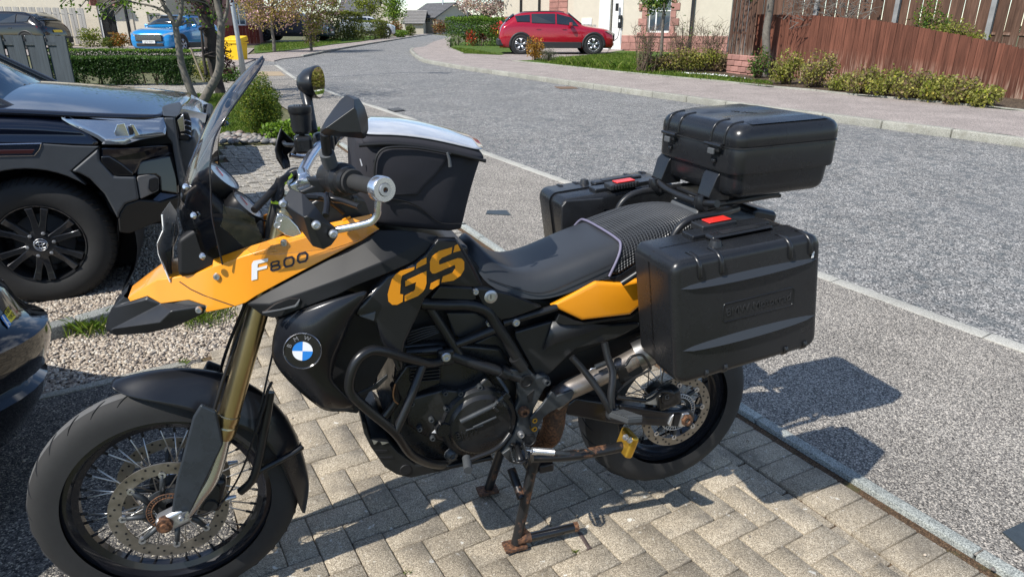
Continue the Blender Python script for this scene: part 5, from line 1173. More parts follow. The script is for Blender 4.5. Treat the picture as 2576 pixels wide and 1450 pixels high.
# ---------------------------------------------------------------- luggage
OFF = {}
_add0 = add
def add(name, bm_or_me, m, parent=None, smooth=False):
    o = _add0(name, bm_or_me, m, parent, smooth)
    if parent and parent.name in OFF: o.matrix_parent_inverse = Matrix.Translation(-OFF[parent.name])
    return o
def onbike(name, c, label, cat, group=None):
    e = empty(name, (0, 0, 0), label, cat, group); e.matrix_basis = MB @ Matrix.Translation(c); OFF[e.name] = c; return e
K_case = mat('black case plastic', (.0135, .0145, .0165), .27, var=.2, vs=6, bump=.18, bs=420, rr=.07)
K_case2 = mat('worn case plastic', (.02, .021, .023), .36, var=.35, vs=16, bump=.2, bs=300, rr=.1)
def prism(name, quad, y0, y1, m, parent, bev, seg=4, taper=0):
    """quad (u,w) outline between lateral offsets y0 (outer) and y1"""
    bm = bmesh.new(); cu = sum(q[0] for q in quad)/len(quad); cw = sum(q[1] for q in quad)/len(quad)
    a = [bm.verts.new(L(u+(cu-u)*taper, y0, w_+(cw-w_)*taper)) for u, w_ in quad]; b = [bm.verts.new(L(u, y1, w_)) for u, w_ in quad]
    bm.faces.new(a); bm.faces.new(b[::-1]); n = len(quad)
    for i in range(n): bm.faces.new((a[i], b[i], b[(i+1) % n], a[(i+1) % n]))
    bmesh.ops.recalc_face_normals(bm, faces=bm.faces[:])
    ga = [e for e in bm.edges if abs(e.verts[0].co.y-e.verts[1].co.y) > 1e-4]
    if bev:
        bmesh.ops.bevel(bm, geom=ga, offset=bev, segments=seg, affect='EDGES', profile=.5)
        fo = [e for e in bm.edges if all(abs(v.co.y+y0) < 1e-4 for v in e.verts)]
        bmesh.ops.bevel(bm, geom=fo, offset=bev*.6, segments=seg, affect='EDGES', profile=.5)
    o = add(name, bm, m, parent, True)
    try: o.data.set_sharp_from_angle(angle=R(35))
    except Exception: pass
    return o
def pannier(sg, label):
    A, Bq, C, D = (1.266, 1.047), (1.718, 1.084), (1.768, .748), (1.318, .694)
    c = L(1.51, .345*sg, .72); root = onbike('pannier', c, label, 'pannier', 'side cases of the motorcycle')
    def q(s, t): return (A[0]*(1-s)*(1-t)+Bq[0]*s*(1-t)+C[0]*s*t+D[0]*(1-s)*t, A[1]*(1-s)*(1-t)+Bq[1]*s*(1-t)+C[1]*s*t+D[1]*(1-s)*t)
    def pt(s, t, v): u, w_ = q(s, t); return L(u, v*sg, w_)
    big = [q(.0, 0), q(1, 0), q(1, 1), q(0, 1)]; sm = [q(.012, .012), q(.988, .012), q(.988, .988), q(.012, .988)]
    prism('case_shell', sm if sg > 0 else sm, .245*sg, .345*sg, K_case, root, .032)
    # shell's inner face rounds towards the wheel, lid carries the outer face
    prism('case_lid', big, .458*sg, .348*sg, K_case, root, .036, 5)
    prism('case_seal', sm, .349*sg, .344*sg, K_dark, root, .032, 3)
    v0 = .458
    lid = root
    for (t0, t1, up) in ((.17, .235, 1), (.66, .735, 1)):      # long lens-shaped ledges, sky reflection put in as paler plastic
        N = 14; bm = bmesh.new(); top, bot, out = [], [], []
        for k in range(N+1):
            s = .045+.92*k/N; e = max(.03, math.sin(math.pi*min(1, max(0, (k/N*1.0))))**.45) if 0 < k < N else .02
            m_ = (t0+t1)/2; h = (t1-t0)/2*e
            top.append(bm.verts.new(pt(s, m_-h, (v0-.0005)))); bot.append(bm.verts.new(pt(s, m_+h, v0-.0005))); out.append(bm.verts.new(pt(s, m_+h*.8, v0+.010*e)))
        for k in range(N):
            bm.faces.new((top[k], top[k+1], out[k+1], out[k])); bm.faces.new((out[k], out[k+1], bot[k+1], bot[k]))
        add('case_ledge', bm, mat('sky sheen ledge', (.03, .033, .038), .34, bump=.1, bs=420), root, False)
    def strap(s, wd=.013, t_end=.155, low=False):
        path = [(.02, .398), (-.006, .41), (-.006, .42), (.0, .442), (.03, .457), (.06, .462), (t_end-.02, .462), (t_end, .457)]
        if low: path = [(1-a, b) for a, b in path]
        bm = bmesh.new(); rows = []
        for t, v in path:
            f = .006
            rows.append([bm.verts.new(pt(s-wd, t, v-.003)), bm.verts.new(pt(s-wd*.72, t-(f if not low else -f)*(v < .45), v+.0035)), bm.verts.new(pt(s+wd*.72, t-(f if not low else -f)*(v < .45), v+.0035)), bm.verts.new(pt(s+wd, t, v-.003))])
        for a, b in zip(rows, rows[1:]):
            for k in range(3): bm.faces.new((a[k], a[k+1], b[k+1], b[k]))
        add('case_rib', bm, K_case, root, True)
    for s in (.17, .31, .77, .91): strap(s)
    for s in (.2, .33, .76, .9): strap(s, .012, .09, True)
    # name plate with raised letters
    ex = (pt(.6, .5, v0)-pt(.4, .5, v0)).normalized(); ey = (pt(.5, .4, v0)-pt(.5, .6, v0)).normalized(); ey = (ey-ex*ey.dot(ex)).normalized()
    if sg < 0: ex = -ex
    cpt = pt(.56, .475, v0)
    fr = [cpt+ex*a+ey*b for a, b in ((-.11, -.02), (-.105, -.026), (.105, -.026), (.11, -.02), (.11, .02), (.105, .026), (-.105, .026), (-.11, .02))]
    tube('plate_frame', fr+[fr[0]], .002, K_case, root, 1, 6, raw=True)
    letters('BMW Motorrad', cpt+Vector((0, -.0005*sg, 0)), ex, ey, .031, K_case2, root, .0016)
    OFFp = OFF[root.name]
    for ch in root.children:
        if ch.name.startswith('lettering'): ch.matrix_parent_inverse = Matrix.Translation(-OFFp)
    # handle, latch and lock on top
    def topbox(name, s0, s1, va, vb, h0, h1, m, bev=.004, par=None):
        bm = bmesh.new(); vs = []
        for h in (h0, h1):
            for (s, v) in ((s0, va), (s1, va), (s1, vb), (s0, vb)): vs.append(bm.verts.new(pt(s, 0, v)+Vector((0, 0, h))))
        for f in ((0, 1, 2, 3), (4, 5, 6, 7), (0, 1, 5, 4), (1, 2, 6, 5), (2, 3, 7, 6), (3, 0, 4, 7)): bm.faces.new([vs[i] for i in f])
        o = add(name, bm, m, par or root); bevel(o, bev, 2); return o
    topbox('handle_base', .32, .86, .27, .325, -.006, .008, K_case); topbox('latch_block', .42, .66, .245, .30, .0, .02, K_case2)
    topbox('red_latch', .48, .635, .252, .292, .0205, .0245, K_red, .002); 
    for k in range(9): topbox('latch_tooth', .43+k*.024, .442+k*.024, .236 if sg > 0 else .238, .247, .004, .018, K_case2, .001)
    topbox('handle_grip', .38, .80, .335, .375, .0, .014, K_case, .008); topbox('handle_inset', .46, .72, .342, .368, .0145, .0155, K_case2, .001)
    lathe('lock_barrel', [(0, .016), (.005, .016), (.0055, .019), (.013, .019), (.019, .002), (.02, -.004)], pt(.36, 0, .40)+Vector((0, 0, -.004)), K_case2, root, 24, axis=(0, 0, 1))
    if sg > 0: topbox('paint_chip', .935, .95, .4615, .4625, -.062, -.045, K_white, 0)
    return root
pannier(1, 'scuffed black left side case nearest the camera with a red latch on top')
pr = pannier(-1, 'black right side case behind the mesh seat cover, red latch on its inner top')
plate('case_inner_panel', [(1413, 520, -.222), (1425, 505, -.222), (1520, 498, -.222), (1522, 545, -.222), (1500, 600, -.222), (1413, 640, -.222)], -.222, .01, K_case2, pr, .006)
# top case
c = L(1.78, 0, 1.12); tcs = onbike('top_case', c, 'square black top case with two front latches on the rear rack', 'top box')
def tub(name, levels, m, tilt=.035, r=.042):
    """rounded-rectangle rings at (height, inset), capped"""
    bm = bmesh.new(); rings = []
    for z, d in levels:
        ring = []; u0, u1, v1 = 1.603+d, 1.973-d, .212-d; rr = max(.012, r-d*.3)
        for cu, cv, a0 in ((u1-rr, v1-rr, 0), (u0+rr, v1-rr, 90), (u0+rr, -v1+rr, 180), (u1-rr, -v1+rr, 270)):
            for k in range(8): a = R(a0+90*k/7); u = cu+rr*math.cos(a); ring.append(bm.verts.new(L(u, cv+rr*math.sin(a), z+(u-1.605)*tilt)))
        rings.append(ring)
    n = len(rings[0])
    for a, b in zip(rings, rings[1:]):
        for k in range(n): bm.faces.new((a[k], a[(k+1) % n], b[(k+1) % n], b[k]))
    bm.faces.new(rings[0][::-1]); bm.faces.new(rings[-1])
    o = add(name, bm, m, tcs, True); o.data.set_sharp_from_angle(angle=R(40)); return o
tub('case_base', [(1.116, .05), (1.118, .036), (1.124, .024), (1.134, .017), (1.150, .014), (1.193, .011)], K_case)
tub('case_body', [(1.190, .012), (1.193, .002), (1.20, 0), (1.258, 0), (1.264, .001)], K_case)
tub('case_seal', [(1.2635, .006), (1.265, -.002), (1.268, -.002), (1.2695, .006)], K_case2)
tub('case_lid', [(1.269, .001), (1.274, -.001), (1.298, 0), (1.311, .004), (1.320, .010), (1.327, .019), (1.3305, .030), (1.332, .045), (1.334, .09)], K_case)
def tp(u, v, w_): return L(u, v, w_+(u-1.605)*.035)
for v in (-.12, .12):                                        # raised straps over the lid's front edge, latch below each
    for dv in (-.032, .032):
        tube('lid_strap', [tp(1.602, v+dv, 1.275), tp(1.603, v+dv, 1.298), tp(1.607, v+dv, 1.312), tp(1.622, v+dv, 1.3275), tp(1.66, v+dv, 1.3325)], .0042, K_case, tcs, 3, 8, raw=True)
    box('latch', tp(1.598, v, 1.262), (.016, .05, .026), K_case2, tcs, None, .004); box('latch_tongue', tp(1.584, v-.0, 1.252), (.008, .03, .018), K_grey, tcs, None, .003)
    tube('latch_pin', [tp(1.588, v-.04, 1.27), tp(1.588, v+.04, 1.27)], .005, K_case, tcs, 1, 8, raw=True)
    box('latch_keeper', tp(1.597, v, 1.222), (.01, .016, .012), K_case, tcs, None, .003)
for v, dv in ((-.17, 0), (.10, 0)):
    bm = bmesh.new(); P_ = [tp(1.622, v-.035, 1.195), tp(1.622, v+.035, 1.195), tp(1.604, v+.036, 1.175), tp(1.585, v+.03, 1.115), tp(1.60, v+.03, 1.10), tp(1.60, v-.03, 1.10), tp(1.585, v-.03, 1.115), tp(1.604, v-.036, 1.175)]
    p_ = [bm.verts.new(x) for x in P_]; k1 = bm.verts.new(tp(1.66, v-.035, 1.19)); k2 = bm.verts.new(tp(1.66, v+.035, 1.19)); k3 = bm.verts.new(tp(1.66, v+.03, 1.10)); k4 = bm.verts.new(tp(1.66, v-.03, 1.10))
    for f in ((p_[0], p_[1], p_[2], p_[7]), (p_[7], p_[2], p_[3], p_[6]), (p_[6], p_[3], p_[4], p_[5]), (p_[1], k2, k3, p_[4], p_[3], p_[2]), (p_[0], p_[7], p_[6], p_[5], k4, k1), (p_[0], k1, k2, p_[1]), (p_[5], p_[4], k3, k4)): bm.faces.new(f)
    bevel(add('mount_shoe', bm, K_case, tcs), .003, 2)
    tube('rack_hook', [tp(1.575, v, 1.115), tp(1.58, v, 1.09), tp(1.61, v, 1.075)], [.014, .026], K_case, tcs, 3, 8, raw=True)
for v in (-.11, .11):                                         # broad raised ribs along the lid
    bm = bmesh.new(); rows = []
    for u, h in ((1.66, 0), (1.70, .007), (1.88, .008), (1.925, -.004)):
        rows.append([bm.verts.new(tp(u, v+d*(1.2 if i in (0, 3) else 1), 1.3325+(h if i in (1, 2) else -.002))) for i, d in enumerate((-.07, -.05, .05, .07))])
    for a, b in zip(rows, rows[1:]):
        for k in range(3): bm.faces.new((a[k], a[k+1], b[k+1], b[k]))
    add('lid_rib', bm, K_case, tcs, True)
lt_ = letters('BMW Motorrad', tp(1.79, -.0, 1.3345), Vector((0, -1, 0)) if False else L(.35, .94, 0).normalized(), L(-.94, .35, .0).normalized(), .028, K_case2, tcs, .001); lt_.matrix_parent_inverse = Matrix.Translation(-c)
for s in (-.09, .09): box('rear_hinge', tp(1.962, s, 1.285), (.02, .06, .03), K_case, tcs, None, .006)

# tank bag
c = L(.71, 0, 1.09); tb = onbike('tank_bag', c, 'dark fabric tank bag with a clear map window, strapped on the tank', 'bag')
secs = [(.0, (920, 562), (1168, 584), .13), (.12, (909, 520), (1176, 555), .14), (.4, (905, 470), (1186, 510), .145), (.75, (903, 400), (1206, 440), .145), (1., (902, 352), (1221, 398), .14)]
bm = bmesh.new(); rings = []; NS = 6
for t, a, b, hv in secs:
    Pa, Pb = B(a[0], a[1], hv), B(b[0], b[1], hv); ring = []
    for k in range(NS+1): p = Pa.lerp(Pb, k/NS); bul = math.sin(math.pi*k/NS)*(.012 if t < 1 else .004); ring.append(Vector((p.x, -(hv+bul-(.03 if k in (0, NS) else 0)), p.z)))
    back = [Vector((p.x, -p.y, p.z)) for p in ring][::-1]
    rings.append([bm.verts.new(p) for p in ring+back])
M_ = len(rings[0])
for a, b in zip(rings, rings[1:]):
    for k in range(M_): bm.faces.new((a[k], a[(k+1) % M_], b[(k+1) % M_], b[k]))
for r_ in (rings[0], rings[-1]):
    for k in range(NS): bm.faces.new((r_[k], r_[k+1], r_[M_-2-k], r_[M_-1-k]))
cl_ = bm.edges.layers.float.new('crease_edge')
for e in bm.edges:
    ia = [i for i, r_ in enumerate(rings) if e.verts[0] in r_ and e.verts[1] in r_]
    if ia and ia[0] in (0, len(rings)-1): e[cl_] = .75
    k0 = [r_.index(e.verts[0]) for r_ in rings if e.verts[0] in r_][0]; k1 = [r_.index(e.verts[1]) for r_ in rings if e.verts[1] in r_][0]
    if k0 == k1 and k0 in (0, NS, NS+1, M_-1): e[cl_] = .6
body = add('bag_body', bm, K_fab, tb, True); subd(body, 2)
# lid with its clear pane
near = [(904, 347), (980, 345), (1060, 352), (1140, 368), (1226, 390)]; far = [(927, 295), (994, 297), (1050, 306), (1119, 322), (1172, 341)]
bm = bmesh.new(); rows = []
for h in (0, -.026):
    for (n_, f_) in zip(near, far):
        A, Z = B(n_[0], n_[1], .152), B(f_[0], f_[1], -.152)
        zz = A.z+h; rows.append([bm.verts.new(Vector((A.x+(Z.x-A.x)*s, -.152+.304*s, A.z+(Z.z-A.z)*s+h+.016*math.sin(math.pi*s)*(h == 0)))) for s in (0, .12, .5, .88, 1)])
k5 = 5
for i in range(4):
    for j in range(4):
        bm.faces.new((rows[i][j], rows[i][j+1], rows[i+1][j+1], rows[i+1][j])); bm.faces.new((rows[5+i][j], rows[6+i][j], rows[6+i][j+1], rows[5+i][j+1]))
for i in range(4):
    for j in (0, 4): bm.faces.new((rows[i][j], rows[i+1][j], rows[6+i][j], rows[5+i][j]))
for j in range(4):
    for i in (0, 4): bm.faces.new((rows[i][j], rows[i][j+1], rows[5+i][j+1], rows[5+i][j]))
lid_ = add('bag_lid', bm, K_fab, tb, True); subd(lid_, 2)
pane = []
for (n_, f_) in zip(near, far):
    A, Z = B(n_[0], n_[1], .152), B(f_[0], f_[1], -.152); pane.append([Vector((A.x+(Z.x-A.x)*s, -.152+.304*s, A.z+(Z.z-A.z)*s+.0165*math.sin(math.pi*s)+.004)) for s in (.04, .25, .5, .75, .96)])
bm = bmesh.new(); rw2 = [[bm.verts.new(p) for p in r_] for r_ in pane]
for i in range(4):
    for j in range(4): bm.faces.new((rw2[i][j], rw2[i][j+1], rw2[i+1][j+1], rw2[i+1][j]))
K_pane = mat('map window film', (.42, .43, .45), .12, var=.25, vs=9, coat=1, rr=.08, bump=.35, bs=14)
pn = add('map_window', bm, K_pane, tb, True); subd(pn, 2); s_ = pn.modifiers.new('sol', 'SOLIDIFY'); s_.thickness = .002
zp = [B(x, y, .154) for x, y in ((903, 366), (980, 362), (1060, 369), (1140, 385), (1222, 405))]
tube('bag_zip', zp, .0045, K_dark, tb, 4, 8, raw=True)
po = t22((1200, 500), (1190, 300), (1205, 150), (1260, 60), (1370, 30), (1600, 35), (1850, 75), (1960, 100), (1900, 210), (1800, 330), (1700, 430), (1630, 520), (1350, 520))
pk = plate('bag_pocket', po, .158, .02, K_fab, tb, .008, ins=.01, dep=.004, seg=3)
tube('pocket_zip', [B(x, y, .166) for x, y in t22((1195, 480), (1190, 300), (1207, 150), (1262, 62), (1370, 32), (1600, 37), (1850, 77), (1960, 102))], .003, K_dark, tb, 3, 8, raw=True)
tube('zip_pull', [B(x, y, .172) for x, y in t22((1925, 85), (1945, 150), (1955, 228))], [.003, .005], K_grey, tb, 1, 8, raw=True)
tube('bag_seam', [B(x, y, .158) for x, y in t22((1300, 545), (1500, 575), (1650, 640), (1800, 760), (1900, 800), (2110, 800))], .0018, K_dark, tb, 4, 6, raw=True)
flat('bag_logo', t22((1042, 150), (1052, 150), (1072, 215), (1060, 222)), .132, K_white, tb)

# ---------------------------------------------------------------- parked cars
def carpaint(name, col, met=.25, rough=.22): return mat(name, col, rough, metal=met, coat=1., var=.02, vs=2)
C_glass = mat('car window', (.015, .02, .024), .04, spec=.9, coat=.5)
C_trim = mat('car trim', (.02, .021, .022), .5, bump=.15, bs=300)
C_lamp = mat('lamp lens', (.55, .58, .62), .08, metal=.6, coat=1)
C_red = mat('tail lamp', (.45, .01, .012), .12, coat=1)
C_alloy = mat('alloy wheel', (.5, .51, .53), .3, metal=.9)
C_dalloy = mat('dark alloy wheel', (.04, .042, .046), .2, metal=.6, coat=.6)
C_tyre = mat('car tyre', (.018, .018, .018), .75, var=.2, vs=12)
C_plate = mat('white number plate', (.75, .75, .73), .4); C_yplate = mat('yellow number plate', (.75, .55, .05), .4)
def car(name, label, pos, ang, Ln, W, prof, paint, wr=.34, wb=(.18, .80), alloy=None, group=None, beltf=.97, ny=5, plates=(None, None), cat='car', roofrail=False, lowclad=True, bright=None):
    """prof: list of (x fraction from the front, top height, belt height, roof half width factor) nose to tail; car faces local +x"""
    root = empty(name, (0, 0, 0), label, cat, group); root.matrix_basis = Matrix.Translation(pos) @ Matrix.Rotation(ang, 4, 'Z')
    hw = W/2; rings = []; bm = bmesh.new(); P = []
    for (f, zt, zb, rf) in prof:
        x = Ln*(.5-f); e = 1-.18*max(0, (.1-f)/.1)**2-.10*max(0, (f-.93)/.07)**2
        sec = [(hw*.86*e, .20), (hw*.97*e, .30), (hw*e, .58), (hw*.985*e, zb*.82+.02), (hw*beltf*e, zb), (hw*rf*e, zt-.05), (hw*rf*.8*e, zt-.008), (0, zt)]
        P.append([(x, y, z) for y, z in sec])
    n = 8
    for pr in P: rings.append([bm.verts.new(p) for p in pr]+[bm.verts.new((p[0], -p[1], p[2])) for p in pr[-2::-1]])
    for a, b in zip(rings, rings[1:]):
        for k in range(len(a)-1): bm.faces.new((a[k], a[k+1], b[k+1], b[k]))
    bm.faces.new(rings[0]); bm.faces.new(rings[-1][::-1])
    for a, b in zip(rings, rings[1:]): bm.faces.new((a[0], b[0], b[-1], a[-1]))
    body = add('body', bm, paint, root, True); subd(body, 2)
    def grid(x, k):                                            # point on the cage section k at position x
        xs = [p[0][0] for p in P]
        for i in range(len(P)-1):
            if xs[i] >= x >= xs[i+1]:
                t = (xs[i]-x)/(xs[i]-xs[i+1]); a, b = Vector(P[i][k]), Vector(P[i+1][k]); return a.lerp(b, t)
        return Vector(P[-1][k])
    W_ = [i for i, p in enumerate(prof) if p[1]-p[2] > .25]
    i0, i1 = W_[0], W_[-1]
    xa, xb = P[i0][0][0], P[i1][0][0]
    def sidewin(nm, x0, x1, sg, lo=.12, hi=.9, sl0=0, sl1=0):
        q = []
        for (x, t) in ((x0+sl0, lo), (x1+sl1, lo), (x1, hi), (x0, hi)):
            a, b = grid(x, 4), grid(x, 5); p = a.lerp(b, t); q.append(Vector((p.x, (p.y+.004)*sg, p.z)))
        m_ = mesh if False else None
        bm = bmesh.new(); vs = [bm.verts.new(v) for v in q]; bm.faces.new(vs); o = add(nm, bm, C_glass, root); s_ = o.modifiers.new('s', 'SOLIDIFY'); s_.thickness = .02; s_.offset = 0; return o
    return root, P, grid, sidewin, (xa, xb)
def wheel_c(root, x, y, r, sg, alloy, w_=.2, ns=5):
    t = lathe('wheel', [(r*.66, -.01), (r*.72, .0), (r*.9, .004), (r*.97, -.015), (r, -.05), (r, -w_+.03), (r*.95, -w_), (r*.6, -w_)], Vector((x, y, r)), C_tyre, root, 36, axis=(0, sg, 0))
    lathe('rim', [(r*.67, -.005), (r*.64, -.012), (r*.6, -.05), (0, -.06)], Vector((x, y, r)), mat('wheel well', (.01, .01, .01), .7), t, 32, axis=(0, sg, 0))
    bm = bmesh.new()
    for k in range(ns):
        a = 2*math.pi*k/ns+.3
        for d in (-.16, .16):
            p = Vector((x+math.cos(a)*r*.14, y+sg*-.02, r+math.sin(a)*r*.14)); q = Vector((x+math.cos(a+d)*r*.66, y-sg*.006, r+math.sin(a+d)*r*.66)); tubebm([p, q], [r*.085, r*.06], 6, True, bm)
    add('alloy', bm, alloy, t, True); lathe('rim_ring', [(r*.63, -.012), (r*.66, -.002), (r*.69, -.012)], Vector((x, y, r)), alloy, t, 32, axis=(0, sg, 0)); lathe('hub_cap', [(0, .0), (r*.13, -.003), (r*.16, -.02)], Vector((x, y, r)), alloy, t, 16, axis=(0, sg, 0))
    return t
def suv(name, label, pos, ang, Ln, W, H, paint, r=.35, bonnet=1.0, alloy=None, group=None, cladding=True, plate_txt=None, ns=5, cat='car', coupe=0, wsx=.27):
    al = alloy or C_alloy
    prof = [(.0, .72, .55, .72), (.02, .84, .72, .8), (.06, bonnet-.07, .86, .84), (.16, bonnet-.01, bonnet-.09, .84), (wsx, bonnet+.05, bonnet-.04, .84), (wsx+.012, bonnet+.09, bonnet-.03, .83),
            (wsx+.13, H-.08, bonnet, .74), (wsx+.2, H-.01, bonnet+.01, .72), (.6, H, bonnet+.03, .72), (.76, H-.03-coupe*.06, bonnet+.06, .70), (.86, H-.10-coupe*.16, bonnet+.09, .68), (.95, H-.42-coupe*.1, bonnet+.04, .76), (.985, bonnet-.02, bonnet-.12, .82), (1., .72, .6, .78)]
    root, P, grid, sidewin, _ = car(name, label, pos, ang, Ln, W, prof, paint, group=group, cat=cat)
    X = lambda f: Ln*(.5-f)
    for sg in (1, -1):
        sidewin('side_window', X(wsx+.105), X(.505), sg, .14, .86, Ln*.055, 0); sidewin('side_window', X(.52), X(.72), sg, .14, .86); sidewin('quarter_window', X(.735), X(.86), sg, .2, .8, 0, .06)
        if cladding:
            for fx in (.185, .81):
                bm = bmesh.new(); c = Vector((X(fx), sg*(W/2-.03), r)); pts = [c+Vector((math.cos(a)*(r+.06), 0, math.sin(a)*(r+.06))) for a in [math.pi*(-.08+1.16*k/14) for k in range(15)]]; tubebm(pts, .05, 6, True, bm); add('wheel_arch', bm, C_trim, root, True)
            box('sill_trim', Vector((X(.5), sg*(W/2-.04), .33)), (Ln*.42, .09, .22), C_trim, root, None, .02)
        for fx in (.185, .81):
            lathe('arch_liner', [(0, 0), (r+.05, 0), (r+.05, -.3)], Vector((X(fx), sg*(W/2+.004), r)), mat('wheel well', (.01, .01, .01), .7), root, 32, axis=(0, sg, 0))
            wheel_c(root, X(fx), sg*(W/2+.015), r, sg, al, .22, ns)
        for fx in (.44, .66): box('door_handle', Vector((X(fx), sg*(W/2-.005), bonnet-.10)), (.17, .03, .03), paint, root, None, .01)
        mi = box('door_mirror', Vector((X(wsx+.12), sg*(W/2+.10), bonnet+.06)), (.12, .2, .15), paint, root, None, .04, 3)
        bm = bmesh.new(); v_ = [bm.verts.new(q) for q in (Vector((X(.012), sg*W*.30, .66)), Vector((X(.05), sg*W*.46, .74)), Vector((X(.09), sg*W*.487, .83)), Vector((X(.05), sg*W*.45, .84)), Vector((X(.005), sg*W*.28, .75)))]; bm.faces.new(v_); o = add('headlight', bm, C_lamp, root); s_ = o.modifiers.new('s', 'SOLIDIFY'); s_.thickness = .09; s_.offset = 0; bevel(o, .01)
        bm = bmesh.new(); v_ = [bm.verts.new(q) for q in (Vector((X(.985), sg*W*.30, .86)), Vector((X(.955), sg*W*.46, .84)), Vector((X(.93), sg*W*.475, .98)), Vector((X(.965), sg*W*.40, .97)))]; bm.faces.new(v_); o = add('tail_light', bm, C_red, root); s_ = o.modifiers.new('s', 'SOLIDIFY'); s_.thickness = .08; s_.offset = 0
    # screens
    def across(i, j, t0, t1, nm):
        a, b = Vector(P[i][5]), Vector(P[j][5]); q = []
        for t, f in ((t0, 1.0), (t1, .98)):
            p = a.lerp(b, t); top = Vector(P[i][7]).lerp(Vector(P[j][7]), t)
            q += [Vector((p.x, p.y*f, p.z+.012)), Vector((top.x, p.y*.5, top.z+.016)), Vector((top.x, 0, top.z+.02)), Vector((top.x, -p.y*.5, top.z+.016)), Vector((p.x, -p.y*f, p.z+.012))]
        bm = bmesh.new(); v_ = [bm.verts.new(x) for x in q]
        for k in range(4): bm.faces.new((v_[k], v_[k+1], v_[k+6], v_[k+5]))
        o = add(nm, bm, C_glass, root, True); s_ = o.modifiers.new('s', 'SOLIDIFY'); s_.thickness = .03; s_.offset = 0
    across(5, 6, .06, .97, 'windscreen'); across(10, 11, .1, .9, 'rear_window')
    gx = X(-.004)
    g_ = box('grille', Vector((gx+.0, 0, .62)), (.06, W*.6, .27), C_trim, root, None, .03); 
    for k in range(5): box('grille_bar', Vector((gx+.03, 0, .54+k*.045)), (.012, W*.56, .012), mat('grille chrome', (.4, .4, .41), .25, metal=1), g_, None, 0)
    box('lower_grille', Vector((gx-.02, 0, .36)), (.06, W*.6, .12), C_trim, root, None, .02)
    np_ = box('number_plate', Vector((gx+.04, 0, .47)), (.012, .52, .11), C_plate, root, None, .003)
    if plate_txt: letters(plate_txt, Vector((gx+.0475, 0, .47)), Vector((0, 1, 0)), Vector((0, 0, 1)), .1, K_dark, np_, .0006)
    box('rear_number_plate', Vector((X(1.003), 0, .78)), (.012, .52, .11), C_yplate, root, None, .003)
    if cladding: box('rear_bumper', Vector((X(.972), 0, .42)), (Ln*.075, W*.93, .27), C_trim, root, None, .06, 3)
    for sg in (1, -1): tube('roof_rail', [Vector((X(wsx+.17), sg*W*.335, H-.09)), Vector((X(wsx+.21), sg*W*.335, H-.03)), Vector((X(.78), sg*W*.325, H-.055)), Vector((X(.81), sg*W*.32, H-.1))], .014, C_trim, root, 2, 8, raw=True)
    return root

# ---- the pickup beside the drive
HA = R(22); HX = Vector((math.cos(HA), math.sin(HA), 0)); HN = Vector((math.sin(HA), -math.cos(HA), 0)); HO = Vector((-2.76, 3.80, 0.005))
HM = Matrix(((HX.x, -HN.x, 0, HO.x), (HX.y, -HN.y, 0, HO.y), (0, 0, 1, HO.z), (0, 0, 0, 1)))
def HB(x, y, v=0):
    d = ray(x, y); t = ((HO-CAM).dot(HN)+v)/d.dot(HN); X = CAM+d*t-HO; return Vector((X.dot(HX), -v, X.z))
hil = empty('pickup_truck', (0, 0, 0), 'large dark navy pickup with grey wheel arch cladding parked on the gravel', 'pickup'); hil.matrix_basis = HM
FR[0] = HB
H_navy = carpaint('deep navy paint', (.004, .006, .014), .3, .16); H_clad = mat('slate cladding', (.045, .05, .056), .48, var=.12, vs=10, bump=.15, bs=300)
H_blk = mat('gloss black bumper', (.008, .008, .009), .16, coat=.8)
def h(*P): return [(.42546*p[0], 120.75+.42546*p[1])+tuple(p[2:]) for p in P]
wt = h((-900, 368), (-300, 371), (0, 373), (200, 382), (352, 391), (356, 393), (358, 395)); wb_ = h((-900, 561), (-300, 561), (0, 561), (250, 562), (420, 575), (500, 580), (590, 578))
wm_ = h((366, 426), (430, 464), (560, 528))
V = []; rwf = ((0, -.085), (.18, -.04), (.36, -.012), (.55, .006), (.72, .0), (.86, .012), (1, .02)); diag = [(358, 395), (372, 430), (432, 468), (500, 500), (540, 520), (580, 545), (590, 578)]
for j, (f, v) in enumerate(rwf):
    ed = h(diag[j])[0]
    for i in range(6):
        t_, b_ = wt[min(i, 4)], wb_[min(i, 4)]
        x = t_[0]+(b_[0]-t_[0])*f if i < 5 else ed[0]; y = t_[1]+(b_[1]-t_[1])*f if i < 5 else ed[1]
        if i == 4: x = (wt[3][0]+(wb_[3][0]-wt[3][0])*f+ed[0])/2; y = (wt[3][1]+(wb_[3][1]-wt[3][1])*f+ed[1])/2
        V.append((x, y, v))
surf('front_wing', V, [(j*6+i, j*6+i+1, (j+1)*6+i+1, (j+1)*6+i) for j in range(6) for i in range(5)], H_navy, hil, th=.01, sub=2)
hub = HB(99, 612, 0); wc_ = Vector((0, .12, .385)); hubv = Vector((hub.x, 0, .385))
arc = [Vector((hubv.x+.455*math.cos(a), 0, hubv.z+.455*math.sin(a))) for a in [R(48+(150-48)*k/16) for k in range(17)]]
def polyprism(name, P, off, m, parent, bev=.01, seg=2):
    bm = bmesh.new(); a = [bm.verts.new(p) for p in P]; b = [bm.verts.new(p+off) for p in P]; bm.faces.new(a); bm.faces.new(b[::-1]); n = len(P)
    for i in range(n): bm.faces.new((a[i], b[i], b[(i+1) % n], a[(i+1) % n]))
    o = add(name, bm, m, parent); 
    if bev: bevel(o, bev, seg)
    return o
top_ = [HB(*p, .025) for p in h((-900, 565), (245, 565), (420, 577), (586, 582), (418, 728))]
polyprism('arch_cladding', top_+[p+Vector((0, -.025, 0)) for p in arc]+[HB(*h((-900, 800))[0], .025)], Vector((0, .06, 0)), H_clad, hil, .012, 3)
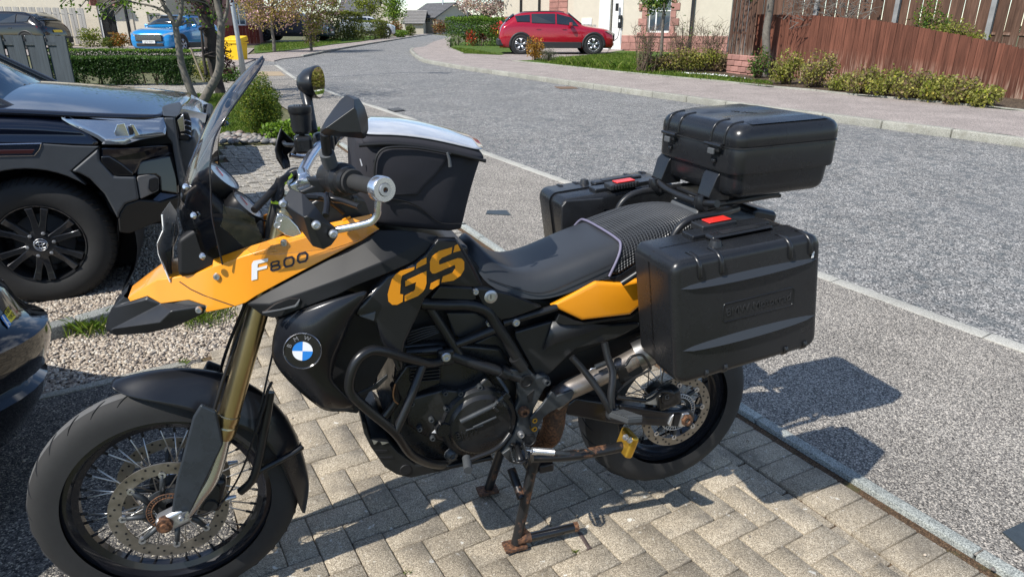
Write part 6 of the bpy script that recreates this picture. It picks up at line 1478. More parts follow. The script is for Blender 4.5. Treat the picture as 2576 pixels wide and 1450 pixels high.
lathe('arch_liner', [(.5, .02), (.5, .5), (.0, .5)], Vector((hubv.x, 0, hubv.z)), K_dark, hil, 40, axis=(0, 1, 0))
plate('wing_badge', h((-300, 572), (248, 560), (236, 600), (205, 640), (-300, 648)), .03, .02, mat('badge chrome', (.5, .5, .52), .12, metal=1), hil, .006)
plate('badge_inset', h((-300, 608), (205, 600), (190, 625), (-300, 632)), .034, .01, mat('maroon inset', (.04, .012, .012), .3), hil, .003)
plate('bumper_upper', h((592, 584), (800, 588), (1018, 562, -.16), (1030, 634, -.16), (905, 655, -.06), (835, 668), (806, 748), (660, 755), (592, 668)), .01, .12, H_navy, hil, .015)
plate('bumper_cladding', t21((712, 278), (985, 45), (1005, 170), (1145, 325), (1365, 330), (1400, 560), (1262, 604), (1205, 692), (1188, 762), (1150, 692), (1050, 505), (900, 352), (790, 295)), .035, .12, H_clad, hil, .015)
plate('bumper_gloss_insert', t21((1010, 125), (1100, 118), (1230, 200), (1338, 290), (1342, 318), (1150, 315), (1015, 182)), .03, .03, H_blk, hil, .008)
plate('fog_surround', t21((1372, 330, .03), (1470, 315, .02), (1562, 310, -.02), (1600, 340, -.04), (1600, 470, -.04), (1410, 558, .03)), .03, .1, mat('silver fog surround', (.17, .165, .16), .45), hil, .01)
plate('fog_recess', t21((1500, 350, .0), (1570, 335, -.02), (1590, 350, -.03), (1592, 460, -.03), (1530, 490, 0), (1497, 450, .01)), .03, .02, K_dark, hil, .006)
plate('bumper_side_recess', t21((1365, 325, .0), (1380, 205, .0), (1430, 165, -.01), (1750, 100, -.1), (1790, 300, -.08), (1800, 510, -.06), (1610, 480, -.03), (1600, 340, -.03), (1560, 312, -.02)), 0, .2, H_blk, hil, .02)
plate('lower_bumper', t21((1188, 765, .03), (1205, 694, .03), (1262, 606, .03), (1400, 562, .03), (1600, 577, .0), (1800, 520, -.05), (1790, 640, -.05), (1640, 765, -.02), (1300, 902, .0), (1200, 892, .02)), 0, .25, mat('dark lower bumper', (.013, .013, .0125), .55), hil, .012)
plate('bumper_glint', t21((1522, 572, -.03), (1612, 490, -.01), (1800, 512, -.04), (1605, 575, .015)), .012, .01, H_navy, hil, .003)
hl = plate('headlight', h((354, 391, -.055), (378, 389, -.055), (700, 402, -.05), (968, 413, -.06), (984, 470, -.035), (978, 512, -.01), (812, 528, .01), (742, 568, .025), (622, 570, .02), (572, 532, .01), (430, 462, -.02), (366, 422, -.04)), .012, .12, mat('headlight glass', (.30, .34, .39), .10, metal=.75, coat=1), hil, .015, ins=.035, dep=.014); hl.modifiers['bev'].harden_normals = False
plate('headlight_reflector', h((690, 450), (735, 442), (765, 520), (690, 528), (672, 500)), .018, .01, mat('lamp chrome', (.75, .76, .78), .1, metal=1), hl, .004)
plate('headlight_reflector', h((770, 452), (790, 448), (828, 515), (800, 522)), .016, .01, MATS['lamp chrome'], hl, .004); plate('headlight_projector', h((755, 462), (785, 470), (790, 512), (765, 516)), .019, .02, K_dark, hl, .004)
plate('headlight_trim', h((620, 540), (740, 530), (975, 510, -.11), (978, 518, -.11), (815, 545), (742, 572), (600, 570)), .02, .04, mat('lamp trim', (.2, .21, .23), .25), hl, .006)
plate('grille_pillar', h((968, 412), (1030, 415), (1055, 600), (1100, 820), (1060, 820), (1030, 640), (1018, 560), (985, 520)), -.05, .2, H_clad, hil, .01)
plate('bonnet_trim', h((955, 352, -.2), (1000, 337, -.3), (1060, 327, -.4), (1076, 352, -.3), (1060, 392, -.12), (1035, 408, -.08), (962, 402, -.06)), 0, .1, H_clad, hil, .015)
plate('grille_frame', h((1042, 425), (1085, 388), (1095, 490), (1062, 497)), -.13, .05, mat('badge chrome', (.5, .5, .52), .12, metal=1), hil, .006)
gr_ = plate('grille', h((1040, 410), (1080, 380), (1110, 385), (1130, 440), (1132, 500), (1110, 545), (1060, 540)), -.17, .05, K_dark, hil, .006)
for k in range(4): tube('grille_bar', h((1070, 432+k*25, -.165), (1100, 428+k*27, -.165), (1126, 440+k*29, -.165)), .008, MATS['badge chrome'], gr_, 2, 6)
plate('nose_lower', h((1050, 530), (1110, 545), (1140, 515), (1165, 560), (1150, 700), (1120, 830), (1070, 830), (1050, 640)), -.2, .4, H_clad, hil, .02)
plate('bumper_core', h((352, 400), (960, 410), (1040, 500), (1100, 840), (1090, 900), (900, 1020), (760, 1060), (640, 960), (590, 800), (430, 720), (420, 560)), -.16, .3, K_dark, hil, .01)
# bonnet: a crowned surface symmetrical about the truck's centre line
edge = [HB(*p, -.03) for p in h((-1500, 358), (-400, 368), (0, 371), (250, 382), (500, 396), (750, 401), (965, 405))]
V = []; nb = 9
for i, p in enumerate(edge):
    for k in range(nb):
        s = k/(nb-1); lift = [0, .035, .062, .082, .09, .082, .062, .035, 0][k]; fwd = .13*math.sin(math.pi*s)*(i/6)**3
        V.append(Vector((p.x+fwd, .03+1.79*s, p.z+lift*(1.15-.35*(i/6)**2)-(.0 if i < 6 else .03*math.sin(math.pi*s)))))
Fs = [(i*nb+k, i*nb+k+1, (i+1)*nb+k+1, (i+1)*nb+k) for i in range(6) for k in range(nb-1)]
surf('bonnet', V, Fs, H_navy, hil, th=.02, sub=2, raw=True)
cx0 = HB(183, 210, -1.62).x-.1
fr_ = [Vector((cx0+.0, .16, 1.16)), Vector((cx0+.1, .92, 1.21)), Vector((cx0, 1.69, 1.16)), Vector((cx0-.85, 1.5, 1.72)), Vector((cx0-.8, .92, 1.76)), Vector((cx0-.85, .34, 1.72))]
surf('windscreen', fr_, [(0, 1, 4, 5), (1, 2, 3, 4)], mat('windscreen glass', (.10, .14, .18), .03, metal=.55, coat=1), hil, th=.01, raw=True)
for a, b in ((0, 5), (2, 3)): tube('windscreen_pillar', [fr_[a]+Vector((.06, 0, -.03)), fr_[b]], .028, carpaint('pillar paint', (.02, .02, .02), .2, .25), hil, 1, 8, raw=True)
surf('roof', [Vector((cx0-.85, .3, 1.72)), Vector((cx0-.8, .92, 1.77)), Vector((cx0-.85, 1.54, 1.72)), Vector((cx0-2.6, 1.5, 1.74)), Vector((cx0-2.6, .92, 1.8)), Vector((cx0-2.6, .34, 1.74))], [(0, 1, 4, 5), (1, 2, 3, 4)], H_navy, hil, th=.05, raw=True)
box('cabin_side', Vector((cx0-1.6, .22, 1.08)), (2.6, .2, .5), H_navy, hil, None, .05); box('cabin_side', Vector((cx0-1.6, 1.63, 1.08)), (2.6, .2, .5), H_navy, hil, None, .05); box('load_bed', Vector((cx0-3.0, .92, .9)), (1.6, 1.8, .7), H_navy, hil, None, .05)
box('chassis', Vector((-.9, .95, .5)), (3.2, 1.3, .25), K_dark, hil, None, .03)
# wheel
def truck_wheel(c, parent):
    r = .385
    t = lathe('wheel', [(.235, -.0), (.245, .008), (.30, .012), (.345, .006), (.366, -.012), (.385, -.04), (.385, -.2), (.36, -.24), (.235, -.25)], c, C_tyre, parent, 72, axis=(0, -1, 0))
    gb = bmesh.new()
    for k in range(58):
        a = 2*math.pi*k/58; P_ = [c+Vector((math.cos(a+.03*q)*(rr+.0015), -hh, math.sin(a+.03*q)*(rr+.0015))) for q, (rr, hh) in enumerate(((.385, -.09), (.3855, -.045), (.372, -.016), (.356, .002)))]
        tubebm(P_, [.006, .006, .0055, .003], 5, True, gb)
    add('tread_lug_gap', gb, K_dark, t)['kind'] = 'stuff'
    lathe('rim', [(.236, -.002), (.232, .006), (.226, .004), (.218, -.03), (.20, -.12), (0, -.13)], c, C_dalloy, t, 64, axis=(0, -1, 0))
    lathe('brake_drum', [(.16, -.10), (.16, -.118), (0, -.118)], c, K_grey, t, 32, axis=(0, -1, 0))
    for k in range(6):
        a = 2*math.pi*k/6+.42
        for d in (-.17, .17):
            P_ = [c+Vector((math.cos(a+d*.75)*.062, .012, math.sin(a+d*.75)*.062)), c+Vector((math.cos(a+d)*.15, .016, math.sin(a+d)*.15)), c+Vector((math.cos(a+d*1.05)*.222, .004, math.sin(a+d*1.05)*.222))]
            o = add('rim_spoke', tubebm(P_, [.03, .022, .028], 4), C_dalloy, t); bevel(o, .004, 2)
    lathe('hub_plate', [(0, .012), (.05, .012), (.078, .006), (.085, -.02)], c, C_dalloy, t, 32, axis=(0, -1, 0))
    for k in range(6):
        a = 2*math.pi*k/6+.15; lathe('wheel_nut', [(0, .012), (.006, .012), (.010, .008), (.0115, 0)], c+Vector((math.cos(a)*.07, -.006, math.sin(a)*.07)), K_al, t, 6, axis=(0, -1, 0))
    lg = bmesh.new()
    def ell(a_, b_, oz=0): return [c+Vector((math.cos(q)*a_, -.0135, math.sin(q)*b_+oz)) for q in [2*math.pi*k/28 for k in range(29)]]
    for (a_, b_, oz) in ((.031, .022, 0), (.009, .021, 0), (.023, .0085, .009)): tubebm(ell(a_, b_, oz), .0018, 5, False, lg)
    add('wheel_emblem', lg, K_st, t, True); lathe('emblem_ring', [(.033, .012), (.035, .0145), (.037, .012)], c, K_st, t, 36, axis=(0, -1, 0))
truck_wheel(Vector((hubv.x, .03, .385)), hil)
truck_wheel(Vector((hubv.x, 1.6, .385)), hil) if False else None
lathe('wheel', [(.2, 0), (.385, 0), (.385, .25), (.2, .25)], Vector((hubv.x, 1.6, .385)), C_tyre, hil, 40, axis=(0, 1, 0), closed=True)
for q in (.03, 1.6): lathe('wheel', [(.2, 0), (.385, 0), (.385, .25), (.2, .25)], Vector((hubv.x-3.05, q, .385)), C_tyre, hil, 40, axis=(0, 1, 0), closed=True)
plate('mud_flap', t21((1180, 700), (1200, 890), (1195, 1000), (1170, 900)), -.1, .02, K_dark, hil, .003)
FR[0] = B

# ---- black car at the left edge: rounded rear corner
bc = empty('black_car', (0, 0, 0), 'shiny black car at the left edge with a yellow and blue sticker on its rear', 'car')
ca_ = Vector((-.30, -.954, 0)); cb_v = Vector((-.954, .30, 0)); bc.matrix_basis = Matrix(((cb_v.x, -ca_.x, 0, -1.545), (cb_v.y, -ca_.y, 0, 2.30), (0, 0, 1, 0), (0, 0, 0, 1)))
# local +x runs along the tail towards the far side, local -y runs forward along the car
levels = [(.20, .16), (.24, .09), (.34, .045), (.40, .03), (.43, .055), (.46, .02), (.55, 0), (.60, .0), (.62, .03), (.66, .05), (.74, .07), (.80, .11), (.84, .15), (.92, .20), (1.0, .26), (1.12, .34), (1.32, .46), (1.44, .6)]
W2, L2 = 1.78, 4.1; rings = []; bm = bmesh.new()
for z, d in levels:
    ring = []; r_ = .34
    for (cx_, cy_, a0) in ((r_+d, -r_-d, 90), (W2-r_-d, -r_-d, 0), (W2-r_-d, -L2+r_+d, -90), (r_+d, -L2+r_+d, 180)):
        seq = range(0, 9)
        for k in seq:
            a = R(a0+90*(1-k/8)) if True else 0; ring.append(bm.verts.new((cx_+r_*math.cos(a), cy_+r_*math.sin(a), z)))
    rings.append(ring)
for a, b in zip(rings, rings[1:]):
    n_r = len(a)
    for k in range(n_r): bm.faces.new((a[k], a[(k+1) % n_r], b[(k+1) % n_r], b[k]))
bm.faces.new(rings[-1]); bm.faces.new(rings[0][::-1])
bcb = add('body', bm, carpaint('piano black paint', (.006, .006, .0075), .2, .1), bc, True); bcb.data.set_sharp_from_angle(angle=R(50))
plate_ = lathe('exhaust_tip', [(.03, 0), (.04, 0), (.04, .12), (.03, .12)], Vector((.55, .0, .27)), K_al, bc, 20, axis=(0, 1, 0), closed=True)
for y_ in (-.75, -3.3): lathe('wheel', [(.2, 0), (.32, 0), (.32, .2), (.2, .2)], Vector((.03, y_, .32)), C_tyre, bc, 36, axis=(1, 0, 0), closed=True)
# the stickers
inv = bc.matrix_basis.inverted()
def onbc():
    b2 = bmesh.new(); b2.from_mesh(bcb.data); bmesh.ops.triangulate(b2, faces=b2.faces[:]); t = BVHTree.FromBMesh(b2); b2.free(); cl_ = inv @ CAM
    def f(x, y, lift=.002):
        d = (inv.to_3x3() @ ray(x, y)).normalized(); hh = t.ray_cast(cl_, d)
        if hh[0] is None: return None
        n = hh[1] if hh[1].dot(d) < 0 else -hh[1]; return hh[0]+n*lift
    return f
onb = onbc()
def stick(nm, pts, m, lift):
    q = [onb(x, y, lift) for x, y in pts]
    if None in q: return
    b2 = bmesh.new(); b2.faces.new([b2.verts.new(p) for p in q]); add(nm, b2, m, bc)
def t31z(*P): return [(.25*x, 724.5+.25*y) for x, y in P]
stick('sticker', t31z((30, 250), (75, 182), (155, 290), (100, 355)), mat('yellow sticker', (.75, .62, .03), .4), .003)
stick('sticker', t31z((0, 285), (28, 255), (108, 360), (80, 408), (0, 300)), mat('blue sticker', (.03, .22, .6), .4), .003)
stick('saltire', t31z((4, 280), (14, 270), (90, 388), (78, 400)), K_white, .0045); stick('saltire', t31z((20, 330), (32, 345), (98, 362), (92, 350)), K_white, .0045)
for i, (txt, cxx, cyy) in enumerate((('THINK', 72, 232), ('BIKE', 105, 285))):
    p0, p1, p2 = [onb(*t31z(q)[0], .0045) for q in ((cxx, cyy), (cxx+14, cyy-20), (cxx-9, cyy-12))]
    if None not in (p0, p1, p2):
        ex = (p1-p0).normalized(); ey = (p2-p0); ey = (ey-ex*ey.dot(ex)).normalized(); letters(txt, p0, ex, ey, .021, K_dark, bc, .0003)

# ---- the others
suv('silver_car', 'silver grey car with its nose showing behind the navy pickup', Vector((-5.3, 6.6, .04)), HA, 4.4, 1.82, 1.46, carpaint('silver blue paint', (.30, .33, .37), .6, .25), .33, .90, wsx=.34)
def at_ground(x, y): p = G(x, y); return p
suv('blue_car', 'bright blue family car facing the street behind the clipped hedges', Vector((-14.5, 31.3, T(29)-.03)), R(-94), 4.55, 1.88, 1.55, carpaint('bright blue paint', (.01, .23, .55), .2, .2), .35, 1.02, C_alloy, plate_txt='LJ73 RNH')
suv('red_car', 'glossy red crossover charging on the drive by the white garage door', Vector((1.62, 28.2, T(28.2)+.1)), R(3), 4.42, 1.83, 1.56, carpaint('red paint', (.36, .004, .02), .25, .2), .35, 1.0, C_alloy)
suv('dark_car', 'dark brown black car parked above the grey board fence', Vector((AT(148, 60, 33).x-2.35, 33.2, AT(100, 27, 33).z-1.64)), R(173), 4.6, 1.85, 1.62, carpaint('black brown paint', (.012, .010, .009), .25, .16), .36, 1.0, C_dalloy)
suv('grey_car', 'dark grey coupe-backed car parked beyond the blossom tree', Vector((-14.0, 46.2, T(46)+.1)), R(-4), 4.95, 2.0, 1.72, carpaint('slate grey paint', (.07, .09, .12), .4, .2), .40, 1.08, C_dalloy, coupe=1)
suv('white_car', 'pale silver car mostly hidden behind the yellow green hedge', Vector((-11.3, 56, T(56)+.1)), R(20), 4.2, 1.78, 1.5, carpaint('white paint', (.6, .63, .66), .1, .25), .33, .98, C_alloy)
suv('second_red_car', 'small bright red car hidden behind the right hand hedge', Vector((.6, 42.5, T(42)+.1)), R(8), 3.9, 1.72, 1.45, carpaint('scarlet paint', (.5, .015, .01), .1, .25), .31, .95, C_alloy)
# ---------------------------------------------------------------- plants
def leaves(P, size, asp=.55, droop=.0):
    """leaf-sized faces at points P (n,3) -> V, F"""
    n = len(P); Rm = rotm(n); s = size*NR.uniform(.6, 1.3, n)
    b = np.array([(-.5, 0, 0), (0, -asp/2, .06), (.5, 0, 0), (0, asp/2, .06)])
    v = np.einsum('nij,kj->nki', Rm, b)*s[:, None, None]; v += P[:, None, :]
    i = np.arange(n)*4; return v.reshape(-1, 3), np.stack([i, i+1, i+2, i+3], 1)
def cloud(ells, n, shell=.6):
    """points in a set of ellipsoids ((x,y,z),(rx,ry,rz)), denser towards the outside, clumped"""
    w_ = np.array([e[1][0]*e[1][1]*e[1][2] for e in ells])**.67; w_ /= w_.sum(); out = []
    for (c, r), k in zip(ells, (w_*n).astype(int)):
        d = NR.normal(size=(k, 3)); d /= np.linalg.norm(d, axis=1)[:, None]; rad = NR.uniform(0, 1, (k, 1))**(1-shell*.7)
        lump = 1+.18*np.sin(d[:, 0:1]*5+c[0]*3)*np.cos(d[:, 1:2]*4+c[1])*1+.12*np.sin(d[:, 2:3]*9+c[2]*7)
        out.append(np.array(c)+d*rad*lump*np.array(r))
    return np.concatenate(out) if out else np.zeros((0, 3))
def leafmat(name, c, sss=.35):
    return island_mat(name, [(0, tuple(x*.55 for x in c)), (.5, c), (.85, tuple(min(1, x*1.5) for x in c)), (1, (min(1, c[0]*2.1), min(1, c[1]*1.8), c[2]*1.3))], .55, .35, sss)
LG = leafmat('mid green leaf', (.07, .14, .018)); LD = leafmat('dark hedge leaf', (.028, .068, .013)); LY = leafmat('yellow green leaf', (.16, .19, .02)); LV = leafmat('variegated leaf', (.24, .235, .055))
LB = leafmat('fresh bright leaf', (.13, .22, .02)); LP = leafmat('pink blossom', (.62, .38, .38)); LW = leafmat('cream blossom', (.48, .42, .34)); LO = leafmat('bronze leaf', (.26, .12, .02)); LR = leafmat('copper leaf', (.07, .022, .02)); LT = leafmat('olive hedge leaf', (.12, .14, .03)); LH = leafmat('heather grey leaf', (.09, .10, .06)); LRd = leafmat('red shoot leaf', (.32, .05, .02)); LBn = leafmat('brown hedge leaf', (.22, .10, .04)); LDry = leafmat('dry leaf', (.19, .13, .08))
M_bark = mat('grey bark', (.14, .125, .105), .9, var=.4, vs=14, bump=.8, bs=40); M_dbark = mat('dark bark', (.04, .032, .028), .9, var=.5, vs=12, bump=.9, bs=30); M_twig = mat('twig', (.12, .085, .06), .9, var=.3, vs=20)
def wtube(bm, P, r, seg=7): return tubebm([Vector(p) for p in P], r, seg, True, bm)
def npart(name, V, Fq, m, root):
    o = npmesh(name, V, Fq, m); o.parent = root; o.matrix_parent_inverse = Matrix.Translation(-root.location); return o
def bpart(name, bm, m, root, smooth=True):
    o = bmobj(name, bm, m, None, smooth); o.parent = root; o.matrix_parent_inverse = Matrix.Translation(-root.location); return o
def shrub(name, label, base, ells, n, size, m, group=None, stems=7, cat='shrub', asp=.6, m2=None, frac=.3, stemm=None):
    root = empty(name, base, label, cat, group)
    P = cloud(ells, n); P = P[P[:, 2] > Tn(P[:, 1])-.02] if len(P) else P
    if m2 is not None:
        k = NR.uniform(size=len(P)) < frac; V, Fq = leaves(P[k], size, asp); npart('tips', V, Fq, m2, root)['kind'] = 'stuff'; P = P[~k]
    V, Fq = leaves(P, size, asp); npart('foliage', V, Fq, m, root)['kind'] = 'stuff'
    bm = bmesh.new(); c = ells[0][0]; r = ells[0][1]
    for k in range(stems):
        e = ells[k % len(ells)]; q = Vector(e[0])+Vector((random.uniform(-.7, .7)*e[1][0], random.uniform(-.7, .7)*e[1][1], random.uniform(0, .7)*e[1][2]))
        b0 = Vector(base)+Vector((random.uniform(-.25, .25)*r[0], random.uniform(-.2, .2)*r[1], -.02)); wtube(bm, [b0, b0.lerp(q, .5)+Vector((random.uniform(-.05, .05), 0, .05)), q], [.012*max(1, size*15), .008, .003], 5)
    bpart('stems', bm, stemm or M_twig, root); return root
def hedge(name, label, a, b, dep, h, n, size, m, m2=None, gap=.0, group=None, legs=0, rough=.05):
    """clipped hedge from plan point a to b"""
    a, b = Vector((a.x, a.y, 0)), Vector((b.x, b.y, 0)); d = (b-a); ln = d.length; d.normalize(); nn = Vector((-d.y, d.x, 0))
    root = empty(name, (a.x, a.y, T(a.y)), label, 'hedge', group)
    t = NR.uniform(0, ln, n); face = NR.uniform(size=n); u = NR.uniform(-.5, .5, n); z = NR.uniform(gap, 1, n)
    fr = face < .42; tp_ = (face >= .42) & (face < .72); u = np.where(fr, -.5+np.abs(NR.normal(0, .06, n)), u); z = np.where(tp_, 1-np.abs(NR.normal(0, .03, n)), z)
    bump_ = rough*np.sin(t*3.1)*np.cos(t*1.3+1)+NR.normal(0, rough*.5, n)
    X = np.stack([a.x+d.x*t+nn.x*(u*dep+bump_*.5), a.y+d.y*t+nn.y*(u*dep+bump_*.5), np.zeros(n)], 1); X[:, 2] = Tn(X[:, 1])+z*h*(1+bump_*.4)
    if gap: keep = (z > .38+.12*np.sin(t*4.)) | (NR.uniform(size=n) < .35+.35*np.sin(t*5.3)); X = X[keep]; z = z[keep]; tp_ = tp_[keep]
    if m2 is not None: V, Fq = leaves(X[tp_], size); npart('new_growth', V, Fq, m2, root)['kind'] = 'stuff'; X = X[~tp_]
    V, Fq = leaves(X, size); npart('foliage', V, Fq, m, root)['kind'] = 'stuff'
    bm = bmesh.new()
    for k in range(legs or int(ln*5)):
        p = a+d*random.uniform(0, ln)+nn*random.uniform(-.3, .3)*dep; p.z = T(p.y); wtube(bm, [p, p+Vector((random.uniform(-.1, .1), random.uniform(-.1, .1), h*.5)), p+Vector((random.uniform(-.2, .2), random.uniform(-.1, .1), h*.95))], [.02, .012, .005], 5)
    bpart('stems', bm, M_twig, root); return root
def tree(name, label, base, trunks, crown, n, size, m, bark=M_bark, group=None, m2=None, frac=.4, twigs=30, asp=.6):
    """trunks: list of (points, radii); crown ellipsoids"""
    root = empty(name, base, label, 'tree', group)
    bm = bmesh.new()
    for P, r in trunks:
        S_ = spline([Vector(p) for p in P], 5); rr = [r[0]+(r[1]-r[0])*k/(len(S_)-1) for k in range(len(S_))]
        S_ = [p+Vector((noise.noise(p*2.3)*.4, noise.noise(p*2.3+Vector((9, 0, 0)))*.4, 0))*r[0] for p in S_]; tubebm(S_, rr, 10, True, bm)
    bpart('trunk', bm, bark, root)
    P = cloud(crown, n, .45)
    if twigs:
        bm = bmesh.new(); ends = [Vector(t[0][-1]) for t in trunks]+[Vector(t[0][max(0, len(t[0])-2)]) for t in trunks]
        for k in range(twigs):
            e = crown[k % len(crown)]; q = Vector(e[0])+Vector((random.uniform(-.85, .85)*e[1][0], random.uniform(-.85, .85)*e[1][1], random.uniform(-.8, .7)*e[1][2])); s_ = min(ends, key=lambda v: (v-q).length)
            mid = s_.lerp(q, .5)+Vector((random.uniform(-.1, .1), random.uniform(-.1, .1), .12*(q-s_).length)); wtube(bm, spline([s_, mid, q], 4), [.022, .02, .018, .015, .012, .01, .008, .006, .004], 5)
        bpart('branches', bm, bark, root)
    if m2 is not None and len(P):
        k = NR.uniform(size=len(P)) < frac; V, Fq = leaves(P[k], size, asp); npart('blossom', V, Fq, m2, root)['kind'] = 'stuff'; P = P[~k]
    if len(P): V, Fq = leaves(P, size, asp); npart('crown', V, Fq, m, root)['kind'] = 'stuff'
    return root
def A3(x, y, Y): p = AT(x, y, Y); return (p.x, p.y, p.z)
def E(x, y, Y, rx, ry, rz): return (A3(x, y, Y), (rx, ry, rz))

# -- round bush, bright shrub by the drive
b0 = G(662, 337); shrub('round_bush', 'neatly clipped egg shaped bush, dark green with yellow tips, on the lawn', b0, [((b0.x, b0.y, b0.z+.36), (.285, .285, .37))], 22000, .022, LY, None, 10, 'bush', m2=LG, frac=.42)
b1 = G(722, 350); shrub('leafy_shrub', 'low bright green leafy shrub beside the pebble border', b1, [((b1.x-.12, b1.y, b1.z+.10), (.20, .16, .13)), ((b1.x+.1, b1.y, b1.z+.12), (.20, .16, .14)), ((b1.x+.3, b1.y+.05, b1.z+.07), (.16, .14, .10))], 1500, .055, LB, None, 8)
c = G(560, 322); shrub('blue_flowers', 'small clump of blue spring flowers on the lawn left of the round bush', c, [((c.x, c.y, c.z+.06), (.12, .1, .09))], 260, .03, LG, None, 8, 'flowers', m2=leafmat('blue petal', (.05, .08, .28)), frac=.4)
# -- hedges on the left
hedge('clipped_hedge', 'clipped dark green privet hedge with bare legs along the brick path', G(150, 213), G(492, 213), .55, .58, 26000, .05, LD, LG, .05, 'privet hedges', 26, .05)
hedge('clipped_hedge', 'second clipped hedge, lighter on top, right behind the front hedge', AT(140, 160, 19.5), AT(500, 160, 19.5), .7, .56, 15000, .05, LD, LB, 0, 'privet hedges', 16, .05)
# -- the big multi-stemmed tree
Yt = 12.2
tb0 = Vector(A3(502, 262, Yt)); tb0.z = T(Yt)
cr_ = [E(250, -120, 11.6, 1.3, 1.2, .8), E(420, -190, 12.2, 1.5, 1.5, .9), E(600, -150, 12.4, 1.2, 1.3, .8), E(330, 10, 11.8, .5, .4, .26), E(250, 18, 11.6, .28, .3, .2), E(180, 12, 11.5, .22, .2, .14), E(268, 44, 11.6, .12, .2, .11), E(470, 25, 12.6, .35, .3, .35), E(545, 40, 12.8, .3, .3, .4)]
tree('cherry_tree', 'slim grey barked tree with two leaning stems rising from the lawn', tb0, [([A3(502, 266, Yt), A3(520, 240, Yt), A3(545, 190, Yt), A3(555, 120, Yt), A3(558, 60, Yt), A3(545, 0, Yt), A3(535, -90, Yt)], (.085, .045)), ([A3(498, 262, Yt), A3(482, 235, Yt), A3(465, 190, Yt), A3(450, 120, Yt), A3(442, 68, Yt)], (.075, .05)),
     ([A3(442, 68, Yt), A3(425, 35, Yt), A3(405, 0, Yt), A3(380, -80, Yt)], (.045, .025)), ([A3(442, 70, Yt), A3(455, 40, Yt), A3(458, 0, Yt), A3(470, -90, Yt)], (.04, .022)), ([A3(428, 38, Yt), A3(390, 18, Yt), A3(330, 5, Yt), A3(240, -15, Yt)], (.022, .01)), ([A3(560, 60, Yt), A3(572, 20, Yt), A3(575, -80, Yt)], (.035, .02))], cr_, 3400, .058, LB, M_bark, None, m2=LG, frac=.35, twigs=46, asp=.62)
b2 = Vector(A3(556, 240, 13.8)); b2.z = T(13.8)
tree('copper_tree', 'dark barked tree with copper leaves behind the two stemmed tree', b2, [([A3(558, 246, 13.8), A3(545, 200, 13.8), A3(533, 130, 13.8), A3(520, 60, 13.8), A3(500, 0, 13.8), A3(490, -80, 13.8)], (.10, .13)), ([A3(520, 60, 13.8), A3(548, 20, 13.8), A3(560, -60, 13.8)], (.08, .05)), ([A3(520, 190, 13.6), A3(512, 140, 13.6), A3(505, 70, 13.6)], (.035, .02))], [E(567, 130, 13.9, .17, .2, .42), E(575, 165, 13.9, .16, .2, .22), E(545, 105, 13.9, .15, .2, .2), E(510, -60, 13.8, 1.2, 1.2, .6), E(505, 15, 13.8, .4, .3, .2)], 2500, .06, LR, M_dbark, None, twigs=30)
c = G(520, 206); shrub('yellow_shrub', 'yellow flowering shrub between the hedge end and the copper tree', c, [((c.x, c.y, c.z+.22), (.3, .25, .26))], 900, .05, LV, None, 6, m2=LY, frac=.5)
c = G(580, 204); shrub('low_shrub', 'low dark green shrub at the foot of the lamp post', c, [((c.x, c.y, c.z+.14), (.34, .25, .2))], 1100, .05, LG, None, 6)
st = tube('stake', [A3(480, 122, 14.5), A3(513, 205, 14.5)], .022, mat('pale stake', (.3, .25, .17), .8), None, 1, 8, raw=True); st.parent = None; tag(st, 'pale wooden tree stake leaning by the end of the hedge', 'stake')
# -- street lamps
def lamp(p, h, r, label, lean=0):
    e = empty('street_lamp', p, label, 'street lamp', 'street lamps'); m = mat('galvanised steel', (.36, .38, .39), .45, metal=.5, var=.12, vs=5)
    bm = bmesh.new(); wtube(bm, [p, p+Vector((lean*.16, 0, h*.16)), p+Vector((lean, 0, h))], [r*1.5, r, r*.7], 14); bpart('post', bm, m, e)
    bm = bmesh.new(); q = p+Vector((lean, 0, h)); wtube(bm, [q, q+Vector((.1, -.05, .08)), q+Vector((.5, -.2, .12))], [r*.7, r*.6, r*.6], 8); bpart('arm', bm, m, e)
    bm = bmesh.new(); wtube(bm, [q+Vector((.45, -.18, .1)), q+Vector((.95, -.38, .16))], [.09, .12], 8); bpart('lantern', bm, m, e)
p = G(616, 206); lamp(p, 5.6, .05, 'tall grey lamp post leaning above the round bush', -.18)
p = AT(1119, 82, 85); lamp(p, 7.5, .085, 'distant grey lamp post standing at the bend of the road', -.3); p = AT(1177, 62, 52); lamp(Vector((p.x, p.y, T(52))), 7, .085, 'lamp post by the white blossom tree and right hedge', -.3)

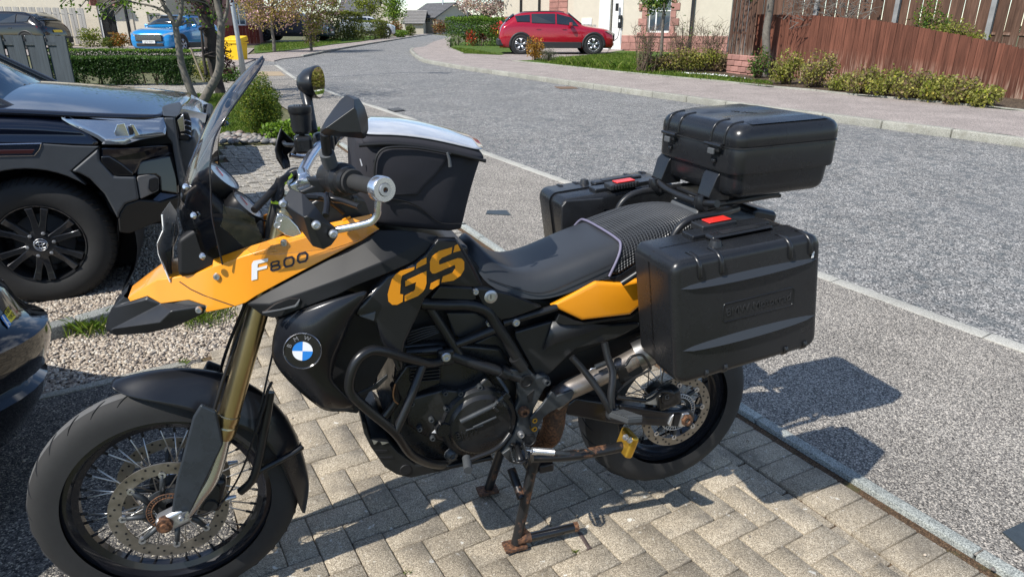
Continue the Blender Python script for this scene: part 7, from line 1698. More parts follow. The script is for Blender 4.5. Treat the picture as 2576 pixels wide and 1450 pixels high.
# ---------------------------------------------------------------- fences, bin
def planks(name, label, pts, tops, wd, gap, th, m, bottom=.05, group=None, cat='fence', back=None, rails=(.25, .8), post=None, postm=None, names='board'):
    """upright boards between plan points; tops gives top height as a function of fraction"""
    root = empty(name, (pts[0].x, pts[0].y, T(pts[0].y)), label, cat, group); P = [Vector((p.x, p.y, 0)) for p in pts]
    acc = [0]
    for a, b in zip(P, P[1:]): acc.append(acc[-1]+(b-a).length)
    Lt = acc[-1]
    def at(s):
        for i in range(len(P)-1):
            if s <= acc[i+1] or i == len(P)-2: d = (P[i+1]-P[i]).normalized(); return P[i]+d*(s-acc[i]), d
    s = 0; k = 0
    while s < Lt-.02 and k < 260:
        q, d = at(s+wd/2); n_ = Vector((d.y, -d.x, 0)); zt = tops((s+wd/2)/Lt, q)+random.uniform(-.006, .006); zb = T(q.y)+bottom
        off = n_*(random.uniform(0, .004)) if not back else n_*(0 if k % 2 == 0 else -back)
        ang = math.atan2(d.y, d.x); H = zt-zb
        bm = bmesh.new(); bmesh.ops.create_cube(bm, size=1); bmesh.ops.scale(bm, vec=(wd, th, H), verts=bm.verts); o = bmobj(names, bm, m, None)
        o.parent = root; o.matrix_parent_inverse = Matrix.Translation(-root.location); o.matrix_basis = Matrix.Translation(Vector((q.x+off.x, q.y+off.y, zb+H/2))) @ Matrix.Rotation(ang, 4, 'Z') @ Matrix.Rotation(random.uniform(-.012, .012), 4, 'Y') @ Matrix.Rotation(random.uniform(-.03, .03), 4, 'Z')
        s += wd+gap; k += 1
    for i in range(len(P)-1):
        d = (P[i+1]-P[i]); ang = math.atan2(d.y, d.x); n_ = Vector((d.y, -d.x, 0)).normalized()
        for rf in rails:
            za = T(P[i].y)+bottom+rf*(tops(acc[i]/Lt, P[i])-T(P[i].y)-bottom); zb = T(P[i+1].y)+bottom+rf*(tops(acc[i+1]/Lt, P[i+1])-T(P[i+1].y)-bottom)
            bm = bmesh.new(); a = P[i]-n_*(th*1.6); b = P[i+1]-n_*(th*1.6); a.z, b.z = za, zb; wtube(bm, [a, b], .04, 4); bpart('rail', bm, m, root, False)
    if post:
        s = 0
        while s <= Lt+.01:
            q, d = at(min(s, Lt-.001)); zt = tops(s/Lt, q); bm = bmesh.new(); bmesh.ops.create_cube(bm, size=1); H = zt-T(q.y)+.03; bmesh.ops.scale(bm, vec=(.1, .1, H), verts=bm.verts); o = bmobj('post', bm, postm or m, None); n_ = Vector((d.y, -d.x, 0))
            o.parent = root; o.matrix_parent_inverse = Matrix.Translation(-root.location); o.matrix_basis = Matrix.Translation(Vector((q.x, q.y, T(q.y)+H/2))+n_*(.05 if postm else -.09)) @ Matrix.Rotation(math.atan2(d.y, d.x), 4, 'Z'); s += post
    return root
def woodmat(name, col, col2, lo=.25, hi=.9, rnd=.25, var=.35):
    """stained board: grain along z, bleached towards its worn foot"""
    m = bpy.data.materials.new(name); m.use_nodes = True; n = m.node_tree.nodes; l = m.node_tree.links.new; b = n['Principled BSDF']; b.inputs['Roughness'].default_value = .85; b.inputs['Specular IOR Level'].default_value = .25
    t = n.new('ShaderNodeTexCoord'); ge = n.new('ShaderNodeNewGeometry'); mp_ = n.new('ShaderNodeMapping'); mp_.inputs['Scale'].default_value = (22, 22, 1.6); l(ge.outputs['Position'], mp_.inputs['Vector'])
    g = n.new('ShaderNodeTexNoise'); g.inputs['Scale'].default_value = 1.6; g.inputs['Detail'].default_value = 7; l(mp_.outputs[0], g.inputs['Vector'])
    sx = n.new('ShaderNodeSeparateXYZ'); l(t.outputs['Generated'], sx.inputs[0])
    mr = n.new('ShaderNodeMapRange'); mr.inputs['From Min'].default_value = lo; mr.inputs['From Max'].default_value = 0; l(sx.outputs['Z'], mr.inputs['Value'])
    mr2 = n.new('ShaderNodeMapRange'); mr2.inputs['From Min'].default_value = .47; mr2.inputs['From Max'].default_value = .62; l(g.outputs['Fac'], mr2.inputs['Value'])
    mu = n.new('ShaderNodeMath'); mu.operation = 'MULTIPLY'; l(mr.outputs[0], mu.inputs[0]); l(mr2.outputs[0], mu.inputs[1])
    mi = n.new('ShaderNodeMix'); mi.data_type = 'RGBA'; mi.inputs['A'].default_value = (*col, 1); mi.inputs['B'].default_value = (*col2, 1); l(mu.outputs[0], mi.inputs['Factor'])
    oi = n.new('ShaderNodeObjectInfo'); m2 = n.new('ShaderNodeMapRange'); m2.inputs['To Min'].default_value = 1-rnd; m2.inputs['To Max'].default_value = 1+rnd; l(oi.outputs['Random'], m2.inputs['Value'])
    m3 = n.new('ShaderNodeMapRange'); m3.inputs['From Min'].default_value = .3; m3.inputs['From Max'].default_value = .7; m3.inputs['To Min'].default_value = 1-var; m3.inputs['To Max'].default_value = 1+var; l(g.outputs['Fac'], m3.inputs['Value'])
    mm = n.new('ShaderNodeMath'); mm.operation = 'MULTIPLY'; l(m2.outputs[0], mm.inputs[0]); l(m3.outputs[0], mm.inputs[1])
    hs = n.new('ShaderNodeHueSaturation'); l(mi.outputs['Result'], hs.inputs['Color']); l(mm.outputs[0], hs.inputs['Value']); l(hs.outputs[0], b.inputs['Base Color']); return m
W_red = woodmat('red brown stained board', (.135, .052, .033), (.33, .25, .19), .55, rnd=.25); W_br = woodmat('old brown board', (.105, .058, .04), (.2, .16, .13), .3); W_grey = woodmat('grey stained board', (.055, .065, .075), (.12, .12, .11), .2, rnd=.12, var=.2); W_pale = woodmat('silvered board', (.34, .325, .3), (.25, .23, .2), .2, rnd=.1, var=.15); W_maroon = woodmat('maroon board', (.12, .025, .022), (.2, .1, .08), .2); W_post = mat('grey post', (.24, .24, .24), .85, var=.25, vs=6)
# brown fence on the right
def lineY(pa, pb, x):                                       # crossing of the photo column x with a plan line
    d = ray(x, 200); d2 = Vector((d.x, d.y)); e = Vector((pb.x-pa.x, pb.y-pa.y)); 
    t = (pa.x*e.y-pa.y*e.x)/(d2.x*e.y-d2.y*e.x); return d2.y*t
fa, fb = G(1886, 197), G(2575, 268)
fdir = (fb-fa); fdir.z = 0; fe = fb+fdir*.45
tp_l = [(1885, 36), (1944, 37), (2040, 39), (2120, 46), (2182, 50), (2280, 66), (2357, 80), (2440, 96), (2519, 112), (2574, 125), (2700, 158)]
def ftop(f, q):
    z = (q-CAM).dot(FW) if False else None
    v = Vector((q.x, q.y, T(q.y)+.6))-CAM; x = CX+F*v.dot(RT)/v.dot(FW)
    for (x0, y0), (x1, y1) in zip(tp_l, tp_l[1:]):
        if x <= x1 or x1 == 2700: y = y0+(y1-y0)*(x-x0)/(x1-x0); break
    return AT(x, y, q.y).z
planks('board_fence', 'long red brown close boarded fence with a bleached foot behind the yellow shrubs', [fa, fb, fe], ftop, .112, .006, .02, W_red, .03, 'timber fences', rails=(.3, .75))
ta, tbb = AT(1830, 150, 18.6), AT(1888, 150, 17.6)
planks('tall_fence', 'tall dark brown slatted fence panel beside the house wall', [ta, tbb], lambda f, q: T(q.y)+2.3, .12, .06, .025, W_br, .55, 'timber fences', rails=(.3, .8))
ba, bb2 = AT(1880, 60, 20.5), AT(2640, 95, 15.0)
bfr = planks('back_fence', 'high weathered fence of spaced red and brown boards behind the brown fence', [ba, bb2], lambda f, q: T(q.y)+3.2-.5*f, .14, .006, .022, W_br, .5, 'timber fences', back=.04, rails=(.28, .62, .9), post=2.0, postm=W_post)
wl = empty('stone_wall', (0, 0, 0), 'low pink stone wall under the tall fence panel', 'wall'); p0, p1 = AT(1832, 190, 18.4), AT(1905, 196, 17.3); wl.location = (p0.x, p0.y, T(p0.y))
M_pink = mat('pink sandstone', (.33, .17, .14), .9, var=.25, vs=5, bump=.6, bs=30, rnd=.2)
dw = (Vector((p1.x, p1.y, 0))-Vector((p0.x, p0.y, 0))); ln_ = dw.length; dw.normalize()
for row in range(4):
    s = -.12*(row % 2)
    while s < ln_:
        s0, s1 = max(0, s), min(ln_, s+.3); q = Vector((p0.x, p0.y, 0))+dw*((s0+s1)/2)
        if s1-s0 > .05:
            bm = bmesh.new(); bmesh.ops.create_cube(bm, size=1); bmesh.ops.scale(bm, vec=(s1-s0-.012, .18+random.uniform(0, .02), .128), verts=bm.verts); bmesh.ops.bevel(bm, geom=bm.edges[:], offset=.012, segments=1, affect='EDGES'); o = bmobj('stone', bm, M_pink, None)
            o.parent = wl; o.matrix_parent_inverse = Matrix.Translation(-wl.location); o.matrix_basis = Matrix.Translation(Vector((q.x, q.y, T(q.y)+.08+row*.14))) @ Matrix.Rotation(math.atan2(dw.y, dw.x), 4, 'Z')
        s += .3
ga0, ga1 = AT(-160, 150, 12.4), AT(166, 150, 12.0)
gz_ = AT(150, 90, 12).z
planks('grey_fence', 'low grey painted board fence at the left, just behind the pickup', [ga0, ga1], lambda f, q: gz_, .19, .012, .025, W_grey, .05, 'timber fences', back=.045, rails=(.2, .88))
pa0, pa1 = AT(10, 60, 36.8), AT(212, 60, 36.2)
planks('pale_fence', 'silvery pale boarded fence between the dark car and the cream house', [pa0, pa1], lambda f, q: AT(110, 17+f*4, 36.5).z, .16, .06, .03, W_pale, .1, 'timber fences', back=.05, rails=(.2, .85))
ra0, ra1 = G(566, 128), G(652, 126)
planks('maroon_fence', 'short maroon board fence on a pale base behind the yellow bin', [ra0, ra1], lambda f, q: T(q.y)+1.05, .13, .02, .03, W_maroon, .28, 'timber fences', rails=(.4, .9))
gv = [AT(1462, 75, 33.5), AT(1507, 75, 33.2)]
planks('picket_fence', 'small grey picket fence between the red car and the garage', gv, lambda f, q: AT(1480, 62, 33.3).z, .12, .07, .03, W_pale, .2, 'timber fences', rails=(.3, .8))
# grit bin
gb_ = G(596, 152); gbe = empty('grit_bin', gb_, 'yellow plastic grit bin with a sloping lid by the pavement', 'bin'); K_bin = mat('yellow bin plastic', (.78, .47, .01), .5, var=.05, vs=4)
def gpart(nm, c, s, rot=None, m=K_bin, bv=.03):
    bm = bmesh.new(); bmesh.ops.create_cube(bm, size=1); bmesh.ops.scale(bm, vec=s, verts=bm.verts)
    if nm == 'body':
        for v in bm.verts:
            if v.co.z < 0: v.co.x *= .86; v.co.y *= .86
    o = bmobj(nm, bm, m, None); o.parent = gbe; o.matrix_basis = Matrix.Translation(Vector(c)) @ (rot or Matrix()); bevel(o, bv, 2)
rz_ = Matrix.Rotation(R(-20), 4, 'Z')
gpart('body', (0, 0, .3), (.66, .5, .58), rz_); gpart('lid', (0, 0, .66), (.72, .56, .16), rz_ @ Matrix.Rotation(R(12), 4, 'X')); gpart('rim', (0, 0, .57), (.72, .56, .05), rz_, bv=.01)
# ---------------------------------------------------------------- houses
M_rend = mat('cream render', (.53, .48, .39), .92, var=.07, vs=3, bump=.5, bs=45); M_rend2 = mat('warm render', (.48, .43, .35), .92, var=.08, vs=3, bump=.5, bs=45)
M_roof = mat('dark roof tile', (.10, .10, .105), .8, var=.3, vs=5, rnd=.15); M_wht = mat('white frame', (.72, .72, .70), .4); M_dkd = mat('black door', (.012, .012, .013), .3); M_pipe = mat('black pipe', (.012, .013, .014), .4); M_pinkp = mat('pink lintel', (.42, .2, .17), .85, var=.15, vs=6)
M_glass = mat('window glass', (.05, .07, .085), .06, spec=.9, coat=.6); M_blind = mat('curtain', (.5, .55, .58), .7)
class House:
    """flat-fronted block; local x along the wall, y into the house, z up; placed by two photo columns on the ground line"""
    def __init__(s, name, label, xa, xb, Ya, Yb, dep=8, z=None):
        a, b = AT(xa, 100, Ya), AT(xb, 100, Yb); s.o = Vector((a.x, a.y, T(a.y) if z is None else z)); d = Vector((b.x-a.x, b.y-a.y, 0)); s.len = d.length; d.normalize(); n = Vector((-d.y, d.x, 0)); 
        s.M = Matrix(((d.x, n.x, 0, s.o.x), (d.y, n.y, 0, s.o.y), (0, 0, 1, s.o.z), (0, 0, 0, 1))); s.d, s.n = d, n
        s.root = empty(name, (0, 0, 0), label, 'house'); s.root.matrix_basis = s.M
    def at(s, x, y, off=0):                                  # photo point on the wall plane
        r_ = ray(x, y); t = ((s.o-CAM).dot(s.n)+off)/r_.dot(s.n); p = s.M.inverted() @ (CAM+r_*t); return p
    def box(s, nm, x0, x1, y0, y1, z0, z1, m, parent=None, bv=0):
        bm = bmesh.new(); bmesh.ops.create_cube(bm, size=1); bmesh.ops.scale(bm, vec=(x1-x0, y1-y0, z1-z0), verts=bm.verts); bmesh.ops.translate(bm, vec=((x0+x1)/2, (y0+y1)/2, (z0+z1)/2), verts=bm.verts)
        o = _add0(nm, bm, m, parent or s.root)
        if bv: bevel(o, bv, 2)
        return o
    def wall(s, x0, x1, z1, holes, dep, m, nm='wall', z0=-.3, th=.25, y0=0):
        """front wall with real openings (x0,x1,z0,z1), plus sides and back"""
        xs = sorted({x0, x1, *[h[0] for h in holes], *[h[1] for h in holes]}); zs = sorted({z0, z1, *[h[2] for h in holes], *[h[3] for h in holes]}); bm = bmesh.new(); vd = {}
        def v(x, y, z):
            k = (round(x, 4), round(y, 4), round(z, 4)); 
            if k not in vd: vd[k] = bm.verts.new((x, y, z))
            return vd[k]
        for i in range(len(xs)-1):
            for j in range(len(zs)-1):
                cx_, cz_ = (xs[i]+xs[i+1])/2, (zs[j]+zs[j+1])/2
                if any(h[0] < cx_ < h[1] and h[2] < cz_ < h[3] for h in holes): continue
                bm.faces.new((v(xs[i], y0, zs[j]), v(xs[i+1], y0, zs[j]), v(xs[i+1], y0, zs[j+1]), v(xs[i], y0, zs[j+1])))
        for h in holes:
            for (a, b) in (((h[0], h[2]), (h[1], h[2])), ((h[1], h[2]), (h[1], h[3])), ((h[1], h[3]), (h[0], h[3])), ((h[0], h[3]), (h[0], h[2]))):
                bm.faces.new((v(a[0], y0, a[1]), v(b[0], y0, b[1]), v(b[0], y0+th, b[1]), v(a[0], y0+th, a[1])))
        for (xa, xb, ya, yb) in ((x0, x0, y0, dep), (x1, x1, y0, dep), (x0, x1, dep, dep)):
            bm.faces.new((v(xa, ya, z0), v(xb, yb, z0), v(xb, yb, z1), v(xa, ya, z1)))
        bm.faces.new((v(x0, y0, z1), v(x1, y0, z1), v(x1, dep, z1), v(x0, dep, z1)))
        return _add0(nm, bm, m, s.root)
    def window(s, x0, x1, z0, z1, nx=2, nz=1, y=.12, curtain=True, parent=None):
        f = s.box('window', x0, x1, y, y+.06, z0, z0+.07, M_wht)
        for (a, b, c, d) in ((x0, x1, z1-.07, z1), (x0, x0+.07, z0, z1), (x1-.07, x1, z0, z1)): s.box('window_frame', a, b, y, y+.06, c, d, M_wht, f)
        for k in range(1, nx): xm = x0+(x1-x0)*k/nx; s.box('glazing_bar', xm-.03, xm+.03, y-.003, y+.055, z0+.07, z1-.07, M_wht, f)
        for k in range(1, nz): zm_ = z0+(z1-z0)*k/nz; s.box('glazing_bar', x0+.07, x1-.07, y+.002, y+.05, zm_-.02, zm_+.02, M_wht, f)
        s.box('pane', x0+.02, x1-.02, y+.03, y+.04, z0+.02, z1-.02, M_glass, f)
        if curtain: s.box('curtain', x0+.1, x0+.1+(x1-x0)*.28, y+.09, y+.11, z0+.05, z1-.05, M_blind, f); s.box('curtain', x1-.1-(x1-x0)*.2, x1-.1, y+.09, y+.11, z0+.05, z1-.05, M_blind, f)
        return f
    def roof(s, x0, x1, y0, y1, z0, h, m=M_roof, gable=True):
        ym = (y0+y1)/2; V = [(x0, y0-.3, z0-.1), (x1, y0-.3, z0-.1), (x1, ym, z0+h), (x0, ym, z0+h), (x1, y1+.3, z0-.1), (x0, y1+.3, z0-.1)]
        bm = bmesh.new(); q = [bm.verts.new(p) for p in V]; bm.faces.new((q[0], q[1], q[2], q[3])); bm.faces.new((q[3], q[2], q[4], q[5])); o = _add0('roof', bm, m, s.root); t = o.modifiers.new('s', 'SOLIDIFY'); t.thickness = .12
        gb2 = bmesh.new(); zt = z0+h-.12*h/(ym-y0)
        for xx in (x0+.32, x1-.32): a_, b_, c_ = [gb2.verts.new(p) for p in ((xx, y0+.02, z0), (xx, y1-.02, z0), (xx, ym, zt))]; gb2.faces.new((a_, b_, c_))
        gw = _add0('gable', gb2, M_rend, s.root); g3 = gw.modifiers.new('s', 'SOLIDIFY'); g3.thickness = .1
        n = int(math.hypot(ym-y0+.3, h+.1)/.32); tb2 = bmesh.new()          # tile courses
        for k in range(1, n):
            f = k/n; y_ = (y0-.3)+(ym-y0+.3)*f; z_ = z0-.1+(h+.1)*f; wtube(tb2, [(x0, y_-.02, z_+.02), (x1, y_-.02, z_+.02)], .03, 4)
        c = _add0('tile_course', tb2, m, o); c['kind'] = 'stuff'; return o
# left: cream house with the black door
HA_ = House('cream_house', 'cream rendered house with a black front door and pink porch behind the left hedges', -160, 432, 38.5, 37.0)
p_d0, p_d1 = HA_.at(258, 96), HA_.at(302, 60); w0_, w1_ = HA_.at(372, 56), HA_.at(402, 33)
dz = 2.05; dx0, dx1 = p_d0.x-.02, p_d0.x+.95
HA_.wall(0, HA_.len, 5.4, [(dx0, dx1, .05, dz), (w0_.x, w1_.x, w0_.z, w1_.z)], 8, M_rend)
dr = HA_.box('door', dx0+.09, dx1-.06, .1, .16, .05, dz-.07, M_dkd); HA_.box('letter_plate', dx0+.3, dx0+.65, .09, .1, .55, .65, mat('brass', (.6, .45, .18), .3, metal=1), dr); HA_.box('door_step', dx0, dx1, -.3, .1, -.05, .05, M_rend2)
for a, b in ((dx0, dx0+.09), (dx1-.06, dx1)): HA_.box('door_frame', a, b, .06, .2, .05, dz, M_wht)
HA_.box('door_frame', dx0, dx1, .06, .2, dz-.07, dz, M_wht)
for zz in (.7, 1.3):
    for xx in (.24, .6): HA_.box('door_panel', dx0+xx, dx0+xx+.22, .085, .1, zz, zz+.45, M_pipe, dr)
HA_.window(w0_.x, w1_.x, w0_.z, w1_.z, 2)
pc = HA_.at(238, 20).x; HA_.box('porch_roof', pc, pc+1.55, -.8, .0, 2.42, 2.58, M_pinkp, None, .02); HA_.box('porch_bracket', pc+.08, pc+.18, -.5, 0, 1.9, 2.42, M_pinkp); HA_.box('porch_bracket', pc+1.35, pc+1.45, -.5, 0, 1.9, 2.42, M_pinkp)
px_ = HA_.at(322, 60).x; HA_.box('downpipe', px_, px_+.1, -.12, -.02, 0, 5.3, M_pipe); HA_.box('wall_vent', HA_.at(342, 60).x, HA_.at(342, 60).x+.12, -.01, .01, 1.45, 1.52, M_rend2)
HA_.box('quoin_return', px_+.12, px_+.34, -.06, 0, -.2, 5.3, M_rend2); HA_.roof(-.3, HA_.len+.3, 0, 8, 5.4, 3)
HS = House('sandstone_house', 'reddish sandstone gable wall beside the bright blue car', 434, 640, 39.5, 40.5); sw0 = HS.at(592, 65)
HS.wall(0, HS.len, 5.2, [(HS.at(588, 80).x, HS.at(622, 80).x, 1.0, 2.2)], 8, mat('red sandstone', (.34, .18, .15), .9, var=.2, vs=4, bump=.4, bs=20)); HS.window(HS.at(588, 80).x, HS.at(622, 80).x, 1.0, 2.2, 2); HS.roof(-.3, HS.len+.3, 0, 8, 5.2, 2.6)
# right: house with white garage door and stone-trimmed window
HR = House('garage_house', 'cream rendered house with a white garage door and stone trimmed window on the right', 1440, 1832, 34.0, 29.5, 8)
g0, g1 = HR.at(1531, 130), HR.at(1566, 0); wv0, wv1 = HR.at(1626, 82), HR.at(1690, 0)
wx0, wx1, wz0 = wv0.x, wv1.x, wv0.z; wz1 = wz0+1.75
gx0, gx1 = g0.x, g1.x
HR.wall(0, HR.len, 5.6, [(gx0, gx1, 0, 2.5), (wx0, wx1, wz0, wz1)], 9, M_rend)
gd = HR.box('garage_door', gx0+.04, gx1-.02, .12, .16, 0, 2.48, M_wht)
for k in range(5): HR.box('door_panel', gx0+.06, gx1-.04, .108, .125, .03+k*.49, .03+k*.49+.465, M_wht, gd, .008)
for a, b in ((gx0-.55, gx0), ): HR.box('garage_reveal', a, b, -.06, .0, -.1, 3.0, M_wht)
HR.box('garage_post', gx1+.0, gx1+.06, -.03, .02, 0, 2.5, M_wht)
HR.window(wx0, wx1, wz0, wz1, 3, 2)
M_q = mat('pink sandstone', (.33, .17, .14)); k = 0; zz = wz0-.02
while zz < wz1+.3:                                           # quoin stones either side of the window
    for sg, xx in ((-1, wx0), (1, wx1)):
        ww = .42 if k % 2 else .26; a, b = (xx-ww, xx) if sg < 0 else (xx, xx+ww); HR.box('quoin_stone', a+.006, b-.006, -.035-random.uniform(0, .015), .05, zz+.006, zz+.29, M_q, None, .012)
    zz += .3; k += 1
HR.box('window_sill', wx0-.4, wx1+.35, -.12, .05, wz0-.16, wz0-.005, M_pinkp, None, .015)
x = 0
for row in range(3):                                        # plinth of pink stones, right of the garage
    xx = gx1+.08+(.2 if row % 2 else 0); xx = gx1+.08
    while xx < HR.len-.05:
        e = min(HR.len, xx+random.uniform(.35, .55)); HR.box('plinth_stone', xx+.006, e-.006, -.05-random.uniform(0, .015), .02, -.2+row*.3, -.2+row*.3+.288, M_q, None, .012); xx = e
dpx = HR.at(1739, 60).x; HR.box('downpipe', dpx, dpx+.1, -.16, -.06, .2, 5.5, M_pipe)
ch = HR.at(1562, 55); HR.box('car_charger', ch.x-.1, ch.x+.1, -.14, -.02, ch.z-.28, ch.z+.28, M_pipe, None, .06); HR.box('charger_badge', ch.x-.04, ch.x+.03, -.146, -.14, ch.z-.02, ch.z+.1, M_wht)
ln2 = HR.at(1555, 15); HR.box('wall_lantern', ln2.x-.05, ln2.x+.05, -.16, -.02, ln2.z-.22, ln2.z+.1, M_pipe, None, .02)
HR.roof(-.3, HR.len+.4, 0, 9, 5.6, 3); HR.box('meter_box', HR.at(1464, 60).x, HR.at(1489, 60).x, -.04, .0, HR.at(1470, 62).z, HR.at(1470, 46).z, M_wht, None, .01)
cab = [HR.M @ Vector((ch.x, -.1, ch.z-.28)), HR.M @ Vector((ch.x-.02, -.25, ch.z-.7)), HR.M @ Vector((ch.x-.3, -.5, .35)), HR.M @ Vector((ch.x-.9, -.8, .2)), HR.M @ Vector((ch.x-1.4, -1.0, .6))]
cq = AT(1513, 103, 28.6); cab[-1] = cq; cab[-2] = (cab[2]+cq)/2+Vector((0, 0, -.12))
cbm = tubebm(spline(cab, 8), .016, 6); co_ = bmobj('charging_cable', cbm, mat('cable grey', (.08, .085, .09), .5), None, True); tag(co_, 'grey charging cable hanging from the wall charger to the red car', 'cable')
HN_ = House('neighbour_house', 'cream house end with a pink stone panel behind the red car', 1268, 1442, 46, 43); s0, s1 = HN_.at(1382, 30).x, HN_.at(1428, 30).x
HN_.wall(0, HN_.len, 5.5, [], 8, M_rend); HN_.roof(-.3, HN_.len+.3, 0, 8, 5.5, 3)
zz = 0
for k in range(11):
    for j in range(2): HN_.box('stone', s0+(s1-s0)*j/2+.008, s0+(s1-s0)*(j+1)/2-.008, -.05, .02, zz+.008, zz+.32, M_q, None, .015)
    zz += .33
for xq in (1310, 1356): dp_ = HN_.at(xq, 20).x; HN_.box('downpipe', dp_, dp_+.1, -.12, -.02, 0, 5.4, M_pipe)
# far street end
HC = House('far_house', 'distant house with dark tiled roof and small blue window at the road end', 1056, 1100, 84, 82); top = HC.at(1070, 42).z; wq = HC.at(1067, 57), HC.at(1081, 46)
HC.wall(0, HC.len, top, [(wq[0].x, wq[1].x, wq[0].z, wq[1].z)], 7, M_rend2); HC.window(wq[0].x, wq[1].x, wq[0].z, wq[1].z, 2, 2, curtain=False); HC.roof(-1.9, HC.len+.1, 0, 6, top, 1.55); HC.box('downpipe', HC.len-.3, HC.len-.2, -.1, 0, 0, top, M_pipe)
HC2 = House('far_garage', 'low tiled outbuilding in front of the distant house', 1020, 1066, 80, 80); HC2.wall(0, HC2.len, 1.2, [], 4, M_rend2); HC2.roof(-.2, HC2.len+.2, 0, 5, 1.2, 1.3, mat('grey roof tile', (.2, .19, .18), .85, var=.3, vs=6))
HD = House('gable_house', 'pale cream gable end beyond the yellow green trees', 930, 1022, 92, 92); HD.wall(0, HD.len, 2.0, [], 6, M_rend); 
bm = bmesh.new(); q = [bm.verts.new(p) for p in ((0, -.02, 2), (HD.len, -.02, 2), (HD.len*.5, -.02, 3.7))]; bm.faces.new(q); _add0('gable', bm, M_rend, HD.root)
HE = House('grey_roof_house', 'house with a long dark grey roof half hidden by the hedges', 862, 945, 98, 98); HE.wall(0, HE.len, 2.6, [], 6, M_rend2); HE.roof(-.3, HE.len+.3, 0, 7, 2.6, 2.2)
# far wooded skyline
hz_ = empty('treeline', (0, 0, 0)); hz_['kind'] = 'stuff'
Pf = cloud([((random.uniform(-160, 160), random.uniform(150, 190), 1.3), (random.uniform(6, 14), 6, random.uniform(2.0, 4.2))) for _ in range(46)], 16000, .5); V, Fq = leaves(Pf, 1.0, .8); o = npmesh('treeline_foliage', V, Fq, leafmat('distant foliage', (.055, .075, .04))); o.parent = hz_

# ---------------------------------------------------------------- street planting
def gtree(name, label, x, y, Y, trunk_h, crown, n, size, m, m2=None, frac=.5, r=.1, bark=M_bark, group='street trees', twigs=24, lean=0):
    b = AT(x, y, Y); b.z = T(Y); tree(name, label, b, [([b, b+Vector((lean*.3, 0, trunk_h*.5)), b+Vector((lean, 0, trunk_h))], (r, r*.6))], crown, n, size, m, bark, group, m2, frac, twigs)
gtree('blossom_tree', 'spreading cherry tree with bronze leaves and pink blossom by the maroon fence', 691, 131, 30, 1.7, [E(690, 30, 30, 1.1, 1.0, .75), E(650, 45, 30, .55, .7, .55), E(735, 20, 30, .8, .9, .65), E(690, -50, 30, 1.8, 1.5, 1.1), E(620, -10, 30, .8, .9, .9), E(760, -20, 30, 1.2, 1, .7)], 9500, .09, leafmat('bronze green leaf', (.36, .29, .08)), LP, .33, .075)
gtree('bronze_tree', 'weeping bronze green tree in front of the dark grey car', 783, 118, 31.5, 1.3, [E(800, 45, 31.5, .75, .7, .65), E(790, 66, 31.5, .55, .6, .45), E(790, -15, 31.5, 1.1, 1, .8), E(782, 98, 31.5, .35, .35, .35), E(840, 10, 32, .5, .6, .6)], 6200, .085, leafmat('olive bronze leaf', (.26, .26, .06)), LP, .22, .07)
gtree('young_tree', 'airy yellow green young tree behind the middle hedge', 932, 60, 66, 1.6, [E(935, 20, 66, 1.7, 1.4, 1.3), E(905, 8, 66, 1.0, 1, .8), E(955, -15, 66, 1.5, 1.3, .9)], 2600, .17, LY, None, 0, .1)
gtree('young_tree', 'denser green young tree in front of the far roofs', 990, 62, 70, 1.2, [E(992, 30, 70, 1.2, 1.1, 1.15), E(990, -5, 70, 1.1, 1, .9)], 2600, .18, LB, None, 0, .09)
gtree('white_blossom_tree', 'large tree covered in white and pink blossom above the right hedge', 1235, 100, 47, 1.6, [E(1225, 20, 47, 1.7, 1.4, .85), E(1175, 8, 47, .9, 1, .6), E(1280, 10, 47, 1.3, 1.2, .9), E(1230, -50, 47, 2.6, 2, 1.2)], 7500, .14, LW, LP, .3, .12)
gtree('dark_conifer', 'dark green shrub crown under the white blossom tree', 1215, 80, 44, .6, [E(1205, 48, 44, .8, .8, .3), E(1165, 50, 44, .45, .6, .25), E(1250, 52, 44, .5, .6, .22)], 1700, .14, LD, None, 0, .07)
gtree('slim_tree', 'slim young tree with a tuft of green leaves before the window of the garage house', 1658, 187, 20, 2.0, [E(1650, 12, 20, .38, .38, .30), E(1625, 5, 20, .25, .25, .2), E(1672, -10, 20, .45, .4, .35)], 900, .085, LG, LY, .3, .055)
tb3 = G(1924, 205)
tree('silver_tree', 'straight silver grey tree trunk standing at the corner of the brown fence', tb3, [([tb3, A3(1927, 120, tb3.y), A3(1935, 40, tb3.y), A3(1942, -30, tb3.y), A3(1950, -140, tb3.y)], (.10, .075))], [E(1890, -110, 17.4, 1.3, 1.2, .8), E(1990, -160, 17.2, 1.4, 1.2, .9), E(1895, -4, 17.3, .14, .2, .16)], 1500, .09, LG, M_bark, 'street trees', None, 0, 24)
hedge('yellow_hedge', 'tall loose yellow green hedge behind the dark grey car', AT(818, 100, 47.5), AT(908, 98, 49), 1.2, 1.75, 6500, .12, LT, LY, 0, 'street hedges', 14, .12)
hedge('thin_hedge', 'thin see-through hedge in front of the pale car', AT(908, 100, 51), AT(975, 95, 53), .6, 1.25, 1300, .13, LT, LY, 0, 'street hedges', 14, .12)
hedge('right_hedge', 'dense green hedge with red shoots on the corner right of the road', AT(1134, 118, 37.5), AT(1264, 118, 36.5), 1.3, 1.42, 9500, .09, LG, LB, .02, 'street hedges', 16, .1)
b = G(1215, 122); shrub('red_shrub', 'red leaved shrub showing through the right hand hedge', b, [((b.x, b.y+1.2, b.z+.6), (.9, .3, .4)), ((b.x-.6, b.y, b.z+.5), (.3, .2, .4))], 900, .10, LRd, None, 5)
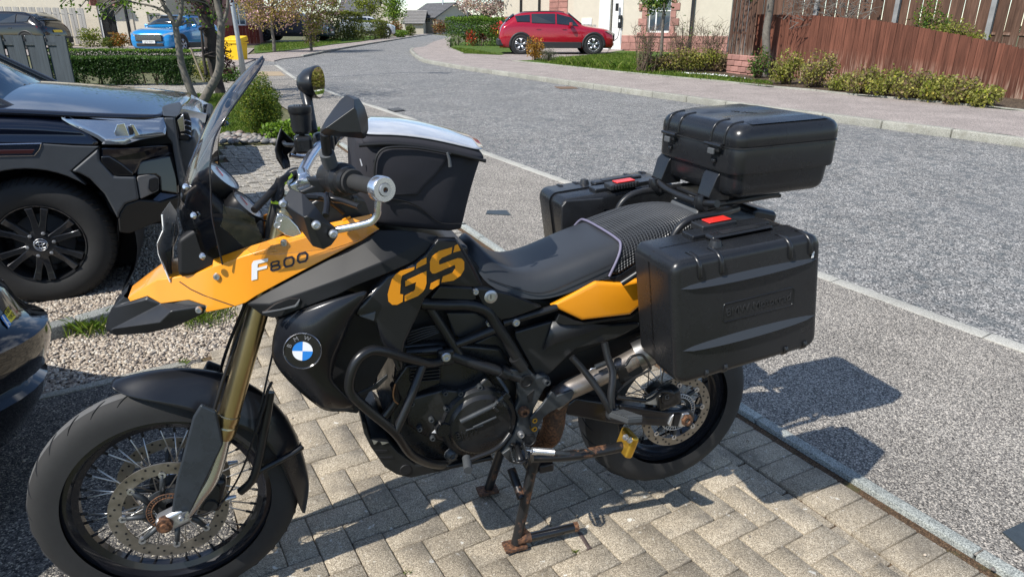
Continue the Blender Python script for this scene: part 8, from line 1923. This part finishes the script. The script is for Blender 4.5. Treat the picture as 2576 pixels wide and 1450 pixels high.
for (x, y, Y, rx, rz, m, lab, cat) in ((996, 84, 62, .62, .66, LBn, 'rounded brown clipped bush left of the green ball bush', 'bush'), (1033, 84, 64, .48, .50, LT, 'round green ball bush at the far road edge', 'bush'), (1010, 92, 58, .62, .32, LB, 'low bright green cushion shrub in front of the brown bush', 'shrub'), (1109, 82, 78, 1.0, .75, LBn, 'wide copper brown bush at the bend of the road', 'bush'), (960, 97, 53, .5, .75, LY, 'yellow green upright bush near the pale car', 'bush'),
                                        (232, 122, 35, .62, .48, LY, 'large yellow green bush in front of the cream house wall', 'bush'), (276, 123, 34.5, .38, .24, LT, 'small green bush left of the orange tinted one by the cream house', 'bush'), (306, 123, 34.5, .48, .36, LO, 'orange tinted bush beside the blue car', 'bush'), (166, 122, 29, .3, .28, LT, 'small round bush at the foot of the pale fence', 'bush')):
    b = AT(x, y, Y); b.z = T(Y); shrub('garden_bush', lab, b, [((b.x, b.y, b.z+rz*.98), (rx, rx*.8, rz))], int(900+900*rx*rz), .05+.0011*Y, m, 'garden bushes', 6, cat, m2=LG if m is not LG else LY, frac=.2)
b = G(1345, 152, .1); shrub('bronze_shrub', 'orange leaved shrub at the corner of the red car drive', b, [((b.x, b.y, b.z+.42), (.33, .3, .34)), ((b.x+.1, b.y, b.z+.2), (.26, .2, .22))], 1300, .06, LO, None, 7, m2=leafmat('golden leaf', (.38, .22, .03)), frac=.5)
b = G(1380, 156, .1); shrub('lavender_bush', 'grey green lavender bush beside the orange shrub', b, [((b.x, b.y, b.z+.22), (.30, .25, .24))], 1100, .05, LH, None, 14, asp=.25)
# bare twiggy and variegated shrubs of the right-hand border
def twiggy(lab, x, y, w_, h_, n=60):
    b = G(x, y, .1); root = empty('bare_shrub', b, lab, 'shrub', 'border shrubs'); bm = bmesh.new()
    for k in range(n):
        p = b+Vector((random.uniform(-.3, .3)*w_, random.uniform(-.2, .2), 0)); q = b+Vector((random.uniform(-.55, .55)*w_, random.uniform(-.3, .3), h_*random.uniform(.55, 1.0))); m_ = p.lerp(q, .55)+Vector((random.uniform(-.12, .12), random.uniform(-.1, .1), .05)); wtube(bm, [p, m_, q], [.010, .006, .002], 4)
        for j in range(5): e = m_.lerp(q, random.random()); wtube(bm, [e, e+Vector((random.uniform(-.18, .18), random.uniform(-.1, .1), random.uniform(.03, .2)))], [.005, .002], 4)
    bpart('twigs', bm, M_twig, root, False); P = cloud([((b.x, b.y, b.z+h_*.35), (w_*.45, .3, h_*.35))], int(n*5)); V, Fq = leaves(P, .055); npart('foliage', V, Fq, LDry, root)['kind'] = 'stuff'
    P = cloud([((b.x, b.y, b.z+h_*.55), (w_*.45, .3, h_*.45))], int(n*3)); V, Fq = leaves(P, .05); npart('new_leaves', V, Fq, LG, root)['kind'] = 'stuff'
twiggy('bare twiggy shrub in front of the stone trimmed window, left of the slim tree', 1622, 183, .75, 1.25, 48); twiggy('bare twiggy shrub between the slim tree and the downpipe', 1712, 178, .95, 1.4, 50); twiggy('bare twiggy shrub at the right end of the garage house wall', 1790, 180, .75, 1.3, 40)
VS = [(1700, 190, .75, .42, 'yellow variegated shrub, low and wide, under the downpipe of the garage house'), (1765, 190, .6, .42, 'variegated yellow shrub left of the tall fence panel'), (1820, 190, .45, .35, 'dull brownish variegated shrub in front of the low stone wall'), (1650, 190, .5, .3, 'dry brown leaved shrub round the slim tree foot'),
      (1906, 206, .28, .48, 'upright green shrub between the low stone wall and the silver trunk'), (1975, 222, .42, .48, 'first big yellow shrub right of the silver trunk, against the brown fence'), (2055, 230, .42, .5, 'second yellow shrub with a greener right side against the brown fence'), (2110, 238, .25, .24, 'small low gap-filling shrub between the two groups of yellow shrubs'),
      (2165, 246, .36, .36, 'yellow shrub starting the longer right hand group along the fence'), (2225, 252, .38, .36, 'bushy yellow shrub in the middle of the long group, with brown stems'), (2290, 258, .38, .35, 'pale cream leaved shrub in the long group by the fence'), (2350, 264, .36, .33, 'yellow shrub with cream patches towards the right of the long group'), (2410, 270, .36, .32, 'bright yellow topped shrub near the right end of the fence'), (2470, 276, .30, .24, 'last low yellow shrub at the right end of the group')]
for i, (x, y, rx, rz, lab) in enumerate(VS):
    b = G(x, y-8, .1); j = random.uniform(-.06, .06)
    shrub('border_shrub', lab, b, [((b.x, b.y, b.z+rz*.7), (rx, .3, rz*.72)), ((b.x+rx*.4, b.y, b.z+rz*.95), (rx*.45, .25, rz*.45)), ((b.x-rx*.45, b.y-.05, b.z+rz*.5), (rx*.5, .25, rz*.5))], int(1500*rx/.4), .05, LDry if 'dry' in lab or 'dull' in lab else LV if 'green shrub' not in lab else LG, 'border shrubs', 22, m2=LY if i % 2 else LDry, frac=.3, asp=.7)
for (x, y, Y, rx, rz, m, lab) in ((2330, 55, 15.7, .35, .55, LG, 'green climbing shrub rising over the brown fence top'), (2395, 80, 15.0, .5, .26, LV, 'yellow shrub spilling along the top of the brown fence')):
    b = AT(x, y, Y); shrub('fence_top_shrub', lab, b, [((b.x, b.y, b.z), (rx, .3, rz)), ((b.x+.3, b.y-.2, b.z-.12), (rx*.7, .25, rz*.6))], 1300, .055, m, None, 10, m2=LY, frac=.3)
root = empty('bare_climber', AT(2090, 45, 16.8), 'tangle of bare grey twigs above the brown fence', 'climber'); bm = bmesh.new()
for k in range(150):
    a = AT(random.uniform(1970, 2190), random.uniform(-20, 60), random.uniform(16.4, 17.4)); wtube(bm, [a, a+Vector((random.uniform(-.2, .2), 0, random.uniform(-.15, .2))), a+Vector((random.uniform(-.4, .4), random.uniform(-.1, .1), random.uniform(-.2, .35)))], [.012, .008, .003], 4)
bpart('twigs', bm, mat('grey twig', (.16, .14, .12), .9), root, False)
bank = sheet('planting_bed', [bk[8], bk[9], bk[10], bk[11], bk[12], bk[13], bk[14]+Vector((.5, 0, 0)), fe, fb, fa, AT(1830, 180, 19.5), AT(1600, 170, 22)], .12, M_soil)
daisy = scatter([G(1690, 190, .1), G(1850, 203, .1), G(1945, 216, .1), G(1930, 210, .1), G(1800, 196, .1)], 3500); blades('verge_grass', daisy, .06, .012, M_blade, .12, .5)
dz_ = scatter([G(1700, 190, .1), G(1840, 202, .1), G(1900, 210, .1), G(1800, 194, .1)], 160); V, Fq = leaves(np.c_[dz_, Tn(dz_[:, 1])+.18], .035, .9); npmesh('daisies', V, Fq, mat('daisy petal', (.8, .8, .76), .6))['kind'] = 'stuff'
dv_ = scatter([G(1400, 164, .1), G(1600, 182, .1), G(1640, 186, .1), G(1600, 178, .1), G(1420, 158, .1)], 900); blades('spring_bulbs', dv_, .2, .014, MATS['grass blade'], .11, .5)
sheet('far_left_footpath', gp([(600, 168), (640, 152), (690, 155), (709, 150), (764, 144), (861, 124), (936, 111), (1004, 100), (1089, 87), (1066, 86), (980, 95), (905, 107), (840, 114), (760, 126), (690, 134), (620, 140), (560, 150), (560, 168)]), .035, M_pathfar, thick=.08)
blocks('street_kerb', gp([(764, 144), (861, 124), (936, 111), (1004, 100), (1089, 87)]), .915, .12, .1, .075, M_conc, 'kerb_block', side=-1, bev=.01)
sheet('left_verge', gp([(640, 137), (690, 133), (760, 125), (840, 113), (905, 106), (980, 94), (965, 90), (820, 100), (700, 112), (640, 118)]), .045, M_lawn)
vg = scatter(gp([(650, 132), (700, 131), (780, 122), (860, 109), (850, 103), (700, 112), (650, 118)]), 6000); blades('verge_blades', vg, .07, .025, M_blade, .06, .5)
sheet('house_forecourt', gp([(0, 140), (480, 140), (560, 150), (620, 139), (640, 122), (560, 118), (0, 112)]), .01, M_pathfar)
# ---- street ironwork
def cover(nm, lab, pts, m, bars=0):
    P = [G(*p) for p in pts]; bm = bmesh.new(); a = [bm.verts.new(p+Vector((0, 0, .011))) for p in P]; b = [bm.verts.new(p+Vector((0, 0, -.03))) for p in P]; bm.faces.new(a)
    for i in range(len(P)): bm.faces.new((a[i], b[i], b[(i+1) % len(P)], a[(i+1) % len(P)]))
    bmesh.ops.recalc_face_normals(bm, faces=bm.faces[:]); o = bmobj(nm, bm, m, None); tag(o, lab, 'cover')
    for k in range(bars):
        f = (k+.7)/(bars+.4); q0, q1 = P[0].lerp(P[1], f), P[3].lerp(P[2], f); bb3 = bmesh.new(); up_ = Vector((0, 0, .014)); tubebm([q0.lerp(q1, .08)+up_, q0.lerp(q1, .92)+up_], .012, 4, True, bb3); c_ = bmobj('grate_bar', bb3, mat('worn iron', (.16, .16, .16), .5, metal=.5), None); c_.parent = o
    return o
M_iron = mat('cast iron cover', (.06, .075, .085), .5, metal=.4, var=.25, vs=25, bump=.4, bs=120)
cover('water_cover', 'small blue grey iron cover set in the footpath behind the tank bag', [(1222, 540), (1226, 532), (1274, 531), (1285, 543), (1235, 547)][0:4], M_iron)
cover('manhole_cover', 'dark blue iron manhole cover at the bottom right corner', [(2520, 1342), (2600, 1305), (2700, 1360), (2600, 1412)], M_iron)
cover('road_drain', 'slatted road drain at the kerb beyond the mirror', [(975, 276), (1003, 272), (1020, 279), (990, 283)], K_dark, 5)
cover('tactile_plate', 'tan tactile crossing plate on the footpath by the junction', [(646, 181), (705, 181), (718, 191), (650, 192)], mat('tan tactile paving', (.33, .25, .16), .9, var=.2, vs=20))
cover('gully_cover', 'rust brown gully cover at the foot of the far kerb', [(1395, 219), (1440, 219), (1455, 223), (1410, 224)], mat('rusty cover', (.16, .1, .06), .8))
